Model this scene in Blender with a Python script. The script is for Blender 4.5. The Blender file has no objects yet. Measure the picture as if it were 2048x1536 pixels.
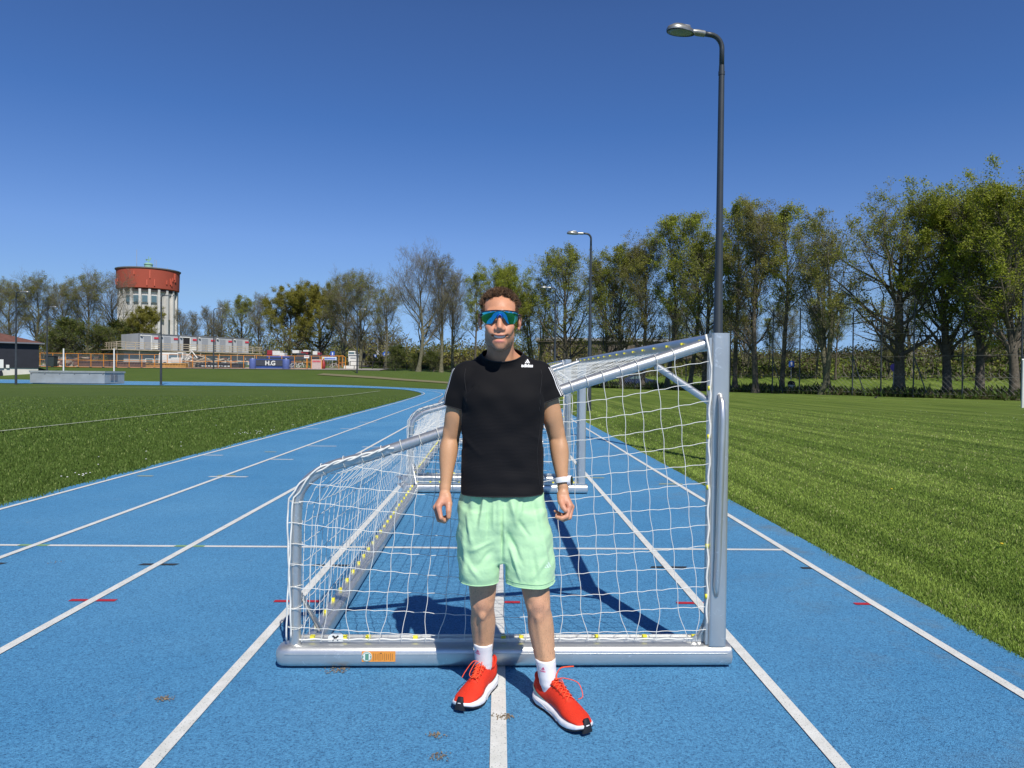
import bpy, bmesh, math, random
import numpy as np
from mathutils import Vector, Matrix
from mathutils.bvhtree import BVHTree
S = bpy.context.scene
COL = S.collection
rad = math.radians

# ------------------------------------------------------------------ camera
CAM_H = 1.385
YAW, PITCH, ROLL = 0.0183, -0.0120, 0.0105      # radians: right of the lanes, down, clockwise horizon
cam = bpy.data.objects.new('camera', bpy.data.cameras.new('camera'))
COL.objects.link(cam); S.camera = cam
cam.data.sensor_width = 36.0
cam.data.lens = 36.0 * 1420 / 2048
cam.data.clip_start = 0.05; cam.data.clip_end = 4000
fw = Vector((math.sin(YAW)*math.cos(PITCH), math.cos(YAW)*math.cos(PITCH), math.sin(PITCH)))
r0 = Vector((math.cos(YAW), -math.sin(YAW), 0)); u0 = r0.cross(fw)
rr = r0*math.cos(ROLL) + u0*math.sin(ROLL); uu = u0*math.cos(ROLL) - r0*math.sin(ROLL)
cam.matrix_world = Matrix(((rr.x, uu.x, -fw.x, 0), (rr.y, uu.y, -fw.y, 0), (rr.z, uu.z, -fw.z, CAM_H), (0, 0, 0, 1)))

# ------------------------------------------------------------------ light
SUN_TO = Vector((0.50, -1.40, 1.76)).normalized()          # direction towards the sun
SUN_EL = math.asin(SUN_TO.z); SUN_AZ = math.atan2(SUN_TO.x, SUN_TO.y)
w = bpy.data.worlds.new('World'); S.world = w; w.use_nodes = True
nt = w.node_tree; nt.nodes.clear()
wo = nt.nodes.new('ShaderNodeOutputWorld'); bg = nt.nodes.new('ShaderNodeBackground')
sky = nt.nodes.new('ShaderNodeTexSky'); sky.sky_type = 'NISHITA'; sky.sun_disc = False
sky.sun_elevation = SUN_EL; sky.sun_rotation = SUN_AZ
sky.altitude = 0; sky.air_density = 1.0; sky.dust_density = 0.15; sky.ozone_density = 3.0
# clear, dry spring air: deeper blue overhead, no yellow band at the horizon
wtc = nt.nodes.new('ShaderNodeTexCoord'); wsx = nt.nodes.new('ShaderNodeSeparateXYZ'); wr = nt.nodes.new('ShaderNodeValToRGB')
stops = [(0.0, (.31, .50, 1.0)), (0.033, (.35, .53, .99)), (0.10, (.50, .615, .85)), (0.179, (.53, .655, .94)), (0.326, (.362, .566, .895)), (0.45, (.38, .55, .85)), (0.62, (.27, .40, .62)), (1.0, (.16, .24, .38))]
while len(wr.color_ramp.elements) < len(stops): wr.color_ramp.elements.new(0.5)
for e_, (p_, c_) in zip(wr.color_ramp.elements, stops): e_.position = p_; e_.color = (*c_, 1)
wm = nt.nodes.new('ShaderNodeMix'); wm.data_type = 'RGBA'; wm.blend_type = 'MULTIPLY'; wm.inputs[0].default_value = 1
nt.links.new(wtc.outputs['Generated'], wsx.inputs[0]); nt.links.new(wsx.outputs[2], wr.inputs[0])
nt.links.new(sky.outputs[0], wm.inputs[6]); nt.links.new(wr.outputs[0], wm.inputs[7])
nt.links.new(wm.outputs[2], bg.inputs[0])
bg.inputs[1].default_value = 0.119
nt.links.new(bg.outputs[0], wo.inputs[0])
sl = bpy.data.lights.new('sun', 'SUN'); sl.energy = 5.0; sl.angle = rad(0.5); sl.color = (1.0, 0.955, 0.88)
sun = bpy.data.objects.new('sun', sl); COL.objects.link(sun)
sun.rotation_euler = (-SUN_TO).to_track_quat('-Z', 'Y').to_euler(); sun.location = (10, -20, 30)
S.view_settings.view_transform = 'Standard'; S.view_settings.look = 'None'
S.view_settings.exposure = 0.0; S.view_settings.gamma = 1.0
S.cycles.max_bounces = 6; S.cycles.transparent_max_bounces = 8

# ------------------------------------------------------------------ helpers
def sstep(v, a, b):
    t = np.clip((np.asarray(v, float)-a)/(b-a), 0, 1); return t*t*(3-2*t)
def TR(x, y):
    """height of the land: flat near the goals, a low rise to the far left, banks behind the track and the trees"""
    x = np.asarray(x, float); y = np.asarray(y, float)
    left = 1 - sstep(x, -5, 8)
    u = (x-38)*0.826 + (y-50)*0.564
    z = 0.38*sstep(y, 40, 62)*sstep(-x, -2, 14)
    z = z + 1.4*sstep(y, 68, 84)*left + 0.8*sstep(y, 88, 112)*left
    z = z + 4.2*sstep(u, 15, 34)*sstep(x, 0, 15)
    return z
def ray(px, py):
    return (fw + rr*((px-1024)/1420) - uu*((py-768)/1420))
def P(px, py, Y):
    d = ray(px, py); d = d*(Y/d.y); return Vector((d.x, d.y, d.z+CAM_H))
def GT(px, py):
    d = ray(px, py); d = d/d.y; Y = 1.0
    while Y < 400:
        z = CAM_H + d.z*Y
        if z <= float(TR(d.x*Y, Y)): break
        Y += 0.05
    return Vector((d.x*Y, Y, float(TR(d.x*Y, Y))))
def PX(px, Y):                                                # ground point in that direction at depth Y
    d = ray(px, 751); return Vector((d.x/d.y*Y, Y, float(TR(d.x/d.y*Y, Y))))

def tag(o, label=None, cat=None, group=None, kind=None):
    if label: o['label'] = label
    if cat: o['category'] = cat
    if group: o['group'] = group
    if kind: o['kind'] = kind
    return o
def empty(name, loc=(0, 0, 0), rz=0.0, label=None, cat=None, group=None):
    o = bpy.data.objects.new(name, None); COL.objects.link(o); o.location = loc; o.rotation_euler = (0, 0, rz)
    o.empty_display_size = 0.1
    return tag(o, label, cat, group)
def link(name, me, mats, parent=None, smooth=False):
    for m in (mats if isinstance(mats, (list, tuple)) else [mats]): me.materials.append(m)
    if smooth: me.polygons.foreach_set('use_smooth', np.ones(len(me.polygons), bool))
    o = bpy.data.objects.new(name, me); COL.objects.link(o)
    if parent is not None: o.parent = parent
    return o
def npmesh(name, V, F, mi=None):
    """V (n,3), F (m,k) uniform faces"""
    me = bpy.data.meshes.new(name); V = np.asarray(V, np.float32); F = np.asarray(F, np.int32)
    me.vertices.add(len(V)); me.vertices.foreach_set('co', V.ravel())
    k = F.shape[1]; me.loops.add(F.size); me.loops.foreach_set('vertex_index', F.ravel())
    me.polygons.add(len(F)); me.polygons.foreach_set('loop_start', np.arange(len(F), dtype=np.int32)*k)
    try: me.polygons.foreach_set('loop_total', np.full(len(F), k, np.int32))
    except Exception: pass
    if mi is not None: me.polygons.foreach_set('material_index', np.asarray(mi, np.int32))
    me.update(calc_edges=True); me.validate()
    return me
class MB:
    """collects shapes into one mesh"""
    def __init__(s): s.v = []; s.f = []; s.m = []; s.mi = 0; s.M = Matrix.Identity(4)
    def add(s, V, F):
        b = len(s.v)
        for p in V: s.v.append(tuple(s.M @ Vector(p)))
        for f in F: s.f.append([b+i for i in f]); s.m.append(s.mi)
        return s
    def box(s, c, d, rz=0.0, rx=0.0, ry=0.0, bev=0.0):
        c = Vector(c); h = Vector(d)/2
        R = Matrix.Rotation(rz, 3, 'Z') @ Matrix.Rotation(ry, 3, 'Y') @ Matrix.Rotation(rx, 3, 'X')
        if bev <= 0:
            V = [c + R @ Vector((sx*h.x, sy*h.y, sz*h.z)) for sz in (-1, 1) for sy in (-1, 1) for sx in (-1, 1)]
            return s.add(V, [(0, 2, 3, 1), (4, 5, 7, 6), (0, 1, 5, 4), (1, 3, 7, 5), (3, 2, 6, 7), (2, 0, 4, 6)])
        bm = bmesh.new(); bmesh.ops.create_cube(bm, size=1)
        bmesh.ops.scale(bm, vec=Vector(d), verts=bm.verts)
        bmesh.ops.bevel(bm, geom=list(bm.edges), offset=bev, segments=2, profile=0.6, affect='EDGES')
        bm.verts.index_update()
        V = [c + R @ v.co for v in bm.verts]; F = [[v.index for v in f.verts] for f in bm.faces]; bm.free()
        return s.add(V, F)
    def tube(s, pts, r, n=8, caps=True, closed=False):
        pts = [Vector(p) for p in pts]; k = len(pts)
        rs = r if isinstance(r, (list, tuple)) else [r]*k
        ref = None; V = []; F = []
        for i, p in enumerate(pts):
            a = pts[(i-1) % k] if (i > 0 or closed) else p; b = pts[(i+1) % k] if (i < k-1 or closed) else p
            t = (b-a)
            t = t.normalized() if t.length > 1e-9 else Vector((0, 0, 1))
            if ref is None:
                ref = Vector((0, 0, 1)) if abs(t.z) < 0.9 else Vector((0, 1, 0))
                e = t.cross(ref).normalized()
            else: e = (e - t*e.dot(t)).normalized()
            g = t.cross(e)
            for j in range(n):
                a2 = 2*math.pi*j/n; V.append(p + (e*math.cos(a2)+g*math.sin(a2))*rs[i])
        for i in range(k if closed else k-1):
            i2 = (i+1) % k
            for j in range(n): F.append((i*n+j, i*n+(j+1) % n, i2*n+(j+1) % n, i2*n+j))
        if caps and not closed: F.append(tuple(range(n))[::-1]); F.append(tuple((k-1)*n+j for j in range(n)))
        return s.add(V, F)
    def lathe(s, prof, c=(0, 0, 0), n=24, caps=True):
        V = []; F = []
        for (r, z) in prof:
            for j in range(n):
                a = 2*math.pi*j/n; V.append((c[0]+r*math.cos(a), c[1]+r*math.sin(a), c[2]+z))
        for i in range(len(prof)-1):
            for j in range(n): F.append((i*n+j, i*n+(j+1) % n, (i+1)*n+(j+1) % n, (i+1)*n+j))
        if caps: F.append(tuple(range(n))[::-1]); F.append(tuple((len(prof)-1)*n+j for j in range(n)))
        return s.add(V, F)
    def loft(s, rings, caps=True):
        n = len(rings[0]); V = [p for r in rings for p in r]; F = []
        for i in range(len(rings)-1):
            for j in range(n): F.append((i*n+j, i*n+(j+1) % n, (i+1)*n+(j+1) % n, (i+1)*n+j))
        if caps: F.append(tuple(range(n))[::-1]); F.append(tuple((len(rings)-1)*n+j for j in range(n)))
        return s.add(V, F)
    def prism(s, poly, y0, y1, axis='y'):
        """polygon given in (x,z) extruded along y (or (x,y) along z)"""
        n = len(poly)
        if axis == 'y': V = [(a, y0, b) for a, b in poly]+[(a, y1, b) for a, b in poly]
        elif axis == 'z': V = [(a, b, y0) for a, b in poly]+[(a, b, y1) for a, b in poly]
        else: V = [(y0, a, b) for a, b in poly]+[(y1, a, b) for a, b in poly]
        F = [tuple(range(n)), tuple(range(2*n-1, n-1, -1))]+[((i+1) % n, i, n+i, n+(i+1) % n) for i in range(n)]
        return s.add(V, F)
    def build(s, name, mats, parent=None, smooth=False, angle=None):
        me = bpy.data.meshes.new(name); me.from_pydata(s.v, [], s.f)
        me.polygons.foreach_set('material_index', np.array(s.m, np.int32))
        bm = bmesh.new(); bm.from_mesh(me); bmesh.ops.recalc_face_normals(bm, faces=bm.faces); bm.to_mesh(me); bm.free()
        o = link(name, me, mats, parent, smooth)
        if angle and smooth:
            me.set_sharp_from_angle(angle=rad(angle)) if hasattr(me, 'set_sharp_from_angle') else None
        return o
def copy_tree(o, parent=None):
    c = o.copy(); COL.objects.link(c)
    if parent is not None: c.parent = parent
    for ch in o.children: copy_tree(ch, c)
    return c

# ------------------------------------------------------------------ materials
def lin(r, g, b):
    f = lambda c: (c/255/12.92) if c/255 <= 0.04045 else ((c/255+0.055)/1.055)**2.4
    return (f(r), f(g), f(b))
class NT:
    def __init__(s, name):
        s.m = bpy.data.materials.new(name); s.m.use_nodes = True; s.t = s.m.node_tree
        s.b = s.t.nodes['Principled BSDF']
    def n(s, typ, **kw):
        nd = s.t.nodes.new(typ)
        for k, v in kw.items():
            if k.startswith('i_'):
                key = k[2:]; key = int(key) if key.isdigit() else key.replace('_', ' ')
                nd.inputs[key].default_value = v
            else: setattr(nd, k, v)
        return nd
    def l(s, a, b): s.t.links.new(a, b)
    def coord(s, kind='Object', scale=None, rot=None):
        tc = s.n('ShaderNodeTexCoord'); o = tc.outputs[kind]
        if scale or rot:
            mp = s.n('ShaderNodeMapping')
            if scale: mp.inputs['Scale'].default_value = scale
            if rot: mp.inputs['Rotation'].default_value = rot
            s.l(o, mp.inputs[0]); o = mp.outputs[0]
        return o
    def noise(s, co, scale, detail=3, rough=0.55, dist=0.0):
        nd = s.n('ShaderNodeTexNoise', i_Scale=scale, i_Detail=detail, i_Roughness=rough, i_Distortion=dist)
        s.l(co, nd.inputs['Vector']); return nd.outputs[0]
    def ramp(s, f, stops):
        nd = s.n('ShaderNodeValToRGB'); cr = nd.color_ramp
        while len(cr.elements) < len(stops): cr.elements.new(0.5)
        for e, (p, c) in zip(cr.elements, stops): e.position = p; e.color = (*c, 1) if len(c) == 3 else c
        s.l(f, nd.inputs[0]); return nd.outputs[0]
    def mix(s, f, a, b, blend='MIX'):
        nd = s.n('ShaderNodeMix', data_type='RGBA', blend_type=blend)
        for sock, v in ((nd.inputs[0], f), (nd.inputs[6], a), (nd.inputs[7], b)):
            if hasattr(v, 'links') or hasattr(v, 'is_linked'): s.l(v, sock)
            elif isinstance(v, (int, float)): sock.default_value = v
            else: sock.default_value = (*v, 1) if len(v) == 3 else v
        return nd.outputs[2]
    def math(s, op, a, b=None, clamp=False):
        nd = s.n('ShaderNodeMath', operation=op, use_clamp=clamp)
        for i, v in enumerate((a, b)):
            if v is None: continue
            if isinstance(v, (int, float)): nd.inputs[i].default_value = v
            else: s.l(v, nd.inputs[i])
        return nd.outputs[0]
    def bump(s, h, strength=0.3, dist=0.01):
        nd = s.n('ShaderNodeBump', i_Strength=strength, i_Distance=dist); s.l(h, nd.inputs['Height'])
        s.l(nd.outputs[0], s.b.inputs['Normal']); return nd
    def set(s, **kw):
        for k, v in kw.items():
            k = k.replace('_', ' '); sock = s.b.inputs[k]
            if isinstance(v, (int, float)): sock.default_value = v
            elif isinstance(v, tuple): sock.default_value = (*v, 1) if len(v) == 3 and sock.type == 'RGBA' else v
            else: s.l(v, sock)
        return s
def simple(name, col, rough=0.6, metal=0.0, var=0.12, scale=6.0, bump=0.0, bscale=None, spec=0.5, coord='Object'):
    q = NT(name); co = q.coord(coord); f = q.noise(co, scale, 4)
    a = tuple(min(1, c*(1+var)) for c in col); b = tuple(c*(1-var) for c in col)
    c = q.ramp(f, [(0.3, b), (0.7, a)])
    q.set(Base_Color=c, Roughness=rough, Metallic=metal, Specular_IOR_Level=spec)
    if bump: q.bump(q.noise(co, bscale or scale*6, 4), bump, 0.01)
    return q.m
# ================================================================== setting: ground, track, lines
def grass_mat(name, c1, c2, c3, stripes=False, gain=1.0, blade=False):
    q = NT(name); co = q.coord('Object')
    big = q.noise(co, 0.35, 5, 0.6); mid = q.noise(co, 3.0, 5, 0.65); fine = q.noise(co, 60, 4, 0.7)
    base = q.ramp(q.math('MULTIPLY_ADD', mid, 0.5), [(0.15, c1), (0.32, c2)])
    m1 = q.mix(q.math('MULTIPLY', q.ramp(big, [(0.35, (0, 0, 0)), (0.7, (1, 1, 1))]), 0.55), base, c3)
    if stripes:
        cs = q.coord('Object', scale=(1.0, 0.05, 1.0), rot=(0, 0, rad(1)))
        st = q.noise(cs, 1.15, 5, 0.6)
        m1 = q.mix(q.math('MULTIPLY', q.ramp(st, [(0.42, (0, 0, 0)), (0.66, (1, 1, 1))]), 0.85), m1, (0.205, 0.262, 0.058))
        cs3 = q.coord('Object', scale=(1.0, 0.04, 1.0), rot=(0, 0, rad(-2)))
        st3 = q.noise(cs3, 2.6, 4, 0.6)
        m1 = q.mix(q.math('MULTIPLY', q.ramp(st3, [(0.46, (0, 0, 0)), (0.60, (1, 1, 1))]), 0.75), m1, (0.066, 0.105, 0.016))
        cs2 = q.coord('Object', scale=(1.0, 0.20, 1.0), rot=(0, 0, rad(3)))
        dry = q.noise(cs2, 2.3, 5, 0.7)
        m1 = q.mix(q.math('MULTIPLY', q.ramp(dry, [(0.62, (0, 0, 0)), (0.74, (1, 1, 1))]), 0.45), m1, (0.105, 0.110, 0.045))
    fr = q.ramp(fine, [(0.3, (0.55, 0.55, 0.55)), (0.7, (1.35, 1.35, 1.3))])
    col = q.mix(1.0, m1, fr, 'MULTIPLY')
    if gain != 1.0: col = q.mix(1.0, col, (gain, gain, gain), 'MULTIPLY')
    if blade:                                                   # thin blades glow a little when lit from behind
        q.set(Base_Color=col, Roughness=0.6, Specular_IOR_Level=0.25)
        tr = q.n('ShaderNodeBsdfTranslucent'); ms = q.n('ShaderNodeMixShader'); ms.inputs[0].default_value = 0.35
        q.l(col, tr.inputs[0]); q.l(q.b.outputs[0], ms.inputs[1]); q.l(tr.outputs[0], ms.inputs[2]); q.l(ms.outputs[0], q.t.nodes['Material Output'].inputs[0])
        return q.m
    q.set(Base_Color=col, Roughness=0.85, Specular_IOR_Level=0.15)
    q.bump(q.noise(co, 35, 5, 0.75), 0.9, 0.05)
    return q.m
M_GRASS = grass_mat('grass_right', (0.080, 0.132, 0.018), (0.125, 0.188, 0.030), (0.100, 0.155, 0.022), True)
M_GRASSL = grass_mat('grass_left', (0.048, 0.086, 0.016), (0.085, 0.128, 0.026), (0.062, 0.104, 0.018))

# one sheet of land out to the horizon
def axis(parts):
    out = []
    for a, b, st in parts: out += list(np.arange(a, b, st))
    return np.array(out+[parts[-1][1]])
gx = axis([(-1500, -300, 150), (-300, -100, 20), (-100, 60, 2.0), (60, 120, 5), (120, 300, 20), (300, 1500, 150)])
gy = axis([(-60, 36, 8), (36, 125, 1.5), (125, 300, 12), (300, 2600, 200)])
X, Y = np.meshgrid(gx, gy); Z = TR(X, Y)
n0, n1 = X.shape
V = np.stack([X, Y, Z], -1).reshape(-1, 3)
I = np.arange(n0*n1).reshape(n0, n1)
F = np.stack([I[:-1, :-1], I[:-1, 1:], I[1:, 1:], I[1:, :-1]], -1).reshape(-1, 4)
mi = (V[F].mean(1)[:, 0] < 0).astype(int)
o = link('ground', npmesh('ground', V, F, mi), [M_GRASS, M_GRASSL], smooth=True); tag(o, kind='structure')

def lane_x(k): return 0.012 + 1.222*k
# running track: straight, then the bend that swings away to the left
def smooth_poly(pts, n=160):
    p = np.array([(a, b) for a, b in pts], float)
    for _ in range(3):                                        # corner cutting
        q = [p[0]]
        for i in range(len(p)-1):
            q += [p[i]*0.75+p[i+1]*0.25, p[i]*0.25+p[i+1]*0.75]
        q.append(p[-1]); p = np.array(q)
    d = np.r_[0, np.cumsum(np.hypot(*np.diff(p, axis=0).T))]
    s = np.linspace(0, d[-1], n)
    return np.stack([np.interp(s, d, p[:, 0]), np.interp(s, d, p[:, 1])], 1)
XL, XR = -5.12, 2.63
inner_bend = [(XL, 44.0)] + [tuple(GT(*p)[:2]) for p in ((846, 788.5), (838, 785), (820, 781), (791, 778.3), (700, 775.6), (500, 772.5), (300, 771), (120, 769), (0, 766))] + [(-150, 60)]
outer_bend = [(XR, 44.0), (1.8, 52.0), (-1.5, 60)] + [tuple(GT(*p)[:2]) for p in ((891, 780.0), (791, 775.2), (700, 771.6), (500, 765.8), (300, 763.5), (120, 761), (0, 759))] + [(-150, 74)]
NB = 160
ib = smooth_poly(inner_bend, NB); ob = smooth_poly(outer_bend, NB)
ys = np.r_[np.linspace(-6, 30, 37), np.linspace(31, 43.5, 13)]
ip = np.vstack([np.stack([np.full_like(ys, XL), ys], 1), ib]); op_ = np.vstack([np.stack([np.full_like(ys, XR), ys], 1), ob])
def on_track(t, lift):
    """curve at fraction t across the track"""
    c = ip*(1-t)+op_*t
    far = sstep(c[:, 1], 34, 44)
    return np.c_[c, TR(c[:, 0], c[:, 1]) + lift*(1+5*far)]
def strip(curves):
    A = np.stack(curves, 1); n, m, _ = A.shape
    I = np.arange(n*m).reshape(n, m)
    F = np.stack([I[:-1, :-1], I[:-1, 1:], I[1:, 1:], I[1:, :-1]], -1).reshape(-1, 4)
    return A.reshape(-1, 3), F
q = NT('track_rubber'); co = q.coord('Object')
big = q.noise(co, 0.5, 4, 0.6); mid = q.noise(co, 9, 4, 0.6)
vor = q.n('ShaderNodeTexVoronoi', i_Scale=250); q.l(co, vor.inputs['Vector'])
gr = q.noise(co, 105, 3, 0.85)
c = q.ramp(big, [(0.3, lin(71, 135, 181)), (0.7, lin(92, 151, 192))])
c = q.mix(q.math('MULTIPLY', mid, 0.35), c, lin(63, 118, 161))
spk = q.ramp(gr, [(0.35, (0.30, 0.34, 0.40)), (0.46, (0.86, 0.88, 0.90)), (0.56, (1.06, 1.06, 1.05)), (0.68, (1.50, 1.42, 1.28))])
c = q.mix(1.0, c, spk, 'MULTIPLY')
# worn grey-brown patches near the right edge
sx = q.n('ShaderNodeSeparateXYZ'); q.l(q.coord('Object'), sx.inputs[0])
edge = q.n('ShaderNodeMapRange', i_1=1.4, i_2=2.7); q.l(sx.outputs[0], edge.inputs[0])
dirt = q.math('MULTIPLY', q.ramp(q.noise(co, 2.2, 6, 0.7), [(0.5, (0, 0, 0)), (0.68, (1, 1, 1))]), edge.outputs[0])
c = q.mix(q.math('MULTIPLY', dirt, 0.55), c, (0.16, 0.17, 0.15))
st = q.ramp(q.noise(co, 1.1, 6, 0.65, 0.6), [(0.66, (0, 0, 0)), (0.80, (1, 1, 1))])
c = q.mix(q.math('MULTIPLY', st, 0.30), c, (0.30, 0.36, 0.40))
st2 = q.ramp(q.noise(co, 0.7, 7, 0.7, 1.2), [(0.60, (0, 0, 0)), (0.72, (1, 1, 1))])
c = q.mix(q.math('MULTIPLY', st2, 0.16), c, (0.05, 0.10, 0.13))
st3 = q.ramp(q.noise(co, 5.5, 3, 0.5, 1.0), [(0.72, (0, 0, 0)), (0.78, (1, 1, 1))])
c = q.mix(q.math('MULTIPLY', st3, 0.30), c, (0.30, 0.30, 0.25))
q.set(Base_Color=c, Roughness=0.78, Specular_IOR_Level=0.3)
q.bump(q.math('ADD', gr, vor.outputs[0]), 0.75, 0.004)
M_TRACK = q.m
V, F = strip([on_track(t, 0.004) for t in np.linspace(0, 1, 9)])
V[:, 0] += np.where(np.isclose(V[:, 0], XL), 0, 0)
o = link('running_track', npmesh('running_track', V, F), M_TRACK); tag(o, kind='structure')

def paint(name, col, wear=0.5):
    q = NT(name); co = q.coord('Object')
    sp = q.ramp(q.noise(co, 120, 3, 0.75), [(0.30, (0.10, 0.12, 0.14)), (0.42, (1, 1, 1))])
    c = q.mix(1.0, col, q.ramp(q.noise(co, 12, 4), [(0.3, (0.82, 0.82, 0.80)), (0.7, (1, 1, 1))]), 'MULTIPLY')
    c = q.mix(wear, c, sp, 'MULTIPLY')
    q.set(Base_Color=c, Roughness=0.7); q.bump(q.noise(co, 160, 3, 0.8), 0.5, 0.003); return q.m
M_WHITE = paint('white_line_paint', (0.70, 0.70, 0.67), 1.0)
M_RED = paint('red_line_paint', lin(178, 36, 52), 0.6)
M_BLK = paint('black_line_paint', (0.03, 0.035, 0.04), 0.4)
M_GRN = paint('green_line_paint', lin(128, 165, 120), 0.5)
def tfrac(x): return (x-XL)/(XR-XL)
hw = 0.027/(XR-XL)
VV = []; FF = []; b = 0
for k in (-4, -3, -2, -1, 0, 1, 2):
    xk = lane_x(k); xk = {2: 2.315, -4: -4.93}.get(k, xk)
    t = tfrac(xk); wk = hw*(1.0 if k not in (0,) else 1.15)
    V, F = strip([on_track(t-wk, 0.009), on_track(t+wk, 0.009)]); VV.append(V); FF.append(F+b); b += len(V)
o = link('lane_lines', npmesh('lane_lines', np.vstack(VV), np.vstack(FF)), M_WHITE); tag(o, kind='structure')
def flat_marks(name, rects, m, z):
    mb = MB()
    for (x0, y0, x1, y1, sk) in rects:                        # sk: sideways shear
        mb.add([(x0, y0, z), (x1, y0, z), (x1+sk, y1, z), (x0+sk, y1, z)], [(0, 1, 2, 3)])
    o = mb.build(name, m); tag(o, kind='structure'); return o
# start line across the lanes with green ends at each lane line
YS = 1966/(1097-749.5)
rects = [(-6.2+1.08, YS-0.025, 2.34, YS+0.025, 0)]
flat_marks('cross_line', [(XL+0.2, YS-0.024, 2.33, YS+0.024, 0)], M_WHITE, 0.0065)
gm_ = []
for k in (-4, -3, -2): gm_.append((lane_x(k)-0.12, YS-0.024, lane_x(k)+0.11, YS+0.025, 0))
flat_marks('cross_line_ends', gm_, M_GRN, 0.0078)
YR = 1966/(1206-749); YK = 1966/(1133-748.5)
flat_marks('red_marks', [(lane_x(k)-0.135, YR-0.02, lane_x(k)+0.14, YR+0.02, 0) for k in (-2, -1, 1)] + [(lane_x(0)+0.0, YR-0.02, lane_x(0)+0.13, YR+0.02, 0), (2.315-0.12, YR-0.02, 2.315, YR+0.02, 0)], M_RED, 0.0072)
flat_marks('black_marks', [(lane_x(k)-0.13, YK-0.022, lane_x(k)+0.13, YK+0.022, 0.02) for k in (-3, -2, -1, 1)] + [(2.315-0.1, YK-0.022, 2.315, YK+0.022, 0.0)], M_BLK, 0.0072)
far = []
for (px, py, wd) in ((640, 893, .3), (455, 955, .25), (420, 911, .2), (750, 895, .25), (700, 858, .25), (735, 845, .25), (560, 920, .2), (620, 858, .2)):
    g = GT(px, py); far.append((g.x-wd, g.y-0.03, g.x+wd, g.y+0.03, 0.02))
flat_marks('faint_marks', far, M_WHITE, 0.0068)
far = []
for (px, py, wd) in ((289, 954, .1), (540, 905, .1), (452, 953, .12), (1340, 970, .15), (1185, 957, .15)):
    g = GT(px, py); far.append((g.x-wd, g.y-0.02, g.x+wd, g.y+0.02, 0.02))
flat_marks('yellow_marks', far, paint('yellow_line_paint', lin(200, 190, 90), 0.5), 0.0088)

# painted lines on the left grass
q = NT('grass_line_paint'); co = q.coord('Object')
al = q.ramp(q.noise(co, 30, 4, 0.7), [(0.36, (0.06, 0.09, 0.03)), (0.60, (0.50, 0.52, 0.42))])
q.set(Base_Color=al, Roughness=0.9); M_GLINE = q.m
def ground_line(name, pts, wd, lift=0.05):
    mb = MB(); pts = [Vector((a, b, 0)) for a, b in pts]
    fine = []
    for i in range(len(pts)-1):
        k = max(2, int((pts[i+1]-pts[i]).length/1.5))
        fine += [pts[i].lerp(pts[i+1], j/k) for j in range(k)]
    fine.append(pts[-1]); V = []; F = []
    for i, p in enumerate(fine):
        d = (fine[min(i+1, len(fine)-1)]-fine[max(i-1, 0)]).normalized(); nrm = Vector((-d.y, d.x, 0))
        for s_ in (-1, 1):
            q_ = p+nrm*wd/2*s_; V.append((q_.x, q_.y, float(TR(q_.x, q_.y))+lift))
    for i in range(len(fine)-1): F.append((2*i, 2*i+1, 2*i+3, 2*i+2))
    mb.add(V, F); o = mb.build(name, M_GLINE); tag(o, kind='structure'); return o
def pxline(pts): return [tuple(GT(*p)[:2]) for p in pts]
ground_line('grass_line', pxline([(-300, 893), (0, 866), (400, 822), (600, 800), (760, 783)]), 0.10, 0.045)
ground_line('grass_line', pxline([(20, 776), (110, 775), (380, 777)]), 0.12, 0.05)
q = NT('trodden_path'); q.set(Base_Color=(0.16, 0.145, 0.075), Roughness=0.95); M_PATH = q.m
o = ground_line('path', pxline([(640, 749), (720, 754), (800, 760), (890, 766), (930, 770)]), 1.3, 0.06); o.data.materials[0] = M_PATH

# roads behind the trees and the building site
M_ROAD = simple('asphalt_road', (0.17, 0.165, 0.16), 0.9, var=0.2, scale=0.6, bump=0.2, bscale=12)
def road(name, pts, wd, mat, lift=0.06):
    o = ground_line(name, pts, wd, lift); o.data.materials[0] = mat; return o
td = Vector((-0.564, 0.826)); tn = Vector((0.826, 0.564))
def TL(s, u): p = Vector((38, 50))+td*s+tn*u; return (p.x, p.y)      # treeline frame
road('road', [TL(-30, 9), TL(0, 9), TL(30, 9), TL(55, 9)], 6.0, M_ROAD)
q = NT('site_gravel'); co = q.coord('Object')
q.set(Base_Color=q.ramp(q.noise(co, 1.2, 5), [(0.3, (0.20, 0.19, 0.17)), (0.7, (0.30, 0.28, 0.25))]), Roughness=0.95)
M_SITE = q.m
road('gravel_yard', [(-95, 103), (-15, 103)], 28.0, M_SITE, 0.08)
road('road', [(-21, 108), (-4, 104), (5, 112)], 9.0, M_ROAD, 0.10)

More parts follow.
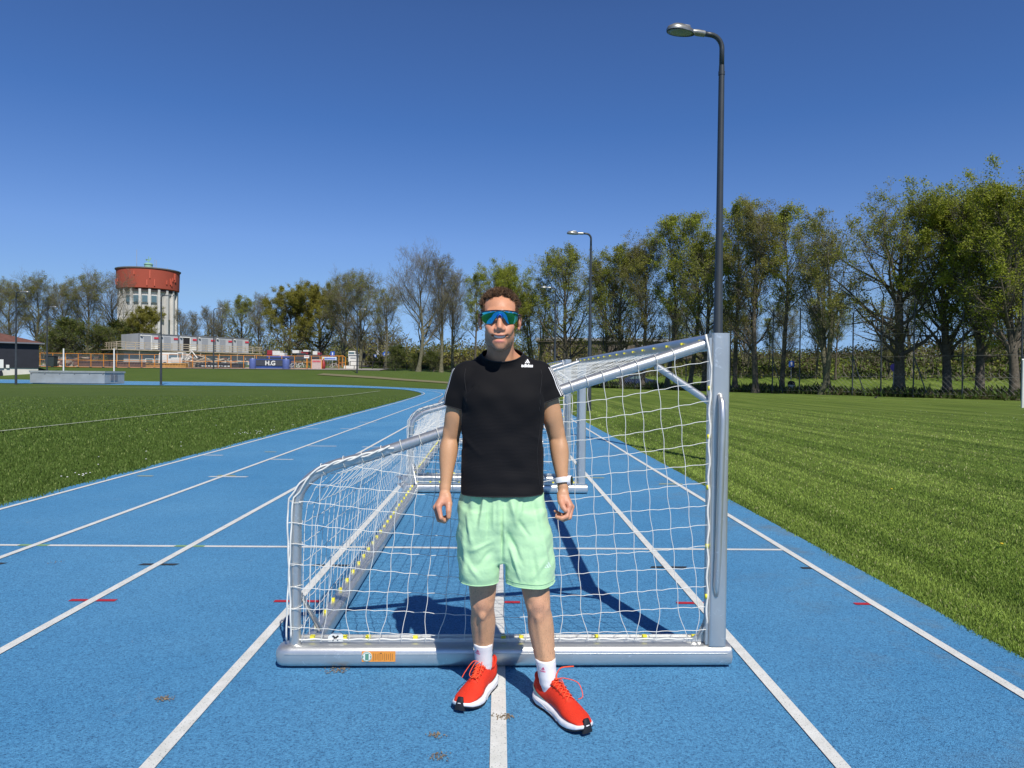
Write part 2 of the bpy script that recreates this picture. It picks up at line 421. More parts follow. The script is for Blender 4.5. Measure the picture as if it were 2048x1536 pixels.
# ---- real blades of grass along the near edges of the track
def blades(name, xs, ys, hmin, hmax, mats, lean=0.6, seed=1):
    rg = np.random.default_rng(seed); n = len(xs); d = np.hypot(xs, ys)
    sc = np.clip(d/5.0, 0.8, 5)
    h = rg.uniform(hmin, hmax, n)*(0.85+0.15*sc); w_ = rg.uniform(0.002, 0.0042, n)*sc
    a = rg.uniform(0, 2*np.pi, n); la = rg.uniform(0, 2*np.pi, n); ln = rg.uniform(0.1, lean, n)*h
    z0 = TR(xs, ys)
    dx, dy = np.cos(a)*w_, np.sin(a)*w_
    V = np.empty((n, 4, 3), np.float32)
    V[:, 0] = np.stack([xs-dx, ys-dy, z0], 1); V[:, 1] = np.stack([xs+dx, ys+dy, z0], 1)
    mx, my = xs+np.cos(la)*ln*0.35, ys+np.sin(la)*ln*0.35
    V[:, 2] = np.stack([mx+dx*0.8, my+dy*0.8, z0+h*0.6], 1)
    V[:, 3] = np.stack([xs+np.cos(la)*ln, ys+np.sin(la)*ln, z0+h], 1)
    I = np.arange(n)[:, None]*4
    F = np.concatenate([I+np.array([0, 1, 2]), I+np.array([0, 2, 3])], 0)
    mi = np.tile(rg.choice(len(mats), n, p=[.42, .30, .24, .04]), 2)
    o = link(name, npmesh(name, V.reshape(-1, 3), F, mi), mats); return o
def blade_mat(name, c):
    q = NT(name); co = q.coord('Object'); f = q.noise(co, 1.5, 4)
    q.set(Base_Color=q.mix(f, tuple(v*0.75 for v in c), tuple(v*1.25 for v in c)), Roughness=0.6, Specular_IOR_Level=0.25)
    return q.m
LC = ((0.050, 0.092, 0.017), (0.092, 0.142, 0.028), (0.066, 0.112, 0.020)); RC = ((0.070, 0.112, 0.017), (0.108, 0.158, 0.028), (0.088, 0.132, 0.021))
BL = [grass_mat('grass_blade_left_%d' % i, *LC, False, g_, True) for i, g_ in enumerate((1.45, 1.75, 1.2))]+[blade_mat('grass_blade_dry', (0.22, 0.27, 0.08))]
BLR = [grass_mat('grass_blade_right_%d' % i, *RC, True, g_, True) for i, g_ in enumerate((2.15, 2.7, 1.75))]+[blade_mat('grass_blade_pale', (0.34, 0.36, 0.15))]
rg = np.random.default_rng(5)
def sample_sector(n, a0, a1, d0, d1):
    a = rg.uniform(a0, a1, n); d = 1/np.sqrt(rg.uniform(1/d1**1.6, 1/d0**1.6, n))**(1/0.8)
    return np.sin(a)*d, np.cos(a)*d
xs, ysb = sample_sector(420000, rad(1), rad(44), 3.2, 34)
edge = XR+0.012*np.sin(ysb*3.1)+0.012*np.sin(ysb*7.7)+0.018*rg.standard_normal(len(xs))
k = xs > edge; k &= xs < 30
o = blades('grass', xs[k], ysb[k], 0.010, 0.026, BLR, seed=2)
tag(o, 'mown green grass on the right of the blue track', 'grass', kind='stuff')
xs, ysb = sample_sector(380000, rad(-44), rad(-4), 6.2, 45)
edge = XL-0.03*np.sin(ysb*2.3)-0.03*np.sin(ysb*6.1)+0.03+0.04*rg.standard_normal(len(xs))
k = (xs < edge) & ((ysb < 44) | (xs < -7))
o = blades('grass', xs[k], ysb[k], 0.016, 0.042, BL, seed=3)
tag(o, 'darker green infield grass on the left of the blue track', 'grass', kind='stuff')
# daisies
mb = MB(); rnd = random.Random(3)
def daisies(cx, cy, sx_, sy_, n):
    for _ in range(n):
        x = cx+rnd.gauss(0, sx_); y = cy+rnd.gauss(0, sy_); z = float(TR(x, y))
        if XL-0.12 < x < XR+0.12 and y < 50: x = XL-0.15-rnd.random()*0.5
        r = rnd.uniform(0.007, 0.013); s_ = rnd.uniform(0, 6)
        mb.lathe([(r*0.3, 0.045), (r, 0.052), (r*0.9, 0.056), (r*0.3, 0.057)], (x, y, z), 7)
for (px, py, n, a) in ((165, 957, 10, .12), (540, 870, 14, .5), (580, 866, 8, .4), (520, 860, 10, 1.5), (300, 900, 8, 2.5), (1250, 772, 10, 4), (1700, 800, 25, 4), (1950, 830, 20, 2), (600, 775, 30, 3)):
    g = GT(px, py); daisies(g.x, g.y, a, a, n)
o = mb.build('daisies', simple('daisy_petals', (0.8, 0.8, 0.75), 0.7, var=0.02)); tag(o, 'tiny white daisies scattered over the grass', 'flowers', kind='stuff')
# dandelions, dry crumbs on the track
mb = MB()
for (px, py) in ((1783, 985), (2003, 1098), (1846, 905)):
    g = GT(px, py); mb.lathe([(0.004, 0.035), (0.013, 0.045), (0.012, 0.05), (0.003, 0.052)], tuple(g), 8)
o = mb.build('dandelions', simple('dandelion_yellow', (0.75, 0.55, 0.03), 0.7, var=0.05)); tag(o, 'yellow dandelions dotted in the right hand grass', 'flowers', kind='stuff')
mb = MB()
for (px, py, n, a) in ((1012, 1443, 26, .018), (996, 1447, 6, .02), (327, 1404, 26, .02), (675, 1352, 30, .03), (870, 1482, 16, .018), (877, 1526, 20, .018), (110, 1128, 5, .04)):
    g = GT(px, py)
    for _ in range(n*3):
        x = g.x+rnd.gauss(0, a); y = g.y+rnd.gauss(0, a*0.7); s_ = rnd.uniform(0.0015, 0.0045)
        mb.box((x, y, 0.009+s_*0.2), (s_*rnd.uniform(1, 2.2), s_, s_*0.5), rnd.uniform(0, 3), rnd.uniform(-.5, .5))
o = mb.build('crumbs', simple('dry_crumbs', (0.20, 0.155, 0.10), 0.9, var=0.5, scale=60)); tag(o, 'dry brown plant crumbs lying in patches on the track', 'litter', kind='stuff')
# ================================================================== trees
M_BARK = simple('bark', (0.105, 0.088, 0.066), 0.95, var=0.45, scale=5, bump=0.6, bscale=20)
M_BARKG = simple('bark_mossy', (0.13, 0.122, 0.075), 0.95, var=0.4, scale=5, bump=0.6, bscale=20)
M_TWIG = simple('twig_bark', (0.165, 0.15, 0.115), 0.9, var=0.3, scale=2)
def leaf_mat(name, a, b):
    q = NT(name); co = q.coord('Object'); f = q.noise(co, 0.9, 3)
    q.set(Base_Color=q.ramp(f, [(0.3, a), (0.7, b)]), Roughness=0.55, Specular_IOR_Level=0.3, Transmission_Weight=0.0)
    try: q.b.inputs['Subsurface Weight'].default_value = 0
    except Exception: pass
    # thin leaves let some light through
    tr = q.n('ShaderNodeBsdfTranslucent'); ms = q.n('ShaderNodeMixShader'); ms.inputs[0].default_value = 0.45
    q.l(q.ramp(f, [(0.3, a), (0.7, b)]), tr.inputs[0]); q.l(q.b.outputs[0], ms.inputs[1]); q.l(tr.outputs[0], ms.inputs[2])
    q.l(ms.outputs[0], q.t.nodes['Material Output'].inputs[0])
    return q.m
L_OLIVE = leaf_mat('leaves_olive', (0.20, 0.22, 0.040), (0.30, 0.31, 0.062))
L_BRIGHT = leaf_mat('leaves_bright_green', (0.25, 0.30, 0.030), (0.38, 0.42, 0.050))
L_BROWN = leaf_mat('leaves_brown_bud', (0.22, 0.20, 0.055), (0.29, 0.27, 0.070))
L_DARK = leaf_mat('leaves_dark_green', (0.075, 0.115, 0.025), (0.13, 0.165, 0.038))
L_YOL = leaf_mat('leaves_yellow_olive', (0.24, 0.235, 0.035), (0.34, 0.32, 0.052))

def perp(d, rg, ang):
    """unit vectors at angle ang from d"""
    r = rg.standard_normal(d.shape); r -= (r*d).sum(1, keepdims=True)*d; r /= np.linalg.norm(r, axis=1, keepdims=True)+1e-9
    o = d*np.cos(ang)[:, None]+r*np.sin(ang)[:, None]
    return o/np.linalg.norm(o, axis=1, keepdims=True)
def curves(p0, d, L, rg, up, wob, K):
    """(n,K+1,3) bending branches"""
    t = np.linspace(0, 1, K+1)[None, :, None]; n = len(p0)
    c = p0[:, None]+d[:, None]*L[:, None, None]*t
    c = c+np.array([0, 0, 1.0])*(up*L)[:, None, None]*t*t
    w1 = rg.standard_normal((n, 1, 3)); w2 = rg.standard_normal((n, 1, 3))
    c += (w1*np.sin(t*3.1)+w2*np.sin(t*6.2)*0.5)*(wob*L)[:, None, None]
    return c
def tubes(c, r0, r1, ns):
    n, k, _ = c.shape
    d = c[:, -1]-c[:, 0]; d = d/(np.linalg.norm(d, axis=1, keepdims=True)+1e-9)
    ref = np.where(np.abs(d[:, 2:3]) < 0.9, np.array([[0, 0, 1.0]]), np.array([[1.0, 0, 0]]))
    e = np.cross(d, ref); e /= np.linalg.norm(e, axis=1, keepdims=True); g = np.cross(d, e)
    a = np.arange(ns)*2*np.pi/ns
    rr_ = r0[:, None]+(r1-r0)[:, None]*np.linspace(0, 1, k)[None]
    ring = e[:, None, None]*np.cos(a)[None, None, :, None]+g[:, None, None]*np.sin(a)[None, None, :, None]
    V = c[:, :, None]+ring*rr_[:, :, None, None]
    I = np.arange(n*k*ns).reshape(n, k, ns); J = np.roll(I, -1, 2)
    F = np.stack([I[:, :-1], J[:, :-1], J[:, 1:], I[:, 1:]], -1).reshape(-1, 4)
    return V.reshape(-1, 3), F
def spawn(c, n, t0, t1, rg):
    """n children per branch: point, parent direction, t"""
    m, k, _ = c.shape
    t = (np.arange(n)[None]+rg.uniform(0, 1, (m, n)))/n*(t1-t0)+t0
    x = t*(k-1); i = np.minimum(x.astype(int), k-2); f = (x-i)[..., None]
    idx = np.arange(m)[:, None]
    a = c[idx, i]; b = c[idx, i+1]; p = a*(1-f)+b*f; d = b-a; d /= np.linalg.norm(d, axis=2, keepdims=True)+1e-9
    return p.reshape(-1, 3), d.reshape(-1, 3), t.reshape(-1), np.repeat(np.arange(m), n)
def make_tree_mesh(seed, H, spread, trunk_r, n1, n2, n3, n4, leaves, leaf_size, clear=0.25, ang=45, forks=1, up=0.25, twig_r=0.0085, leaf_cut=0.0, narrow=1.0):
    rg = np.random.default_rng(seed)
    # stems
    P0 = np.zeros((forks, 3)); P0[:, :2] = rg.uniform(-0.3, 0.3, (forks, 2))*(forks > 1)
    D = np.array([[0, 0, 1.0]]*forks)
    if forks > 1: D = perp(D, rg, rg.uniform(0.10, 0.24, forks))
    L0 = H*rg.uniform(0.86, 0.96, forks)
    c0 = curves(P0, D, L0, rg, np.full(forks, 0.0), np.full(forks, 0.018), 14)
    Vs, Fs, b = [], [], 0
    def put(V, F):
        nonlocal b
        Vs.append(V); Fs.append(F+b); b += len(V)
    # flared base
    r0 = np.full(forks, trunk_r/np.sqrt(forks)); V, F = tubes(c0, r0, r0*0.12, 9)
    zz = np.clip(1-V[:, 2]/(H*0.05), 0, 1)**2; V[:, :2] *= 1+0.7*zz[:, None]; V[V[:, 2] < 0.2, 2] -= 0.4; put(V, F)
    p, d, t, par = spawn(c0, n1, clear, 0.97, rg)
    shape = np.sin(np.pi*np.clip((t-clear)/(1-clear)*0.82+0.16, 0, 1))**0.8
    L1 = H*spread*(0.30+0.70*shape)*rg.uniform(0.75, 1.2, len(t))
    d1 = perp(d, rg, np.radians(rg.normal(ang, 9, len(t)))*(1.15-0.5*t))
    c1 = curves(p, d1, L1, rg, np.full(len(t), up), np.full(len(t), 0.05), 8)
    ra = r0[par]*(1-0.88*t)*0.55; put(*tubes(c1, ra, ra*0.2, 6))
    p, d, t2, par2 = spawn(c1, n2, 0.18, 0.98, rg)
    L2 = L1[par2]*(0.55-0.25*t2)*rg.uniform(0.7, 1.3, len(t2))
    d2 = perp(d, rg, np.radians(rg.normal(48, 12, len(t2))))
    c2 = curves(p, d2, L2, rg, np.full(len(t2), up*0.8), np.full(len(t2), 0.07), 5)
    rb = np.maximum(ra[par2]*(1-0.75*t2)*0.5, twig_r*1.3); put(*tubes(c2, rb, rb*0.35, 4))
    trunkV, trunkF = np.vstack(Vs), np.vstack(Fs)
    Vs, Fs, b = [], [], 0
    p, d, t3, par3 = spawn(c2, n3, 0.15, 1.0, rg)
    L3 = np.clip(L2[par3]*(0.6-0.25*t3), 0.4, 3)*rg.uniform(0.7, 1.3, len(t3))
    d3 = perp(d, rg, np.radians(rg.normal(42, 12, len(t3))))
    c3 = curves(p, d3, L3, rg, np.full(len(t3), 0.15), np.full(len(t3), 0.08), 3)
    put(*tubes(c3, np.full(len(t3), twig_r), np.full(len(t3), twig_r*0.6), 3))
    p, d, t4, par4 = spawn(c3, n4, 0.2, 1.0, rg)
    L4 = np.clip(L3[par4]*0.6, 0.25, 1.2)*rg.uniform(0.7, 1.3, len(t4))
    d4 = perp(d, rg, np.radians(rg.normal(40, 14, len(t4))))
    c4 = curves(p, d4, L4, rg, np.full(len(t4), 0.15), np.full(len(t4), 0.06), 2)
    put(*tubes(c4, np.full(len(t4), twig_r*0.6), np.full(len(t4), twig_r*0.35), 3))
    tw = len(np.vstack(Fs))
    mi = [np.zeros(tw, int)]
    if leaves > 0:
        # leaves cluster on the twigs; whole limbs are fuller or barer than others
        wt = (rg.uniform(0, 1, len(c3))**3.0)[par4]*(0.15+rg.uniform(0, 1, len(c2))**1.5)[par3[par4]]*(0.35+0.9*np.clip((c4[:, 0, 2]/H-.30)/.5, 0, 1))
        ch = rg.choice(len(c4), leaves, p=wt/wt.sum())
        full = rg.uniform(0, 1, len(c1))
        keep = full[par2[par3[par4[ch]]]] > leaf_cut
        ch = ch[keep]; m = len(ch)
        f = rg.uniform(0.1, 1.1, (m, 1)); c = c4[ch, 0]*(1-f)+c4[ch, 2]*f + rg.standard_normal((m, 3))*0.17
        nrm = rg.standard_normal((m, 3)); nrm[:, 2] += 1.1; nrm /= np.linalg.norm(nrm, axis=1, keepdims=True)
        e = np.cross(nrm, rg.standard_normal((m, 3))); e /= np.linalg.norm(e, axis=1, keepdims=True)+1e-9; g = np.cross(nrm, e)
        s_ = leaf_size*rg.uniform(0.6, 1.3, (m, 1))
        V = np.stack([c-e*s_*0.5, c+g*s_*0.33, c+e*s_*0.55, c-g*s_*0.33], 1)
        I = np.arange(m)[:, None]*4+np.arange(4)[None]
        put(V.reshape(-1, 3), I); mi.append(np.where(rg.uniform(0, 1, m) < 0.75, 1, 2))
    a = npmesh('trunk', trunkV*[narrow, narrow, 1], trunkF); a.polygons.foreach_set('use_smooth', np.ones(len(a.polygons), bool))
    bm_ = npmesh('crown', np.vstack(Vs)*[narrow, narrow, 1], np.vstack(Fs), np.concatenate(mi))
    return a, bm_
KINDS = {}
def kind(key, bark, l1, l2, **kw):
    a, b_ = make_tree_mesh(**kw)
    a.materials.append(bark)
    for m in (M_TWIG, l1, l2): b_.materials.append(m)
    KINDS[key] = (a, b_, float(np.percentile([v.co.z for v in b_.vertices], 99.7)))
kind('oak', M_BARK, L_OLIVE, L_BRIGHT, seed=11, H=17, spread=0.40, trunk_r=0.52, n1=26, n2=9, n3=6, n4=3, leaves=26000, leaf_size=0.15, clear=0.16, ang=58, up=0.18, leaf_cut=0.15)
kind('full', M_BARK, L_BRIGHT, L_OLIVE, seed=12, H=17, spread=0.33, trunk_r=0.42, n1=28, n2=9, n3=6, n4=3, leaves=52000, leaf_size=0.16, clear=0.20, ang=46, up=0.3)
kind('forked', M_BARKG, L_OLIVE, L_BROWN, seed=13, H=15, spread=0.27, trunk_r=0.50, n1=11, n2=8, n3=6, n4=3, leaves=24000, leaf_size=0.135, clear=0.28, ang=36, forks=3, up=0.25, leaf_cut=0.2)
kind('slim', M_BARK, L_BRIGHT, L_OLIVE, seed=14, H=17, spread=0.19, trunk_r=0.24, n1=22, n2=8, n3=6, n4=3, leaves=17000, leaf_size=0.15, clear=0.35, ang=42, up=0.3, leaf_cut=0.25)
kind('brown', M_BARK, L_BROWN, L_OLIVE, seed=15, H=17, spread=0.28, trunk_r=0.32, n1=24, n2=9, n3=6, n4=4, leaves=28000, leaf_size=0.13, clear=0.22, ang=40, up=0.3)
kind('round', M_BARK, L_OLIVE, L_BRIGHT, seed=16, H=16, spread=0.34, trunk_r=0.36, n1=26, n2=9, n3=6, n4=3, leaves=28000, leaf_size=0.15, clear=0.16, ang=48, up=0.25)
kind('bare', M_BARKG, L_OLIVE, L_BROWN, seed=17, H=17, spread=0.44, trunk_r=0.36, n1=22, n2=9, n3=8, n4=6, leaves=1800, leaf_size=0.13, clear=0.20, ang=50, up=0.32, twig_r=0.0105)
kind('bareslim', M_BARKG, L_OLIVE, L_BROWN, seed=18, H=16, spread=0.26, trunk_r=0.26, n1=22, n2=9, n3=8, n4=5, leaves=2500, leaf_size=0.13, clear=0.24, ang=36, up=0.35, twig_r=0.0105)
kind('dense', M_BARK, L_YOL, L_BROWN, seed=19, H=14, spread=0.42, trunk_r=0.36, n1=28, n2=9, n3=6, n4=3, leaves=84000, leaf_size=0.16, clear=0.10, ang=58, up=0.22)
kind('bush', M_BARK, L_DARK, L_OLIVE, seed=20, H=8, spread=0.42, trunk_r=0.22, n1=20, n2=8, n3=6, n4=4, leaves=20000, leaf_size=0.20, clear=0.06, ang=55, up=0.2, forks=2)
kind('buds', M_BARKG, L_OLIVE, L_BROWN, seed=21, H=16, spread=0.36, trunk_r=0.36, n1=24, n2=9, n3=8, n4=6, leaves=20000, leaf_size=0.14, clear=0.14, ang=48, up=0.3, twig_r=0.0105, leaf_cut=0.2)
rnd = random.Random(8)
def tree(key, px, Y, top, label, grp, name='tree', rz=None, sx=1.0, cat='tree'):
    """a tree standing on the ground in direction px at depth Y, its top reaching the height seen at row `top`"""
    g = PX(px, Y); ztop = P(px, top, Y).z; h = ztop-g.z
    a, b_, H = KINDS[key]
    s_ = h/(H*1.0)
    r = empty(name, g, rnd.uniform(0, 6.28) if rz is None else rz, label, cat, grp)
    r.scale = (s_*sx, s_*sx, s_)
    for nm, me in (('trunk', a), ('crown', b_)):
        o = bpy.data.objects.new(nm, me); COL.objects.link(o); o.parent = r
    return r
GR = 'trees along the right edge of the grass field'
G2 = 'trees in the background beyond the track'
for a in [
 ('full', 2030, 50, 335, 'tall full leafy green tree at the far right edge of the picture'),
 ('full', 1960, 55, 358, 'leafy green tree just left of the tree at the far right edge'),
 ('full', 1895, 57, 362, 'bright green full tree with a wide crown right of the thick trunked oak'),
 ('oak', 1800, 58, 366, 'thick trunked oak with long spreading limbs and thin leaves on the right'),
 ('forked', 1655, 61, 432, 'grey green tree with a forked trunk left of the thick oak'),
 ('slim', 1563, 66, 412, 'slim tree with a bright green leaf tuft at its top'),
 ('brown', 1512, 66, 405, 'brown budding tall tree first to the right of the big lamp post'),
 ('slim', 1470, 70, 402, 'slim green topped tree right behind the big lamp post'),
 ('round', 1408, 73, 468, 'loose leafy tree just left of the big lamp post'),
 ('slim', 1378, 75, 424, 'tall slim tree with pointed green top left of the big lamp post'),
 ('slim', 1332, 77, 428, 'tall slim tree left of its pointed twin near the big lamp post'),
 ('brown', 1285, 80, 470, 'brown green tree over the dark parked car'),
 ('round', 1245, 82, 488, 'dense brown green tree right of the second lamp post'),
 ('brown', 1212, 86, 520, 'lower budding tree close to the right of the second lamp post'),
 ('round', 1130, 88, 490, 'round leafy tree just left of the second lamp post'),
 ('forked', 1072, 92, 560, 'small forked tree behind the third lamp post'),
 ('full', 1010, 90, 518, 'bright green tree behind the head of the man'),
 ('slim', 950, 88, 545, 'slim light green tree left of the head of the man'),
 ('bareslim', 905, 94, 535, 'small bare tree close to the left of the man'),
 ('bareslim', 882, 92, 508, 'slender bare tree with upright twigs left of the man'),
 ('bare', 836, 90, 484, 'tallest bare grey tree with spreading limbs left of the man')]:
    tree(*a, GR)
for a in [
 ('buds', 770, 100, 570, 'thin bare tree left of the tallest bare tree'),
 ('buds', 720, 104, 538, 'bare brown tree behind the lamp post near the building site corner'),
 ('buds', 686, 108, 540, 'budding grey tree right of the dense olive tree'),
 ('dense', 640, 116, 566, 'dense olive green tree right of the widest one'),
 ('dense', 578, 112, 572, 'widest dense olive green tree behind the machines'),
 ('bareslim', 520, 124, 585, 'thin grey tree just left of the widest dense olive tree'),
 ('round', 482, 128, 592, 'pale green grey tree over the right end of the site office'),
 ('bareslim', 445, 130, 600, 'small bare tree above the site office, fourth from the water tower'),
 ('bareslim', 412, 132, 612, 'small bare tree above the site office, third from the water tower'),
 ('bareslim', 385, 130, 622, 'small bare tree above the site office, second from the water tower'),
 ('bareslim', 358, 128, 618, 'small bare tree touching the right side of the water tower'),
 ('dense', 292, 124, 612, 'olive green tree standing in front of the white tower columns'),
 ('bare', 222, 122, 536, 'bare tree reaching up the left side of the water tower'),
 ('buds', 172, 116, 540, 'tall bare tree second to the left of the water tower'),
 ('buds', 120, 112, 560, 'bare tree with green lower branches behind the dark building corner'),
 ('buds', 72, 106, 545, 'wide bare tree behind the roof of the dark building'),
 ('buds', 22, 104, 556, 'bare tree at the left edge of the picture'),
 ('buds', -20, 96, 560, 'budding tree cut by the left edge of the picture')]:
    tree(*a, G2)
GB = 'bushes behind the building site'
for a in [
 ('bush', 150, 100, 636, 'large dark green bush right of the dark building'),
 ('bush', 105, 99, 664, 'green bush behind the corner of the dark building'),
 ('bush', 205, 104, 650, 'round dark bush left of the site office'),
 ('bush', 252, 122, 640, 'bush behind the left end of the site office'),
 ('bush', 790, 92, 690, 'low leafy bush beside the roundel signs left of the man'),
 ('bush', 830, 92, 705, 'low bush under the tallest bare tree'),
 ('bush', 868, 92, 702, 'low bush under the slender bare tree')]:
    tree(*a, GB, name='bush', cat='bush')

L_SCR1 = leaf_mat('scrub_dark', (0.050, 0.058, 0.020), (0.085, 0.090, 0.030)); L_SCR2 = leaf_mat('scrub_brown', (0.085, 0.072, 0.040), (0.120, 0.100, 0.050))
# far woodland, read as one mass
def clump_mass(name, segs, n, size, mats, label, seed, kindcat='woodland'):
    """leafy and twiggy mass; segs: (x0,y0,x1,y1,depth,height0,height1)"""
    rg = np.random.default_rng(seed); Vs = []; Is = []; mis = []; b = 0
    tot = sum(math.hypot(s[2]-s[0], s[3]-s[1])*s[6] for s in segs)
    for (x0, y0, x1, y1, dp, h0, h1) in segs:
        L = math.hypot(x1-x0, y1-y0); m = int(n*L*h1/tot)
        t = rg.uniform(0, 1, m); nx, ny = -(y1-y0)/L, (x1-x0)/L; o_ = rg.uniform(-.5, .5, m)*dp
        x = x0+(x1-x0)*t+nx*o_; y = y0+(y1-y0)*t+ny*o_
        hh = (h0+(h1-h0)*(0.5+0.28*np.sin(x*0.21+1)+0.22*np.sin(x*0.53+y*0.3)+0.18*np.sin(x*1.1+y)))*(1-0.5*(2*o_/dp)**2)
        z = TR(x, y)+np.maximum(hh, 0.3)*rg.uniform(0, 1, m)**0.8
        c = np.stack([x, y, z], 1)+rg.standard_normal((m, 3))*0.2
        nr = rg.standard_normal((m, 3)); nr[:, 2] += 0.4; nr /= np.linalg.norm(nr, axis=1, keepdims=True)
        e = np.cross(nr, rg.standard_normal((m, 3))); e /= np.linalg.norm(e, axis=1, keepdims=True); g = np.cross(nr, e)
        s_ = size*rg.uniform(0.5, 1.4, (m, 1))
        V = np.stack([c-e*s_*.5, c+g*s_*.35, c+e*s_*.5, c-g*s_*.35], 1).reshape(-1, 3)
        Vs.append(V); Is.append(np.arange(m)[:, None]*4+np.arange(4)[None]+b); b += 4*m
        patch = np.sin(x*0.35)+np.sin(y*0.4+2)+rg.normal(0, 0.7, m)
        mis.append(np.clip(((patch+2)/4*len(mats)).astype(int), 0, len(mats)-1))
        # twigs and stems
        k = int(m*0.05); i = rg.choice(m, k); p0 = np.stack([x[i], y[i], TR(x[i], y[i])], 1); d = np.tile([[0, 0, 1.0]], (k, 1)); d = perp(d, rg, rg.uniform(0, 0.5, k))
        cc = curves(p0, d, np.maximum(hh[i], 1)*rg.uniform(0.5, 1.05, k), rg, np.zeros(k), np.full(k, 0.05), 4)
        V, F = tubes(cc, np.full(k, 0.07), np.full(k, 0.02), 3); Vs.append(V); Is.append(F+b); b += len(V); mis.append(np.full(len(F), len(mats)))
    o = link(name, npmesh(name, np.vstack(Vs), np.vstack(Is), np.concatenate(mis)), list(mats)+[M_TWIG])
    tag(o, label, kindcat, kind='stuff'); return o
a0 = TL(-60, 26); a1 = TL(62, 26); b0_ = TL(-60, 42); b1_ = TL(62, 42)
clump_mass('woodland', [(*a0, *a1, 8, 0.3, 1.5), (*b0_, *b1_, 14, 0.4, 3.2), (a1[0], a1[1], -10, 135, 8, 2, 5)], 110000, 0.30, (L_SCR1, L_SCR2, L_DARK, L_OLIVE, L_SCR2), 'low spring woodland and scrub on the bank behind the right hand trees', 31)
clump_mass('woodland', [(-150, 150, 20, 150, 14, 4, 9), (-150, 112, -100, 118, 10, 3, 7), (-30, 132, 5, 128, 10, 3, 7), (-19, 104.5, 3, 103, 2.5, 1.0, 3.2)], 120000, 0.34, (L_SCR2, L_BROWN, L_YOL, L_DARK, L_SCR1), 'distant brown green wood behind the building site', 32)
ORD = 'first second third fourth fifth sixth seventh eighth ninth tenth eleventh twelfth thirteenth fourteenth fifteenth sixteenth seventeenth eighteenth nineteenth twentieth twenty-first twenty-second twenty-third twenty-fourth twenty-fifth twenty-sixth twenty-seventh'.split()
GS = 'young trees on the bank behind the tall row'
k_ = 0
for s_ in np.linspace(-20, 60, 27):
    p = TL(s_+rnd.uniform(-1.5, 1.5), rnd.uniform(22, 36)); a, b_, H = KINDS[('bareslim', 'forked', 'buds', 'slim')[k_ % 4]]; sc_t = rnd.uniform(.40, .62); k_ += 1
    r = empty('young_tree', (p[0], p[1], float(TR(*p))), rnd.uniform(0, 6.28), ORD[k_-1]+' thin young tree from the right on the bank behind the tall row', 'tree', GS); r.scale = (sc_t,)*3
    for nm, me in (('trunk', a), ('crown', b_)):
        o = bpy.data.objects.new(nm, me); COL.objects.link(o); o.parent = r
# rough verge under the trees
def verge(name, pts, dp, h, n, mats, label, seed):
    rg = np.random.default_rng(seed); xs, ys_ = [], []
    for i in range(len(pts)-1):
        m = n//(len(pts)-1); t = rg.uniform(0, 1, m); o_ = rg.normal(0, dp/2.5, m); (x0, y0), (x1, y1) = pts[i], pts[i+1]
        L = math.hypot(x1-x0, y1-y0)
        xs.append(x0+(x1-x0)*t-(y1-y0)/L*o_); ys_.append(y0+(y1-y0)*t+(x1-x0)/L*o_)
    x = np.concatenate(xs); y = np.concatenate(ys_); m = len(x)
    hh = h*np.clip(0.35+0.45*np.sin(x*0.83)*np.sin(y*0.57+1)+0.35*np.sin(x*2.1+y)+0.4*rg.uniform(0, 1, m), 0.08, 2)
    z = TR(x, y)+hh*rg.uniform(0, 1, m)
    c = np.stack([x, y, z], 1); nr = rg.standard_normal((m, 3)); nr[:, 2] *= 0.4; nr /= np.linalg.norm(nr, axis=1, keepdims=True)
    g = np.cross(nr, np.array([[0, 0, 1.0]])); g /= np.linalg.norm(g, axis=1, keepdims=True)+1e-9; up_ = np.array([[0, 0, 1.0]])+rg.normal(0, .4, (m, 3))
    s_ = rg.uniform(0.10, 0.28, (m, 1)); V = np.stack([c-g*s_*.3, c+g*s_*.3, c+up_*s_+g*s_*.1, c+up_*s_-g*s_*.1], 1).reshape(-1, 3)
    o = link(name, npmesh(name, V, np.arange(m)[:, None]*4+np.arange(4)[None], rg.integers(0, len(mats), m)), mats)
    tag(o, label, 'undergrowth', kind='stuff')
verge('undergrowth', [TL(-40, -0.5), TL(0, -0.6), TL(25, 0.0), TL(55, -0.5), (-2, 102), (-18, 103)], 2.6, 0.60, 60000, (BL[0], BL[2], L_DARK, L_SCR1, L_SCR2), 'rough weeds and long grass along the foot of the trees', 41)
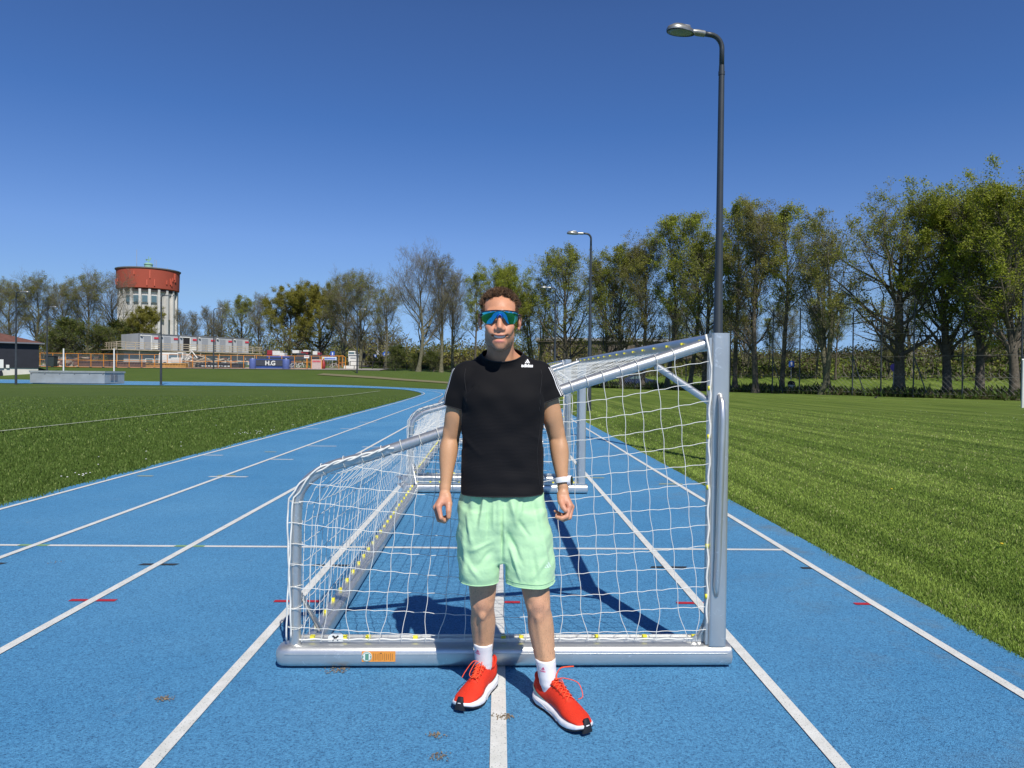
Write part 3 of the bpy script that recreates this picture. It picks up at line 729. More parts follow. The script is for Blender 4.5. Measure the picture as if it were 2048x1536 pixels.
# ================================================================== lamp posts
M_POLE = simple('dark_grey_pole_paint', (0.035, 0.042, 0.048), 0.42, var=0.15, scale=3, spec=0.5)
M_LAMPTOP = simple('lamp_housing_metal', (0.30, 0.30, 0.28), 0.35, 0.6, var=0.3, scale=8)
M_GLASS = NT('lamp_glass').set(Base_Color=(0.20, 0.24, 0.20), Roughness=0.25, Specular_IOR_Level=0.6).m
def make_lamp_meshes(H=7.1, arm=0.48, r0=0.085, r1=0.045):
    """pole with a bent arm towards -x and a flat oval head"""
    mb = MB(); n = 14
    mb.lathe([(0.11, 0.0), (0.11, 0.03), (r0, 0.05), (r0, 1.9), (r0*0.93, 1.92), (r1*1.25, H*0.55), (r1*1.05, H-0.62), (r1*0.98, H-0.5)], (0, 0, 0), 18)
    mb.lathe([(r1*1.18, H-0.66), (r1*1.18, H-0.60)], (0, 0, 0), 18)
    pole = mb
    bend = [(0, 0, H-0.52)]+[(-0.20+0.20*math.cos(a), 0, H-0.22+0.20*math.sin(a)) for a in np.linspace(0, math.pi/2, 8)]+[(-arm+0.14, 0, H-0.02)]
    armb = MB().tube(bend, r1*0.9, 14)
    # head: neck cone then oval dish, tipped a little
    hd = MB(); L = 0.50
    hd.tube([(-arm+0.15, 0, H-0.02), (-arm+0.02, 0, H-0.018), (-arm-0.06, 0, H-0.015)], [r1*1.15, r1*1.2, r1*0.9], 14)
    cx = -arm-0.27; V = []; F = []; m = 28; prof = [(1.0, -0.035), (1.02, -0.010), (0.93, 0.035), (0.62, 0.075), (0.0, 0.088)]
    rings = []
    for (k, z) in prof:
        rings.append([(cx+0.24*k*math.cos(2*math.pi*j/m), 0.135*k*math.sin(2*math.pi*j/m)*(1-0.18*math.cos(2*math.pi*j/m)), H-0.025+z+0.02*math.cos(2*math.pi*j/m)*-0.5) for j in range(m)])
    hd.loft(rings, caps=False)
    hd.box((cx+0.05, 0, H+0.045), (0.20, 0.10, 0.05), bev=0.015)
    gl = MB().loft([[(cx+0.235*k*math.cos(2*math.pi*j/m), 0.13*k*math.sin(2*math.pi*j/m), H-0.06-0.012*(1-k)) for j in range(m)] for k in (1.0, 0.7, 0.01)])
    return pole, armb, hd, gl
LAMP = None
def lamp(x, y, rz, label, H=7.1, grp='lamp posts standing round the track'):
    global LAMP
    z = float(TR(x, y))
    if LAMP is None:
        r = empty('lamp_post', (x, y, z), rz, label, 'lamp post', grp)
        pole, armb, hd, gl = make_lamp_meshes()
        pole.build('pole', M_POLE, r, True, 35)
        armb.build('arm', M_POLE, r, True)
        h = hd.build('lamp_head', M_LAMPTOP, r, True, 40)
        gl.build('glass_cover', M_GLASS, h, True)
        LAMP = r
    else:
        r = copy_tree(LAMP); r.location = (x, y, z); r.rotation_euler = (0, 0, rz)
        r['label'] = label
    r.scale = (1, 1, H/7.1)
    return r
lamp(3.60, 11.65, rad(14), 'tall dark lamp post rising right behind the near upright of the goal', 7.0)
lamp(3.62, 28.4, rad(8), 'second dark lamp post along the right side of the track')
lamp(3.60, 45.9, rad(6), 'third lamp post, farthest along the right side of the track')
FLIP = math.pi
lamp(*PX(32, 55)[:2], FLIP, 'lamp post in front of the dark building at the far left')
lamp(*PX(322, 56.5)[:2], FLIP, 'lamp post on the infield right of the grey storage box')
lamp(*PX(94, 75)[:2], FLIP, 'lamp post on the bank beside the dark building corner')
lamp(*PX(427, 84)[:2], FLIP, 'lamp post on the bank in front of the site office right half')
lamp(*PX(714, 79)[:2], FLIP, 'lamp post on the grass bank near the right end of the building site')

# ================================================================== water tower
M_TCONC = simple('tower_concrete', (0.58, 0.56, 0.52), 0.85, var=0.12, scale=0.4)
M_TRED = simple('tower_orange_red', lin(158, 72, 54), 0.85, var=0.03, scale=0.5)
M_TDARK = simple('tower_dark_slot', (0.05, 0.04, 0.04), 0.8)
M_COPPER = simple('copper_green', lin(130, 170, 150), 0.7, var=0.15)
M_WIN = NT('window_glass').set(Base_Color=(0.10, 0.16, 0.18), Roughness=0.12, Specular_IOR_Level=0.8).m
TY = 250.0; M_SGA = simple('aerial_metal', (0.35, 0.36, 0.36), 0.5)
tp = PX(296, TY); zt = lambda row: P(296, row, TY).z
sc_ = TY/1420
tw = empty('water_tower', (tp.x, tp.y, 0), 0.10, 'round water tower with orange red tank on white concrete columns', 'water tower')
R1 = 56.5*sc_; R0 = 49*sc_
mb = MB().lathe([(R0*0.93, zt(640)), (R0*0.98, zt(592)), (R0*1.04, zt(586))], (0, 0, 0), 48); mb.build('shaft_wall', M_TCONC, tw, True, 30)
MB().lathe([(R0*0.80, 0.0), (R0*0.80, zt(640))], (0, 0, 0), 32).build('core', M_TCONC, tw, True, 30)
mb = MB().lathe([(R1*0.93, zt(583)), (R1*0.985, zt(581)), (R1, zt(545)), (R1, zt(543))], (0, 0, 0), 64)
tank = mb.build('tank', M_TRED, tw, True, 30)
rnd2 = random.Random(4); M_ANT = simple('antenna_orange', lin(200, 95, 72), 0.6)
for k in range(15):
    an = rnd2.uniform(math.pi, 2*math.pi); h_ = rnd2.uniform(1.0, 3.2); zc = rnd2.uniform(zt(575), zt(552))
    MB().box((R1*1.01*math.cos(an), R1*1.01*math.sin(an), zc), (0.25, 0.28, h_), an).build('antenna', M_ANT, tank)
MB().lathe([(R1*1.03, zt(543.5)), (R1*1.04, zt(541.5)), (R1*0.7, zt(539.3)), (R1*0.2, zt(538)), (0.01, zt(537.8))], (0, 0, 0), 64).build('roof', simple('roof_grey', (0.22, 0.20, 0.19), 0.8), tw, True, 30)
for k in range(20):
    an = 2*math.pi*k/20+0.08
    MB().box((R0*1.03*math.cos(an), R0*1.03*math.sin(an), (zt(583)+tp.z)/2), (1.1, 0.75, zt(583)-tp.z), an).build('column', M_TCONC, tw)
sl_ = MB(); wn = MB(); wf = MB()
for k in range(20):
    an = 2*math.pi*(k+0.5)/20+0.08
    sl_.box((R0*1.045*math.cos(an), R0*1.045*math.sin(an), zt(585.5)), (0.4, 2.2, 0.75), an)
sl_.build('louvre_slots', M_TDARK, tw)
for k in (13, 14, 15, 16):
    an = 2*math.pi*(k+0.5)/20+0.08
    fr_ = MB().box((R0*1.0*math.cos(an), R0*1.0*math.sin(an), zt(602)), (0.35, 2.0, 2.6), an).build('window', M_TCONC, tw)
    MB().box((R0*1.02*math.cos(an), R0*1.02*math.sin(an), zt(602)), (0.3, 1.7, 2.2), an).build('pane', M_WIN, fr_)
la = MB().lathe([(1.5*0.9, zt(538)), (1.3, zt(530)), (1.5, zt(529.5)), (1.5, zt(528.5)), (0.9, zt(526))], (0, 0, 0), 16)
lan = la.build('lantern', M_COPPER, tw, True, 30)
g_ = MB().tube([(0, 0, zt(527)), (0, 0, zt(513))], 0.10, 6)
# weather vane: a plain bird outline plate with thickness
g_.prism([(-0.9, zt(521)), (-0.3, zt(518.5)), (0.4, zt(519)), (0.55, zt(515)), (0.9, zt(516)), (0.7, zt(520)), (0.2, zt(522.5)), (-0.4, zt(522)), (-1.0, zt(518))], -0.06, 0.06)
g_.build('weather_vane', M_COPPER, lan)
for (px, top, b) in ((274, 500, 537), (274, 528, 537), (308, 519, 538), (311, 520, 538), (332, 534, 541)):
    d = (px-296)*sc_; MB().tube([(d, 0, zt(b)), (d, 0, zt(top))], 0.07, 5).build('aerial', M_SGA, tw)

# ================================================================== site office (two storeys of grey cabins)
M_CAB = simple('cabin_grey_panel', (0.42, 0.44, 0.46), 0.55, var=0.06, scale=0.8)
M_CABL = simple('cabin_lower_grey', (0.42, 0.42, 0.41), 0.6, var=0.06, scale=0.8)
M_CABT = simple('cabin_trim', (0.16, 0.17, 0.19), 0.5)
M_WHT = simple('white_frame_paint', (0.72, 0.72, 0.68), 0.6, var=0.05)
M_SGN = simple('sign_red', (0.55, 0.04, 0.07), 0.5, var=0.03)
M_TIM = simple('pale_timber', (0.45, 0.38, 0.28), 0.85, var=0.2, scale=3)
M_BLACKV = simple('black_void', (0.012, 0.012, 0.014), 0.8)
Pa = P(277, 700, 104); Pb = P(498, 700, 117)
dv = Vector((Pb.x-Pa.x, Pb.y-Pa.y, 0)); LB = dv.length; ang = math.atan2(dv.y, dv.x)
base_z = float(TR(Pa.x, Pa.y)); z_mid = P(277, 700, 104).z; z_top = P(277, 666, 104).z
so = empty('site_office', (Pa.x, Pa.y, base_z), ang, 'two storey grey site office made of stacked cabins with a timber gallery', 'site office')
zm = z_mid-base_z; zt2 = z_top-base_z; DP = 6.2; NM = 6; w6 = LB/NM
MB().box((LB/2, DP/2, zm/2-0.1), (LB+4.0, DP, zm-0.15)).build('lower_storey', M_CABL, so)
for i in range(NM):
    c = MB().box((w6*(i+.5), DP/2, (zm+zt2)/2), (w6-0.06, DP, zt2-zm-0.06)).build('cabin', M_CAB, so)
    t = MB()
    for zz in (zm+0.07, zt2-0.06): t.box((w6*(i+.5), -0.02, zz), (w6-0.03, 0.10, 0.13))
    for xx in (w6*i+0.07, w6*(i+1)-0.07): t.box((xx, -0.022, (zm+zt2)/2), (0.10, 0.10, zt2-zm-0.3))
    t.build('trim', M_CABT, c)
    dk = 2 if i == 2 else 0
    MB().box((w6*(i+.42), -0.03, zm+1.12), (0.95, 0.08, 1.98)).build('door', M_BLACKV if i == 2 else M_CABT if i in (9,) else simple('cabin_door', (0.28, 0.30, 0.33), 0.5, var=.04), c)
    if i in (0, 2):
        f = MB(); f.box((w6*(i+.42)+0.56, -0.05, zm+1.15), (0.12, 0.10, 2.05)); f.box((w6*(i+.42), -0.05, zm+2.16), (1.24, 0.10, 0.12)); f.build('door_frame', M_WHT, c)
        MB().box((w6*(i+.8), -0.10, zm+0.45), (0.75, 0.25, 0.6), bev=0.03).build('air_unit', M_WHT, c)
    MB().box((w6*(i+.86), -0.06, zt2-0.62), (0.62, 0.05, 0.26)).build('sign', M_SGN, c)
    MB().lathe([(0.02, 0.12), (0.14, 0.08), (0.17, 0), (0.02, -0.1)], (w6*(i+.12), -0.15, zt2-0.35), 10).build('wall_lamp', M_WHT, c)
# gallery
gmb = MB(); gmb.box((LB/2-0.3, -0.50, zm-0.02), (LB+6.4, 0.8, 0.12)); gmb.box((-2.4, DP*0.3, zm-0.02), (2.6, 4.5, 0.12))
gal = gmb.build('gallery_floor', M_TIM, so)
rl = MB()
for x in np.arange(-3.4, LB+3.0, 1.3): rl.box((x, -0.88, zm+0.52), (0.08, 0.08, 1.05))
for zz in (0.45, 0.75, 1.05): rl.box((LB/2-0.3, -0.90, zm+zz), (LB+6.2, 0.04, 0.09))
for y in np.arange(-1.3, 3.2, 0.9): rl.box((-3.45, y, zm+0.5), (0.07, 0.07, 1.0)); rl.box((LB+2.85, y*0.5-0.4, zm+0.5), (0.07, 0.07, 1.0))
for zz in (0.45, 0.75, 1.0): rl.box((-3.45, 0.8, zm+zz), (0.05, 4.2, 0.09))
rl.build('railing', M_TIM, gal)
su = MB()
for x in np.arange(-3.2, LB+3, 3.0): su.box((x, -0.8, zm/2-0.2), (0.09, 0.09, zm))
su.build('gallery_post', M_TIM, so)
for x in (1.5, 2.8, 21.5*LB/27, 24.6*LB/27, 25.9*LB/27):
    f = MB().box((x, -0.02, zm-1.75), (1.15, 0.10, 1.15)).build('window', M_WHT, so)
    MB().box((x, -0.06, zm-1.75), (0.90, 0.08, 0.90)).build('pane', M_WIN, f)
ll = MB()
for x in (3.4, 7.9, 10.5, 12.6, 18.9, 21.4, 25.8): ll.lathe([(0.02, 0.2), (0.12, 0.18), (0.14, -0.2), (0.02, -0.22)], (x*LB/27, -0.2, zm-0.75), 8)
ll.build('lower_wall_lamps', M_WHT, so)

# dark building at the far left
M_BLKW = simple('black_painted_boards', (0.012, 0.014, 0.022), 0.7, var=0.2, scale=2)
M_TILE = simple('red_brown_tiles', (0.13, 0.055, 0.040), 0.85, var=0.25, scale=3, bump=0.4, bscale=8)
M_PLINTH = simple('white_plinth', (0.62, 0.60, 0.53), 0.85, var=0.08, scale=1)
c0_ = P(78, 700, 76); zb = P(78, 736, 76).z; ze = P(78, 686, 76).z; zr = P(0, 661, 76).z
c0g = float(TR(c0_.x, c0_.y))
db = empty('dark_building', (c0_.x, c0_.y, c0g), rad(42), 'black boarded single storey building with a red brown tiled roof and white plinth', 'building')
zb -= c0g; ze -= c0g; zr -= c0g
MB().box((-12, 5, (zb+ze)/2), (24, 10, ze-zb)).build('wall', M_BLKW, db)
MB().box((-12, 5.06, zb/2-0.8), (23.9, 9.9, zb+1.6-0.01)).build('plinth', M_PLINTH, db)
r_ = MB(); r_.add([(0.35, -0.4, ze), (0.35, 10.4, ze), (-5.8, 5, zr+0.55), (-24, 5, zr+0.55), (-24.4, -0.4, ze), (-24.4, 10.4, ze), (0.35, -0.4, ze-0.12), (0.35, 10.4, ze-0.12), (-24.4, -0.4, ze-0.12), (-24.4, 10.4, ze-0.12)],
                 [(0, 2, 3, 4), (0, 1, 2), (1, 5, 3, 2), (4, 3, 5), (0, 4, 8, 6), (1, 0, 6, 7), (5, 1, 7, 9), (4, 5, 9, 8), (6, 8, 9, 7)])
rf = r_.build('roof', M_TILE, db)
MB().box((-12, -0.42, ze-0.06), (24.9, 0.06, 0.14)).build('fascia', M_CABT, rf)
MB().box((-3.75, -0.04, zb-1.4+2.1), (0.8, 0.05, 0.10)).build('wall_light', M_WHT, db)
for (px, w_, h_, row) in ((8, .42, .62, 728), (17, .36, .88, 728), (27, .28, .32, 733)):
    x = (px-78)/1420*76
    MB().box((x, -0.05, P(px, row, 76).z-c0g), (w_, 0.05, h_)).build('notice', M_WHT, db)
x = (9-78)/1420*76
MB().box((x, 0.0, zb-1.1), (1.0, 0.3, 1.6)).build('door', M_BLKW, db)

# ================================================================== grey storage box and two white posts on the infield
M_GALV = simple('galvanised_sheet', (0.36, 0.39, 0.41), 0.5, 0.35, var=0.12, scale=1.5)
g = PX(133, 57); zz = 1.06
bx = empty('storage_box', (PX(60, 57).x, 57, g.z), rad(0), 'long low grey metal storage box on the infield grass', 'storage box')
Lx = (206-60)/1420*57
bb = MB().prism([(0, 0.07), (Lx, 0.07), (Lx, zz), (0, zz)], 0, 0.1)
bb = MB()
fr = [(0, 0), (Lx, 0), (Lx+.40, 2.2), (.40, 2.2)]
bb.prism(fr, 0.08, zz-0.16, 'z'); body = bb.build('body', M_GALV, bx)
MB().prism([(-0.05, -0.06), (Lx+0.05, -0.06), (Lx+.46, 2.26), (.36, 2.26)], zz-0.15, zz, 'z').build('lid', simple('lid_metal', (0.33, 0.36, 0.37), 0.5, .3), bx)
for t in (0.02, 0.2, 0.4, 0.6, 0.8, 0.98): MB().box((Lx*t, -0.03, zz-0.21), (0.06, 0.05, 0.10)).build('hinge', M_CABT, bx)
for t in (0.35, 0.55): MB().box((Lx+.40*t+0.02, 2.2*t, 0.55), (0.06, 0.30, 0.5), math.atan2(-.40, 2.2)).build('latch', M_CABT, bx)
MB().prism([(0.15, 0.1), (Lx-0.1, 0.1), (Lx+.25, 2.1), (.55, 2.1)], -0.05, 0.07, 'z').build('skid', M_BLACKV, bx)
for px, side in ((127, 'left'), (228, 'right')):
    g = PX(px, 61); z1 = P(px, 697, 61).z
    r = empty('white_post', g, 0, f'{side} one of two thin white posts behind the storage box', 'post', 'white posts behind the storage box')
    MB().tube([(0, 0, 0), (0, 0, z1-g.z)], 0.055, 10).build('post', M_WHT, r, True, 30)
    MB().lathe([(0.16, 0), (0.16, 0.04), (0.09, 0.06)], (0, 0, 0), 12).build('base_plate', M_WHT, r)

# ================================================================== building site
M_OR = simple('orange_fence_paint', (0.75, 0.27, 0.02), 0.5, var=0.1, scale=4)
FY = 88.0
def site_panel(first, px0, px1):
    pa = PX(px0, FY+ (px0-80)*0.012); pb = PX(px1, FY+(px1-80)*0.012)
    d = pb-pa; L = math.hypot(d.x, d.y)
    if first is None:
        r = empty('fence_panel', pa, math.atan2(d.y, d.x), 'orange framed site fence panel with dark wire mesh, one of a long row', 'fence panel', 'orange fence panels round the building site')
        m = MB()
        for x in (0, 1.0): m.tube([(x*L, 0, 0.0), (x*L, 0, 1.78)], 0.035, 6)
        for z in (0.10, 0.95, 1.75): m.tube([(0, 0, z), (L, 0, z)], 0.028, 6)
        m.build('frame', M_OR, r)
        w = MB()
        for k in range(1, 22): w.box((L*k/22, 0, 0.92), (0.008, 0.008, 1.6))
        for k in range(1, 9): w.box((L/2, 0.004, 0.1+k*0.18), (L, 0.008, 0.008))
        w.build('wire_mesh', M_CABT, r)
        MB().box((0, 0, 0.06), (0.2, 0.55, 0.12)).build('foot', M_BLACKV, r)
        r['L'] = L; return r
    r = copy_tree(first); r.location = pa; r.rotation_euler = (0, math.atan2(pb.z-pa.z, L)*-1, math.atan2(d.y, d.x)); r.scale = (L/first['L'], 1, 1)
    return r
fp = None; edges_ = np.linspace(80, 640, 23)
for i in range(22):
    q_ = site_panel(fp, edges_[i], edges_[i+1]); fp = fp or q_
    q_['label'] = 'orange framed mesh panel, '+ORD[i]+' from the left end of the site fence'
del fp['L']
for o in S.objects:
    if o.name.startswith('fence_panel') and 'L' in o: del o['L']
# rounded orange barrier at the right end
ga = PX(643, 95); gb = PX(691, 95); Lg = gb.x-ga.x
r = empty('barrier_gate', ga, 0, 'orange tube barrier with rounded corners at the right end of the site', 'barrier')
m = MB().tube([(0, 0, 0), (0, 0, 1.75), (Lg-0.3, 0, 1.80), (Lg, 0, 1.6), (Lg, 0, 0)], 0.045, 6)
m.tube([(Lg*0.72, 0, 0), (Lg*0.72, 0, 1.78)], 0.04, 6); m.tube([(Lg*0.72, 0, 0.95), (Lg, 0, 0.95)], 0.03, 6); m.tube([(Lg*.86, 0, 0.3), (Lg*.86, 0, 1.7)], 0.04, 6)
m.build('frame', M_OR, r)
MB().box((Lg*0.33, -0.08, 1.45), (Lg*0.6, 0.03, 0.42)).build('banner', simple('banner_white_blue', (0.55, 0.62, 0.75), 0.6), r)
MB().box((Lg*0.33, -0.10, 1.42), (Lg*0.5, 0.02, 0.14)).build('banner_text_bar', simple('banner_blue', (0.05, 0.13, 0.45), 0.6), r)

def box_container(name, px0, px1, Y, top, col, label, cat='container', ribs=True, dep=2.4, rough=0.6, lift=0.0):
    a = PX(px0, Y); b = PX(px1, Y); L = b.x-a.x; h = P((px0+px1)/2, top, Y).z-a.z
    mt = simple(name+'_paint', col, rough, var=0.25, scale=1.5)
    r = empty(name, (a.x, a.y, a.z+lift), 0, label, cat)
    h -= lift
    m = MB().box((L/2, dep/2, h/2), (L-0.04, dep, h-0.02))
    if ribs:
        for k in range(int(L/0.35)): m.box((0.2+k*0.35, -0.02, h/2), (0.14, 0.05, h-0.25))
    m.build('body', mt, r)
    e = MB(); 
    for zz_ in (0.08, h-0.07): e.box((L/2, -0.04, zz_), (L, 0.12, 0.14))
    for xx in (0.06, L-0.06): e.box((xx, -0.042, h/2), (0.12, 0.12, h-0.3))
    e.build('edge_frame', mt, r)
    return r, L, h
box_container('open_skip', 138, 218, 93, 722, (0.11, 0.055, 0.04), 'long low rust brown steel skip left of the site office')
box_container('sheet_stack', 222, 298, 92, 724, (0.13, 0.065, 0.045), 'rust brown stack of sheet steel behind the orange fence', 'steel stack')
box_container('yellow_rack', 292, 372, 91, 726, (0.45, 0.24, 0.07), 'yellow brown steel rack behind the orange fence', 'rack', ribs=True)
r, L, h = box_container('black_container', 398, 478, 93, 726, (0.035, 0.032, 0.035), 'low black skip with worn lettering behind the orange fence', ribs=False)
m = MB()
for k in range(9): m.box((0.5+k*0.42, -0.13, h*0.45), (0.28, 0.03, 0.16+0.06*(k % 2)))
m.build('worn_lettering', M_WHT, r)
r, L, h = box_container('blue_container', 508, 578, 93, 718, (0.03, 0.07, 0.24), 'blue container with big white letters behind the orange fence', ribs=False)
MB().box((L/2, -0.06, h*0.62), (L*0.96, 0.05, h*0.55)).build('dark_side_panel', simple('container_dark_panel', (0.05, 0.055, 0.07), 0.6), r)
def text_mesh(txt, size, ext=0.01, bold=True):
    cu = bpy.data.curves.new('t', 'FONT'); cu.body = txt; cu.size = size; cu.extrude = ext
    if bold: cu.offset = size*0.03
    ob = bpy.data.objects.new('t', cu); COL.objects.link(ob); dg = bpy.context.evaluated_depsgraph_get()
    me = bpy.data.meshes.new_from_object(ob.evaluated_get(dg)); bpy.data.objects.remove(ob); bpy.data.curves.remove(cu); return me
me = text_mesh('H.G', 0.80, 0.02); me.name = 'lettering'
o = link('lettering', me, M_WHT, r); o.rotation_euler = (rad(90), 0, 0); o.location = (L*0.32, -0.10, h*0.40)
M_TANK = simple('tank_blue_plastic', (0.09, 0.13, 0.34), 0.5, var=0.1)
for px, w_, lb in ((505, 1.0, 'pale blue plastic drum left of the blue container'), (572, 1.1, 'pale blue plastic drum at the right end of the blue container')):
    g = PX(px, 91); r = empty('water_tank', g, 0, lb, 'tank', 'blue tanks on the building site'); r.scale = (1, 1, .80)
    MB().lathe([(0.35*w_, 0.05), (0.40*w_, 0.15), (0.40*w_, 1.55), (0.36*w_, 1.68), (0.1, 1.74)], (0, 0, 0), 18).build('drum', M_TANK, r, True, 40)
    MB().lathe([(0.12, 1.72), (0.12, 1.80)], (0, 0, 0), 10).build('lid', M_WHT, r)
# blue and white lorry-like machine with red boom parts
def machine(name, px, Y, rows, label, cat, parts, mats):
    g = PX(px, Y); r = empty(name, g, 0, label, cat)
    for nm, shapes, mt in parts:
        m = MB()
        for (dx, row, w_, h_, *ex) in shapes:
            d = ex[0] if ex else 1.2; ry = ex[1] if len(ex) > 1 else 0
            m.box(((dx)*Y/1420, 0, P(px, row, Y).z-g.z), (w_*Y/1420, d, h_*Y/1420), ry=ry, bev=0.04)
        m.build(nm, mt, r)
    return r
M_MRED = simple('machine_red', (0.30, 0.03, 0.035), 0.5); M_MWH = simple('machine_white', (0.68, 0.66, 0.6), 0.5, var=0.1); M_MDK = simple('machine_dark', (0.03, 0.035, 0.045), 0.6)
M_MBL = simple('machine_blue', (0.04, 0.09, 0.33), 0.5)
r = machine('drill_rig', 600, 98, None, 'red white and black drilling rig lying low behind the blue container', 'machine', [
 ('chassis', [(-28, 717, 110, 5, 1.6), (32, 713, 42, 7, 1.6)], M_MDK), ('mast', [(-48, 712, 34, 3.5, .5, 0.08), (-10, 716, 90, 3, .6), (30, 711.5, 34, 2.2, .6)], M_MRED),
 ('drum_red', [(-57, 706, 10, 9, 1.4), (11, 706, 14, 5, 1.2), (38, 708, 7, 6, 1.2)], M_MRED), ('drum_white', [(-44, 707, 15, 9, 1.5), (-33, 710, 10, 7, 1.4)], M_MWH),
 ('cab', [(-6, 704, 13, 6, 1.5), (32, 706, 9, 7, 1.5), (14, 702, 11, 3.5, 1.4)], M_MWH), ('counterweight', [(5, 711, 18, 9, 1.6)], M_MDK), ('platform', [(-40, 714.5, 45, 3.2, 1.8)], M_MBL)], None)
# white van and small excavator and timber by the office
g = PX(325, 95)
def van_mesh(L=4.6, H=1.9, W=1.8):
    pr = [(0, 0.35), (L, 0.35), (L, 1.0), (L-0.5, 1.15), (L-1.3, H*0.97), (L-2.0, H), (0.1, H), (0, H-0.2)]
    return pr
def car(name, px, Y, rz, L, H, W, pr, glass, label, cat, paint, flip=False, zoff=0.0):
    g = PX(px, Y); r = empty(name, (g.x, g.y, g.z+zoff), rz, label, cat)
    bm = bmesh.new(); n = len(pr); M_ = MB()
    rings = []
    for y, ins in ((-W/2, 0.05), (-W/2+0.06, 0), (-W/2+0.18, -0.0), (W/2-0.18, 0), (W/2-0.06, 0), (W/2, 0.05)):
        cx = sum(p[0] for p in pr)/n; cz = sum(p[1] for p in pr)/n
        rings.append([(cx+(x-cx)*(1-ins), y*(1-0.22*max(0, (z-H*0.55)/(H*0.45))), cz+(z-cz)*(1-ins)) for x, z in pr])
    M_.loft(rings); b = M_.build('body', paint, r, True, 30)
    G_ = MB()
    for s_ in (-1, 1):
        yy = (W/2+0.012)*s_
        for poly in glass:
            ring = [(x, yy*(1-0.22*max(0, (z-H*0.55)/(H*0.45)))+0.0*s_, z) for x, z in poly]
            G_.add(ring+[(x, y-0.02*s_, z) for x, y, z in ring], [tuple(range(len(ring)))]+[((i+1) % len(ring), i, len(ring)+i, len(ring)+(i+1) % len(ring)) for i in range(len(ring))])
    G_.build('window', M_WIN, r)
    for x in (L*0.19, L*0.81):
        for s_ in (-1, 1):
            y0 = s_*(W/2-0.08)
            wl = MB().tube([(x, y0-0.10, 0.32), (x, y0+0.10, 0.32)], 0.32, 20).build('wheel', M_BLACKV, r, True, 40)
            MB().tube([(x, y0-0.115, 0.32), (x, y0+0.115, 0.32)], 0.19, 14).build('rim', M_GALV, wl, True, 40)
    MB().box((L-0.05, W*0.36, 0.72), (0.1, 0.3, 0.12), bev=0.02).build('headlight', M_WHT, r); MB().box((L-0.05, -W*0.36, 0.72), (0.1, 0.3, 0.12), bev=0.02).build('headlight', M_WHT, r)
    return r
pr = [(0, 0.35), (4.6, 0.35), (4.6, 0.95), (4.1, 1.15), (3.4, 1.82), (2.6, 1.92), (0.1, 1.92), (0, 1.7)]
car('white_van', 322, 98, rad(2), 4.6, 1.92, 1.8, pr, [[(2.6, 1.2), (3.75, 1.2), (3.3, 1.72), (2.6, 1.74)], [(1.4, 1.2), (2.5, 1.2), (2.5, 1.74), (1.4, 1.74)]], 'white van parked in front of the site office', 'van', M_MWH)
prc = [(0.05, 0.35), (4.3, 0.33), (4.35, 0.75), (4.15, 0.88), (3.2, 1.0), (2.45, 1.40), (1.2, 1.44), (0.45, 1.12), (0.02, 0.98)]
car('parked_car', 1246, 93, rad(-6), 4.35, 1.44, 1.75, prc, [[(0.75, 1.0), (1.35, 1.34), (1.75, 1.36), (1.75, 1.0)], [(1.83, 1.0), (1.83, 1.36), (2.4, 1.33), (2.95, 1.02)]], 'dark blue car on the road behind the goal net', 'car', simple('car_dark_blue', (0.03, 0.045, 0.10), 0.25, 0.3, var=0.05), zoff=0.12)
g = PX(358, 96); r = empty('excavator', g, 0, 'small white digger with a folded arm beside the white van', 'digger')
MB().box((0, 0, 0.25), (1.9, 1.4, 0.5), bev=0.08).build('tracks', M_MDK, r)
MB().box((-0.1, 0, 0.95), (1.5, 1.2, 0.75), bev=0.1).build('engine_housing', M_MWH, r)
cb = MB().box((0.35, 0, 1.55), (0.8, 1.0, 0.95), bev=0.08).build('cab', M_MWH, r); MB().box((0.35, -0.5, 1.6), (0.5, 0.05, 0.6)).build('window', M_WIN, cb)
MB().tube([(0.8, 0, 1.0), (1.7, 0, 2.2), (2.4, 0, 1.3), (2.3, 0, 0.6)], 0.11, 6).build('arm', M_MWH, r)
rn = random.Random(5)
def heap(name, px, Y, L, H, n, mats, label, cat, long=True):
    g = PX(px, Y); r = MB(); mm = mats
    for k in range(n):
        r.mi = rn.randrange(len(mm)); x = rn.uniform(-L/2, L/2); z = rn.uniform(0.05, H)*(1-abs(x)/L*0.9)
        d = (rn.uniform(0.8, 2.2), rn.uniform(0.1, 0.5), rn.uniform(0.06, 0.22)) if long else (rn.uniform(0.2, 0.6), rn.uniform(0.2, 0.5), rn.uniform(0.15, 0.4))
        r.box((x, rn.uniform(-0.8, 0.8), z), d, rn.uniform(-0.5, 0.5), rn.uniform(-.2, .2), rn.uniform(-.35, .35))
    o = r.build(name, mm); o.location = g; tag(o, label, cat); return o
M_STONE = simple('pale_stone', (0.33, 0.28, 0.22), 0.9, var=0.2); M_BRICK = simple('brick_red', (0.19, 0.09, 0.065), 0.9, var=0.25)
heap('timber_pile', 400, 94, 4.2, 1.7, 46, (M_TIM, M_MDK, M_STONE), 'untidy heap of boards and beams before the site office', 'timber pile')
heap('timber_pile', 445, 96, 3.5, 1.3, 30, (M_TIM, M_BRICK, M_MDK), 'lower heap of boards and bricks right of the first heap', 'timber pile')
heap('rubble_pile', 122, 92, 3.2, 1.4, 70, (M_STONE, M_BRICK, M_TIM), 'pile of pale stones and bricks right of the dark building', 'rubble', False)
heap('rubble_pile', 345, 92.5, 5.0, 0.7, 26, (M_STONE, M_TIM, M_BRICK), 'low heap of scrap blocks inside the yellow rack', 'rubble', False)
heap('board_stack', 158, 96, 4.5, 1.6, 22, (M_TIM, M_BRICK, M_MDK), 'stack of boards above the rust brown skip', 'timber pile')
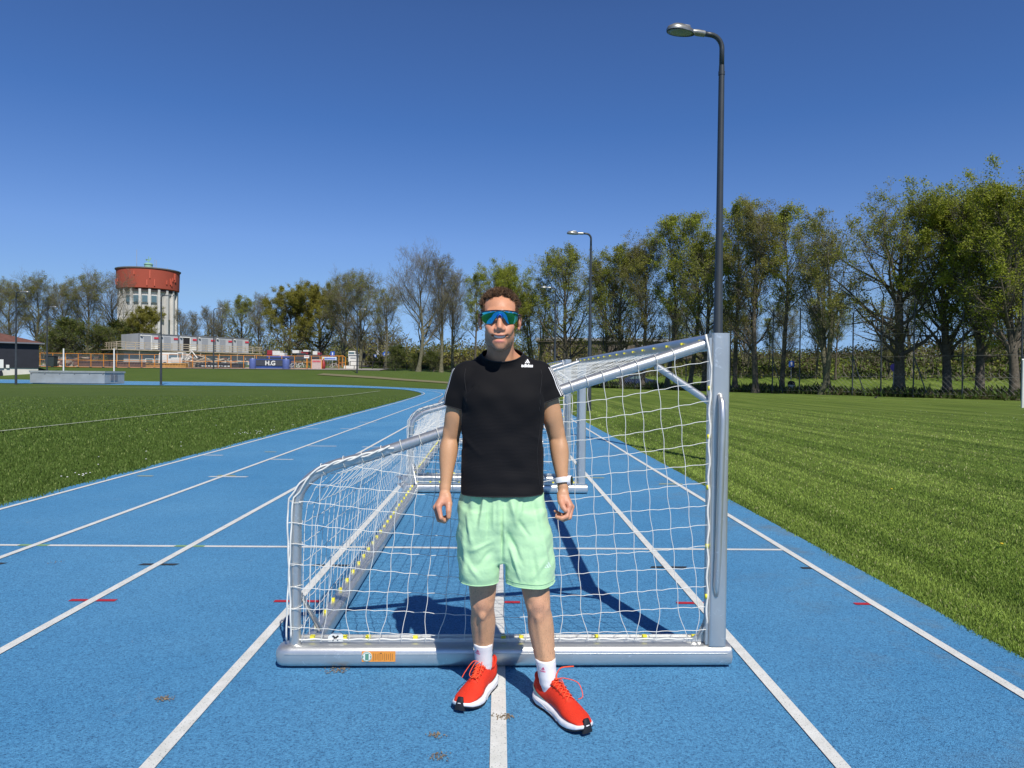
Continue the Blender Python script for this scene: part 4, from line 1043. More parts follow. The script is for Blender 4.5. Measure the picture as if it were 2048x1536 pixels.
g = PX(103, 86.5); r = empty('waste_bin', g, 0, 'dark wheeled waste bin behind the fence near the dark building', 'bin')
MB().loft([[(-.45, -.35, .1), (.45, -.35, .1), (.45, .35, .1), (-.45, .35, .1)], [(-.55, -.42, 1.3), (.55, -.42, 1.3), (.55, .42, 1.3), (-.55, .42, 1.3)]]).build('bin_body', simple('bin_dark', (0.04, 0.055, 0.06), 0.5), r)
MB().box((0, 0, 1.36), (1.2, 0.95, 0.1), bev=0.03).build('lid', M_MDK, r)
# bicycles leaning by the fence
def bicycle(px, Y, label, colr, tilt=0.1, grp='bicycles by the orange barrier'):
    g = PX(px, Y); r = empty('bicycle', g, rn.uniform(-.3, .3), label, 'bicycle', grp); r.rotation_euler.x = tilt
    mt = simple('bicycle_frame_paint', colr, 0.4)
    for x in (-0.52, 0.52):
        t = MB().tube([(x+0.34*math.cos(a), 0, 0.34+0.34*math.sin(a)) for a in np.linspace(0, 2*math.pi, 20)[:-1]], 0.022, 5, closed=True)
        for a in np.linspace(0, math.pi, 7)[:-1]: t.tube([(x-0.33*math.cos(a), 0, 0.34-0.33*math.sin(a)), (x+0.33*math.cos(a), 0, 0.34+0.33*math.sin(a))], 0.004, 3)
        t.build('wheel', M_BLACKV if colr[0] < .3 else M_STONE, r)
    f = MB()
    for a, b in (((-.52, .34), (-.1, .30)), ((-.1, .30), (-.2, .85)), ((-.52, .34), (-.18, .75)), ((-.1, .30), (.36, .80)), ((-.18, .78), (.36, .84)), ((.52, .34), (.34, .95))): f.tube([(a[0], 0, a[1]), (b[0], 0, b[1])], 0.025, 5)
    f.build('frame', mt, r); MB().tube([(.34, -.25, .98), (.34, .25, .98)], 0.02, 5).build('handlebar', M_MDK, r); MB().box((-.22, 0, .90), (.26, .14, .06), bev=.02).build('saddle', M_MDK, r)
    return r
bicycle(586, 93.2, 'pale bicycle leaning on the orange fence right of the blue container', (0.6, 0.6, 0.55))
bicycle(600, 92.4, 'white framed bicycle between the pale one and the gate', (0.75, 0.75, 0.7))
bicycle(667, 94.0, 'bicycle with light wheels under the white and blue banner', (0.5, 0.45, 0.42))
bicycle(679, 94.3, 'orange brown bicycle at the right end of the barrier', (0.45, 0.15, 0.05))
# red sack figure-sized cover, banners, signs
g = PX(647, 94.2); r = empty('red_cover', g, 0, 'dark red wrapped post standing left of the blue banner', 'cover')
MB().lathe([(.22, 0), (.25, .5), (.2, 1.0), (.1, 1.15), (.09, 1.4)], (0, 0, 0), 10).build('cover', M_MRED, r, True); MB().lathe([(.10, 1.4), (.11, 1.5), (.02, 1.6)], (0, 0, 0), 8).build('cap', simple('hi_vis_yellow', (.7, .6, .05), .5), r)
g = PX(633, 93.5); r = empty('site_banner', g, 0, 'white banner with red lettering hung on the site gate', 'banner')
MB().box((0, 0, 0.72), (1.25, 0.03, 1.25)).build('cloth', simple('banner_cloth', (0.5, 0.38, 0.35), .8), r)
m = MB(); 
for k in range(6): m.box((-0.45+k*0.18, -0.03, 1.08), (0.13, 0.03, 0.22), rn.uniform(-.1, .1), 0, rn.uniform(-.2, .2))
m.build('red_lettering', M_SGN, r)
MB().box((-0.68, 0, 0.9), (0.07, 0.07, 1.8)).build('post', M_OR, r); MB().box((0.68, 0, 0.9), (0.07, 0.07, 1.8)).build('post', M_OR, r)
g = PX(613, 92.5); r = empty('white_sign', g, 0, 'white notice board fixed high on the orange fence', 'sign')
MB().box((0, 0, 1.68), (0.65, 0.04, 0.36)).build('board', M_WHT, r); MB().box((0, 0.05, 0.9), (0.05, 0.05, 1.8)).build('post', M_OR, r)
m = MB().box((0, -0.025, 1.74), (0.5, 0.015, 0.06)).build('red_text_bar', M_SGN, r)
g = PX(706, 98); r = empty('white_cabin', g, 0, 'small white kiosk with a sloping roof beside the lamp post', 'kiosk')
wq = 16/1420*98
MB().box((0, 0.6, 0.95), (wq, 1.2, 1.9)).build('wall', M_MWH, r); MB().box((0, -0.03, 1.5), (wq*0.7, 0.05, 0.12)).build('lettering', M_GALV, r); MB().box((-0.35, -0.7, 0.2), (wq*1.2, 0.9, 0.4)).build('plinth', M_MWH, r); MB().box((0, .6, 1.95), (wq+.2, 1.5, .1)).build('roof', M_WHT, r)
g = PX(706, 104); r = empty('white_lorry', g, 0, 'white lorry front seen above the small kiosk', 'lorry')
MB().box((0, 0, 1.5), (1.0, 2.2, 1.6), bev=.1).build('cab', M_MWH, r); MB().box((0, -1.12, 1.9), (.8, .05, .5)).build('window', M_WIN, r); MB().box((0, 1.0, .5), (1.0, 4, .6)).build('chassis', M_MDK, r)
for s_ in (-1, 1): MB().tube([(s_*.45-.12, -.5, .45), (s_*.45+.12, -.5, .45)], .42, 12).build('wheel', M_BLACKV, r)
# road signs
M_BLUE = simple('road_sign_blue', (0.03, 0.12, 0.50), 0.4, var=0.03); M_SG = simple('sign_grey_post', (0.42, 0.42, 0.40), 0.5)
def road_sign(px, Y, top, shape, r_, label, mt, post_h=None, arrow=True):
    g = PX(px, Y); zt_ = P(px, top, Y).z-g.z; r = empty('road_sign', g, 0, label, 'road sign', 'road signs along the road')
    MB().tube([(0, 0, 0), (0, 0, max(zt_, post_h or 0))], 0.04, 6).build('post', M_SG, r)
    if shape == 'round':
        MB().tube([(0, -0.07, zt_-r_), (0, -0.045, zt_-r_)], r_, 20).build('plate', mt, r); 
        if arrow: MB().box((0, -0.08, zt_-r_), (0.1, 0.015, r_*1.1), ry=0.7).build('arrow', M_WHT, r)
    else:
        MB().box((0, -0.055, zt_-r_), (r_*1.8, 0.03, r_*2)).build('plate', mt, r)
        if arrow: MB().box((0, -0.08, zt_-r_*1.0), (r_*0.5, 0.015, r_*1.2)).build('symbol', M_WHT, r)
    return r
road_sign(665, 102, 703, 'rect', 0.32, 'small blue sign above the orange barrier', M_BLUE)
road_sign(726, 106, 706, 'rect', 0.42, 'dark board on two posts right of the lamp post', M_MDK, arrow=False)
road_sign(750, 112, 708, 'rect', 0.26, 'small blue sign with white symbol left of the grey roundel', M_BLUE)
road_sign(755, 112, 701, 'round', 0.36, 'round grey sign on a tall pole near the scrub', M_SG, 11.5, False)
road_sign(769.5, 113, 703, 'round', 0.36, 'round blue sign with white arrow, left of the pair', M_BLUE, 11.5)
road_sign(777, 113, 703, 'round', 0.36, 'round blue sign with white arrow, right of the pair', M_BLUE)
road_sign(1582, 71.5, 722, 'rect', 0.30, 'blue and white parking sign between the right hand trees', M_BLUE, 3.3)
road_sign(1787, 66, 727, 'round', 0.36, 'round purple blue no stopping sign beside the thick oak', simple('sign_purple', (.07, .03, .30), .4), arrow=False)
g = PX(1583, 70); r = empty('round_bin', g, 0, 'round black waste bin with a white band under the parking sign', 'bin')
MB().lathe([(.30, 0), (.32, .6)], (0, 0, 0), 16).build('bin_body', M_SG, r, True, 30); MB().lathe([(.34, .6), (.34, .75)], (0, 0, 0), 16).build('band', M_WHT, r, True, 30); MB().lathe([(.36, .75), (.36, .95), (.2, 1.12), (.02, 1.15)], (0, 0, 0), 16).build('lid', M_BLACKV, r, True, 30)
# black railing in front of the scrub
ra = PX(700, 97); rb_ = PX(905, 96); d = rb_-ra; L = d.length
r = empty('railing', ra, math.atan2(d.y, d.x), 'low black railing along the road behind the grass slope', 'railing')
for zz_ in (0.5, 1.05): MB().tube([(0, 0, zz_), (L, 0, zz_+rb_.z-ra.z)], 0.035, 5).build('rail', M_BLACKV, r)
for x in np.arange(0, L+.1, L/9): MB().box((x, 0, 0.5+x/L*(rb_.z-ra.z)), (0.09, 0.09, 1.15)).build('post', M_BLACKV, r)
# tall ball fence along the trees
M_WIRE = simple('wire_grey', (0.22, 0.22, 0.20), 0.6)
px_posts = [1080, 1140, 1206, 1270, 1338, 1372, 1414, 1460, 1545, 1599, 1705, 1762, 1827, 1925, 2043, 2110]
org = Vector((38, 50, 0)); f0 = None
def tl_hit(px, u):
    d_ = ray(px, 751); k = d_.x/d_.y                              # x = k*y ; line point org+td*s+tn*u
    o_ = Vector((38, 50))+tn*u; s_ = (o_.x-k*o_.y)/(k*td.y-td.x); p = o_+td*s_; return p, s_
pts_ = [tl_hit(px, -2.2)[0] for px in px_posts]
r = empty('ball_fence', (pts_[8].x, pts_[8].y, 0), 0, 'tall thin ball stop fence of dark posts and fine wire along the trees', 'fence')
for i, p in enumerate(pts_):
    h_ = 7.7 if i % 3 != 1 else 6.9; q0 = Vector((p.x-pts_[8].x, p.y-pts_[8].y, float(TR(p.x, p.y))))
    MB().tube([q0, q0+Vector((0, 0, h_))], 0.06, 6).build('post', M_POLE, r)
    if i % 2 == 0:
        b2 = q0+Vector((td.x, td.y, 0))*-1.1; MB().tube([b2, q0+Vector((0, 0, 3.2))], 0.045, 5).build('brace', M_POLE, r)
wv = MB()
for zz_ in (0.3, 1.6, 3.2, 5.0, 7.4):
    wv.tube([(p.x-pts_[8].x, p.y-pts_[8].y, float(TR(p.x, p.y))+zz_) for p in pts_], 0.012, 3)
for i in range(len(pts_)-1):
    a, b = pts_[i], pts_[i+1]; n_ = int((b-a).length/0.35)
    for k in range(n_):
        p = a.lerp(b, k/n_); x, y, z = p.x-pts_[8].x, p.y-pts_[8].y, float(TR(p.x, p.y)); e = (b-a).normalized()*1.6
        wv.tube([(x, y, z+0.3), (x+e.x, y+e.y, z+1.9)], 0.006, 3, caps=False); wv.tube([(x, y, z+1.9), (x+e.x, y+e.y, z+0.3)], 0.006, 3, caps=False)
wv.build('wire_net', M_WIRE, r)
# distant buildings behind the right hand trees
pa = PX(1075, 150); h1 = P(1080, 676, 150).z; h0 = P(1080, 712, 150).z
r = empty('long_building', (pa.x, 150, 0), rad(-4), 'long low brown building with a flat pale roof edge behind the trees', 'building')
Lb = 340/1420*150
MB().box((Lb/2, 6, (h0+h1)/2-1), (Lb, 12, h1-h0+1)).build('wall', simple('brown_wall', (0.13, 0.105, 0.085), 0.9), r)
MB().box((Lb/2, 5.9, h1-0.25), (Lb+1, 13, 0.6)).build('roof', simple('roof_edge', (0.40, 0.40, 0.40), 0.6), r)
for k in range(9): MB().box((3+k*Lb/9.5, -0.05, h1-3), (0.35, 0.3, 3.4)).build('pillar', M_SG, r)
g = PX(1836, 95); zc = P(1836, 728, 95).z
r = empty('white_house', (g.x, g.y, zc-2.2), rad(-20), 'small white gabled house on the bank behind the thick oak', 'house')
MB().box((0, 2, 1.5), (3.6, 4, 3.0)).build('wall', M_MWH, r); MB().prism([(-2.1, 3.0), (2.1, 3.0), (0, 4.1)], -0.2, 4.2).build('roof', M_SG, r)
f = MB().box((0.3, -0.03, 1.9), (0.9, 0.06, 0.9)).build('window', M_WHT, r); MB().box((0.3, -0.06, 1.9), (0.7, 0.05, 0.7)).build('pane', M_WIN, f)
# white football goal cut by the right edge, small dark bird
g = PX(2046, 36.0); zg = P(2046, 720, 36).z-g.z
r = empty('football_goal', g, rad(-25), 'white football goal post at the right edge of the picture', 'football goal')
for x in (0, 5.0): MB().tube([(x, 0, 0), (x, 0, zg)], 0.06, 12).build('upright', M_WHT, r, True, 30)
MB().tube([(-0.06, 0, zg), (5.06, 0, zg)], 0.062, 12).build('crossbar', M_WHT, r, True, 30)
g = PX(1752, 49)
r = empty('small_bird', (g.x, g.y, g.z+0.02), 0.4, 'small black bird on the mown grass before the thick oak', 'bird')
MB().loft([[(x, y*w_, 0.10+z*w_+lz) for y, z in [(math.cos(a)*.06, math.sin(a)*.06) for a in np.linspace(0, 2*math.pi, 10)[:-1]]] for x, w_, lz in ((-.17, .12, -.03), (-.10, .5, -.01), (0, 1.0, 0), (.08, .8, .03), (.12, .45, .07), (.16, .5, .09), (.19, .3, .09), (.22, .05, .085))]).build('body', M_BLACKV, r, True)
for s_ in (-1, 1): MB().tube([(0.02, s_*.02, .07), (.03, s_*.02, -.02)], .006, 4).build('leg', M_BLACKV, r)
# ================================================================== the two small aluminium goals
q = NT('aluminium'); co = q.coord('Object', scale=(1, 1, 1))
br = q.noise(q.coord('Object', scale=(60, 60, 4)), 3, 4, 0.7); sc = q.noise(co, 18, 6, 0.75, 0.8); lg = q.noise(co, 3, 4)
q.set(Base_Color=q.mix(q.ramp(sc, [(0.60, (0, 0, 0)), (0.68, (1, 1, 1))]), q.ramp(lg, [(0.3, (0.58, 0.58, 0.57)), (0.7, (0.68, 0.68, 0.66))]), (0.80, 0.80, 0.79)),
      Metallic=0.82, Roughness=q.ramp(br, [(0.2, (0.30,)*3), (0.8, (0.46,)*3)]), Specular_IOR_Level=0.5)
q.bump(sc, 0.12, 0.003); M_ALU = q.m
M_NET = simple('white_net_cord', (0.72, 0.72, 0.68), 0.75, var=0.06, scale=30)
M_CLIP = simple('yellow_clip', (0.78, 0.70, 0.05), 0.5, var=0.05)
M_STK = simple('orange_sticker', lin(226, 148, 60), 0.5, var=0.03)
M_INK = simple('dark_ink', (0.03, 0.03, 0.03), 0.6); M_STW = simple('sticker_white', (0.75, 0.76, 0.72), 0.5, var=0.02); M_STG = simple('sticker_green', (0.10, 0.28, 0.20), 0.5)
GW, GL, TR_ = 2.08, 5.06, 0.026
prof = [(.037, .10), (.037, .594), (.038, .755), (.050, .826), (.090, .880), (.155, .926), (.216, .952), (.341, .983), (.475, 1.025), (.68, 1.094), (.823, 1.144), (1.287, 1.318), (1.53, 1.395), (1.728, 1.459), (2.0, 1.550)]
def rs(poly, ds):
    p = np.array(poly, float); d = np.r_[0, np.cumsum(np.hypot(*np.diff(p, axis=0).T))]; n = max(2, int(round(d[-1]/ds))+1); s_ = np.linspace(0, d[-1], n)
    return np.stack([np.interp(s_, d, p[:, 0]), np.interp(s_, d, p[:, 1])], 1)
def smooth_prof(p, it=3):
    p = np.array(p, float)
    for _ in range(it):
        q_ = [p[0]]
        for i in range(len(p)-1): q_ += [p[i]*.75+p[i+1]*.25, p[i]*.25+p[i+1]*.75]
        q_.append(p[-1]); p = np.array(q_)
    return p
sp = smooth_prof(prof, 2)
def ztop(x): return np.interp(x, sp[3:, 0], sp[3:, 1])
def bar_ring(c, ry, rz, n=28, e=3.0):
    out = []
    for k in range(n):
        a = 2*math.pi*k/n; ca, sa = math.cos(a), math.sin(a)
        out.append((c[0]+ry*math.copysign(abs(ca)**(2/e), ca), c[1]+rz*math.copysign(abs(sa)**(2/e), sa)))
    return out
def make_goal(label, rngseed):
    rg = np.random.default_rng(rngseed); R = random.Random(rngseed)
    root = empty('football_goal', (0, 0, 0), 0, label, 'football goal', 'small aluminium goals parked on the track')
    for y0, s_ in ((0.0, 1), (GL, -1)):                                     # side bars on the ground
        m = MB(); yc = y0+0.06*s_
        xs_ = [-.045, -.035, -.015, 0.03, 1.0, GW+.005, GW+.022, GW+.028]; k_ = [.55, .82, .97, 1, 1, 1, .96, .85]
        m.loft([[(x, yc+(y-0)*k, 0.058+z*k) for y, z in bar_ring((0, 0), .06, .052)] for x, k in zip(xs_, k_)])
        m.box((GW/2, yc+0.022*s_, .113), (GW-.02, .050, .010)); m.box((GW/2, yc+0.050*s_, .118), (GW-.02, .006, .018))
        m.box((GW/2, yc-0.0605*s_, .074), (GW, .003, .003))
        b = m.build('side_bar', M_ALU, root, True, 35)
        for xc in (.113, .265, .375, .60, 1.02, 1.105, 1.47, 1.70, 1.94):
            MB().box((xc, yc+0.012*s_, .128), (.022, .022, .020), bev=.003).build('net_clip', M_CLIP, b)
        # side frame tube and front upright
        yt = y0+0.055*s_
        t = MB().tube([(x, yt, z) for x, z in rs(sp, .04)], TR_, 16).build('side_tube', M_ALU, root, True, 40)
        u = MB(); u.loft([[(2.035+ry, yt+yy, z) for ry, yy in bar_ring((0, 0), .043, .050, 28, 7)] for z in (.105, .4, 1.2, 1.592)])
        u.box((1.986, yt-.020*s_, .84), (.012, .030, 1.46))
        up_ = u.build('upright', M_ALU, root, True, 35)
        h = MB().tube([(2.028, yt-.052*s_, 1.30), (2.030, yt-.075*s_, 1.265), (2.031, yt-.085*s_, 1.18), (2.030, yt-.072*s_, .9), (2.026, yt-.066*s_, .55), (2.022, yt-.060*s_, .40), (2.024, yt-.048*s_, .345)], [.012, .015, .017, .016, .015, .015, .010], 12).build('handle', M_ALU, up_, True)
        MB().tube([(1.735, yt, 1.435), (1.998, yt, 1.262)], .0165, 12).build('brace', M_ALU, root, True, 40)
        MB().prism([(1.90, .112), (1.995, .112), (1.995, .27), (1.975, .20), (1.95, .15)], yt-.003, yt+.003).build('gusset', M_ALU, root)
        MB().tube([(.055, yt+.02*s_, .33), (.115, yt+.16*s_, .115)], .013, 10).build('corner_brace', M_ALU, root, True, 40)
    m = MB(); m.loft([[(.085+x, y, .052+z) for x, z in bar_ring((0, 0), .048, .044)] for y in (.11, GL-.11)]); m.box((.085, GL/2, .100), (.03, GL-.22, .010))
    bb_ = m.build('back_bar', M_ALU, root, True, 35)
    for k in range(24): MB().box((.075, .30+k*.195, .112), (.020, .020, .018), bev=.003).build('net_clip', M_CLIP, bb_)
    m = MB(); m.loft([[(2.035+x, y, 1.555+z) for x, z in bar_ring((0, 0), .043, .040, 28, 3.2)] for y in (.105, GL-.105)])
    cb_ = m.build('crossbar', M_ALU, root, True, 35)
    for k in range(15): MB().box((1.985, .2+k*.33, 1.562), (.012, .012, .012)).build('net_clip', M_CLIP, cb_)
    # ------- net
    n = MB(); cr = .0017
    def string(pts, r=cr): 
        if len(pts) > 1: n.tube(pts, r, 5, caps=False)
    ph = rg.uniform(0, 6.28, 60)
    for y0, s_ in ((0.0, 1), (GL, -1)):
        yn = y0+0.050*s_; near = y0 == 0.0
        for k in range(1, 17):                                              # rows
            zc = .055+.090*k; sl = min(.17, .03+.125*zc); pts = []
            for x in np.arange(.010, 1.996, .0235):
                z = zc+sl*(math.sqrt((x-1.02)**2+.04)-.2)+.005*abs(math.sin(math.pi*x/.094+ph[k]))+.006*math.sin(x*5+ph[k])
                lim = ztop(max(x, .037))-.02 if x > .037 else .75
                bul = .035*math.sin(math.pi*min(1, x/2))*s_*math.sin(math.pi*min(1, max(0, z/1.2)))
                if z < lim: pts.append((x, yn-.030*s_+bul, z))
                else:
                    if len(pts) > 1: string(pts)
                    pts = []
            if pts: string(pts)
            if near or True:
                z = zc+sl*(math.sqrt((.037-1.02)**2+.04)-.2)
                if z < .78: n.tube([(.037+.031*math.cos(a), yn+.005*s_+.031*math.sin(a), z+.004*math.sin(a*2+k)) for a in np.linspace(0, 6.28, 13)[:-1]], cr, 4, closed=True)
        for j in range(0, 21):                                              # columns
            xb = .075+.0945*j; pts = []; ln = .11*math.cos(math.pi*xb/2.05)
            for z in np.arange(.125, 1.60, .030):
                x = xb+ln*(z-.1)+.006*math.sin(z*math.pi/.045*.5+ph[j+20])*.6+.028*math.exp(-((z-.13)/.07)**2)*math.sin(ph[j+20])
                x = min(x, 1.985)
                bul = .035*math.sin(math.pi*min(1, x/2))*s_*math.sin(math.pi*min(1, z/1.2))
                if z < ztop(x)-.01: pts.append((x, yn-.030*s_+bul, z))
            string(pts)
            if pts:
                x, _, z = pts[-1]; zt_ = float(ztop(x)); sl_ = (float(ztop(x+.02))-zt_)/.02; nrm = Vector((-sl_, 0, 1)).normalized()
                n.tube([Vector((x, yn+.005*s_, zt_))+nrm*(.031*math.cos(a))+Vector((0, 1, 0))*(.031*math.sin(a)) for a in np.linspace(0, 6.28, 13)[:-1]], cr, 4, closed=True)
        # edge ropes
        n.tube([(x, yn-.005*s_, .128+.002*math.sin(x*60)) for x in np.arange(.03, 1.95, .02)], .0042, 5)
        n.tube([(1.95, yn-.01*s_, .13), (1.985, yn-.02*s_, .20)]+[(1.985+.004*math.sin(z*40), yn-.03*s_, z) for z in np.arange(.22, 1.34, .03)]+[(1.992, yn-.03*s_, 1.42), (1.975, yn-.035*s_, 1.52), (1.965, yn-.02*s_, 1.585)], .0055, 5)
        ed = rs(sp, .02); tg = 14
        for off in (0, 1):
            n.tube([(x+.010*math.cos(i*.10+off*3.1)-(.022 if z < .8 else 0), yn-.030*s_+.004*math.sin(i*.9+off*3), z+(.012 if z > .8 else 0)+.006*math.cos(i*.9+off*3)) for i, (x, z) in enumerate(ed[2:62])], .0045, 5)
        for z in (.34, .58, .86, 1.10, 1.33): 
            n.mi = 1; n.box((1.982, yn-.028*s_, z), (.012, .012, .022)); n.mi = 0
    # roof and back: one sheet from the back bar over the frame to the crossbar
    path = rs([(.075, .105), (.06, .45), (.062, .74), (.085, .83), (.13, .88)]+[(x, z-.012) for x, z in prof[5:]], .0975)
    ns = len(path); nyy = int(GL/.098); ys_ = np.linspace(.06, GL-.06, nyy)
    G_ = np.zeros((ns, nyy, 3))
    for i, (x, z) in enumerate(path):
        s1 = i/(ns-1)
        for j, y in enumerate(ys_):
            w_ = math.sin(math.pi*(y/GL))**0.55
            top_ = max(0, (s1-.25)/.75); sag = (.06*math.sin(math.pi*min(1, top_))*w_ + (.10 if .2 < s1 < .36 else 0)*w_*math.sin(math.pi*(s1-.2)/.16))
            pull = .10*w_*math.sin(math.pi*min(1, s1/.62))
            G_[i, j] = (x+pull+R.gauss(0, .0015), y+R.gauss(0, .002), z-sag+R.gauss(0, .0015))
    def dens(row):
        out = []
        for a, b in zip(row[:-1], row[1:]): out += [a, (a+b)/2+np.array([0, 0, -.004])]
        return out+[row[-1]]
    for i in range(ns): string([tuple(v) for v in dens(G_[i])])
    for j in range(nyy): string([tuple(v) for v in dens(G_[:, j])])
    nm = n.build('net', [M_NET, M_CLIP], root, True)
    return root
GA = rad(0.8)
goal = make_goal('nearest small aluminium goal with a white net, standing right behind the man', 3)
goal.location = (-0.985, 3.30, 0.004); goal.rotation_euler = (0, 0, GA)
# sticker and X plate, only on the near goal's front bar
bar = [o for o in goal.children if o.name.startswith('side_bar')][0]
st = MB(); st.box((.437, -.0025, .065), (.155, .004, .048)); sk = st.build('warning_sticker', M_STK, bar)
m = MB().tube([(.383, -.005, .066), (.383, -.0065, .066)], .0235, 24)
m.build('round_seal', M_STW, sk)
m = MB(); m.box((.384, -.0078, .066), (.016, .002, .028)); m.build('green_mark', M_STG, sk)
m = MB(); m.tube([(.383+.0205*math.cos(a), -.0072, .066+.0205*math.sin(a)) for a in np.linspace(0, 6.28, 25)[:-1]], .0012, 4, closed=True)
m.box((.366, -.0078, .066), (.004, .002, .007)); m.box((.400, -.0078, .066), (.003, .002, .005)); m.build('seal_ring', M_STG, sk)
m = MB()
for k in range(11):
    x = .413+k*.0088
    if k == 4: m.prism([(x-.004, .078), (x+.004, .078), (x, .086)], -.0056, -.0046); m.box((x, -.0052, .060), (.0012, .0012, .026))
    else: m.box((x, -.0052, .064), (.0014, .0012, .034-.004*(k % 3)))
m.build('small_print', M_INK, sk)
m = MB().prism([(.192, .118), (.262, .118), (.262, .150), (.250, .156), (.212, .156), (.192, .142)], .045, .050); xp = m.build('label_plate', M_STW, bar)
m = MB(); m.box((.227, .0435, .135), (.034, .002, .007), ry=rad(38)); m.box((.227, .0430, .135), (.034, .002, .007), ry=rad(-38)); m.build('cross_mark', M_INK, xp)
goal2 = copy_tree(goal)
for c in list(goal2.children):
    for d in list(c.children):
        if d.name.split('.')[0] in ('warning_sticker', 'label_plate'):
            for e in list(d.children): bpy.data.objects.remove(e)
            bpy.data.objects.remove(d)
goal2.location = (-1.16, 8.95, 0.004); goal2['label'] = 'second small aluminium goal with a white net, mostly hidden behind the first one'
# ================================================================== the man
def vec(*a): return np.array(a, float)
def W(px, py, Y): p = P(px, py, Y); return vec(p.x, p.y, p.z)
class SDF:
    """signed distance field on a grid, shapes merged with smooth unions"""
    def __init__(s, lo, hi, h):
        s.h = h; s.lo = np.array(lo, float); s.n = np.ceil((np.array(hi)-s.lo)/h).astype(int)+1
        s.D = np.full(s.n, 0.06, np.float32)
    def win(s, lo, hi, m):
        a = np.clip(np.floor((np.array(lo)-m-s.lo)/s.h).astype(int), 0, s.n-1); b = np.clip(np.ceil((np.array(hi)+m-s.lo)/s.h).astype(int)+1, 1, s.n)
        ax = [s.lo[i]+s.h*np.arange(a[i], b[i]) for i in range(3)]
        return tuple(slice(a[i], b[i]) for i in range(3)), ax[0][:, None, None], ax[1][None, :, None], ax[2][None, None, :]
    def put(s, sl, d, k):
        D = s.D[sl]
        if k > 0:
            h = np.clip(0.5+0.5*(D-d)/k, 0, 1); s.D[sl] = D*(1-h)+d*h-k*h*(1-h)
        else: s.D[sl] = np.minimum(D, d)
    def cut(s, sl, d, k):
        D = s.D[sl]; h = np.clip(0.5-0.5*(D+d)/max(k, 1e-6), 0, 1); s.D[sl] = D*(1-h)-d*h+k*h*(1-h)
    def cone(s, a, b, ra, rb, k=0.01, flat=None, sub=False):
        """round cone a->b; flat=(axis vector, factor>1 makes it thinner along it)"""
        a = np.array(a, float); b = np.array(b, float); r = max(ra, rb); lo = np.minimum(a, b)-r; hi = np.maximum(a, b)+r
        sl, x, y, z = s.win(lo, hi, k+0.012); ab = b-a; L2 = max(ab@ab, 1e-9)
        px, py, pz = x-a[0], y-a[1], z-a[2]
        t = np.clip((px*ab[0]+py*ab[1]+pz*ab[2])/L2, 0, 1)
        dx, dy, dz = px-t*ab[0], py-t*ab[1], pz-t*ab[2]
        d2 = dx*dx+dy*dy+dz*dz
        if flat is not None:
            ax, f = flat; ax = np.array(ax, float)/np.linalg.norm(ax); q = dx*ax[0]+dy*ax[1]+dz*ax[2]; d2 = d2+q*q*(f*f-1)
        d = np.sqrt(d2)-(ra+(rb-ra)*t)
        (s.cut if sub else s.put)(sl, d.astype(np.float32), k)
    def chain(s, pts, k=0.012):
        """a limb: joined round cones merged first with each other, then with the body"""
        A = np.array([p for p, _ in pts]); R_ = [r for _, r in pts]; m = max(R_)
        sl, x, y, z = s.win(A.min(0)-m, A.max(0)+m, k+0.012); D = None
        for i in range(len(pts)-1):
            a, ab = A[i], A[i+1]-A[i]; L2 = max(ab@ab, 1e-9); px, py, pz = x-a[0], y-a[1], z-a[2]
            t = np.clip((px*ab[0]+py*ab[1]+pz*ab[2])/L2, 0, 1)
            d = np.sqrt((px-t*ab[0])**2+(py-t*ab[1])**2+(pz-t*ab[2])**2)-(R_[i]+(R_[i+1]-R_[i])*t)
            if D is None: D = d
            else: h = np.clip(0.5+0.5*(D-d)/.003, 0, 1); D = D*(1-h)+d*h-.003*h*(1-h)
        s.put(sl, D.astype(np.float32), k)
    def ell(s, c, r, k=0.01, R=None, sub=False):
        c = np.array(c, float); r = np.array(r, float); m = r.max() if R is not None else 0
        lo, hi = (c-m, c+m) if R is not None else (c-r, c+r)
        sl, x, y, z = s.win(lo, hi, k+0.012); x, y, z = x-c[0], y-c[1], z-c[2]
        if R is not None:
            R = np.array(R); x, y, z = R[0, 0]*x+R[0, 1]*y+R[0, 2]*z, R[1, 0]*x+R[1, 1]*y+R[1, 2]*z, R[2, 0]*x+R[2, 1]*y+R[2, 2]*z
        k0 = np.sqrt((x/r[0])**2+(y/r[1])**2+(z/r[2])**2); k1 = np.sqrt((x/r[0]**2)**2+(y/r[1]**2)**2+(z/r[2]**2)**2)
        d = k0*(k0-1)/(k1+1e-6)
        (s.cut if sub else s.put)(sl, d.astype(np.float32), k)
    def column(s, secs, k=0.01, e=2.4):
        """stack of super-ellipse sections (z, cx, cy, rx, ry), z ascending"""
        q = np.array(secs, float); lo = [(q[:, 1]-q[:, 3]).min(), (q[:, 2]-q[:, 4]).min(), q[0, 0]]; hi = [(q[:, 1]+q[:, 3]).max(), (q[:, 2]+q[:, 4]).max(), q[-1, 0]]
        sl, x, y, z = s.win(lo, hi, k+0.012); zz = z.ravel()
        # smooth interpolation
        def it(c):
            zs = np.linspace(q[0, 0], q[-1, 0], 200); v = np.interp(zs, q[:, 0], q[:, c]); ker = np.hanning(19); ker /= ker.sum()
            v = np.convolve(np.pad(v, 9, 'edge'), ker, 'valid'); return np.interp(zz, zs, v)[None, None, :]
        cx, cy, rx, ry = it(1), it(2), it(3), it(4)
        f = (np.abs((x-cx)/rx)**e+np.abs((y-cy)/ry)**e)**(1/e)
        d = (f-1)*np.minimum(rx, ry)
        dz = np.maximum(q[0, 0]-z, z-q[-1, 0]); d = np.maximum(d, dz)
        s.put(sl, d.astype(np.float32), k)
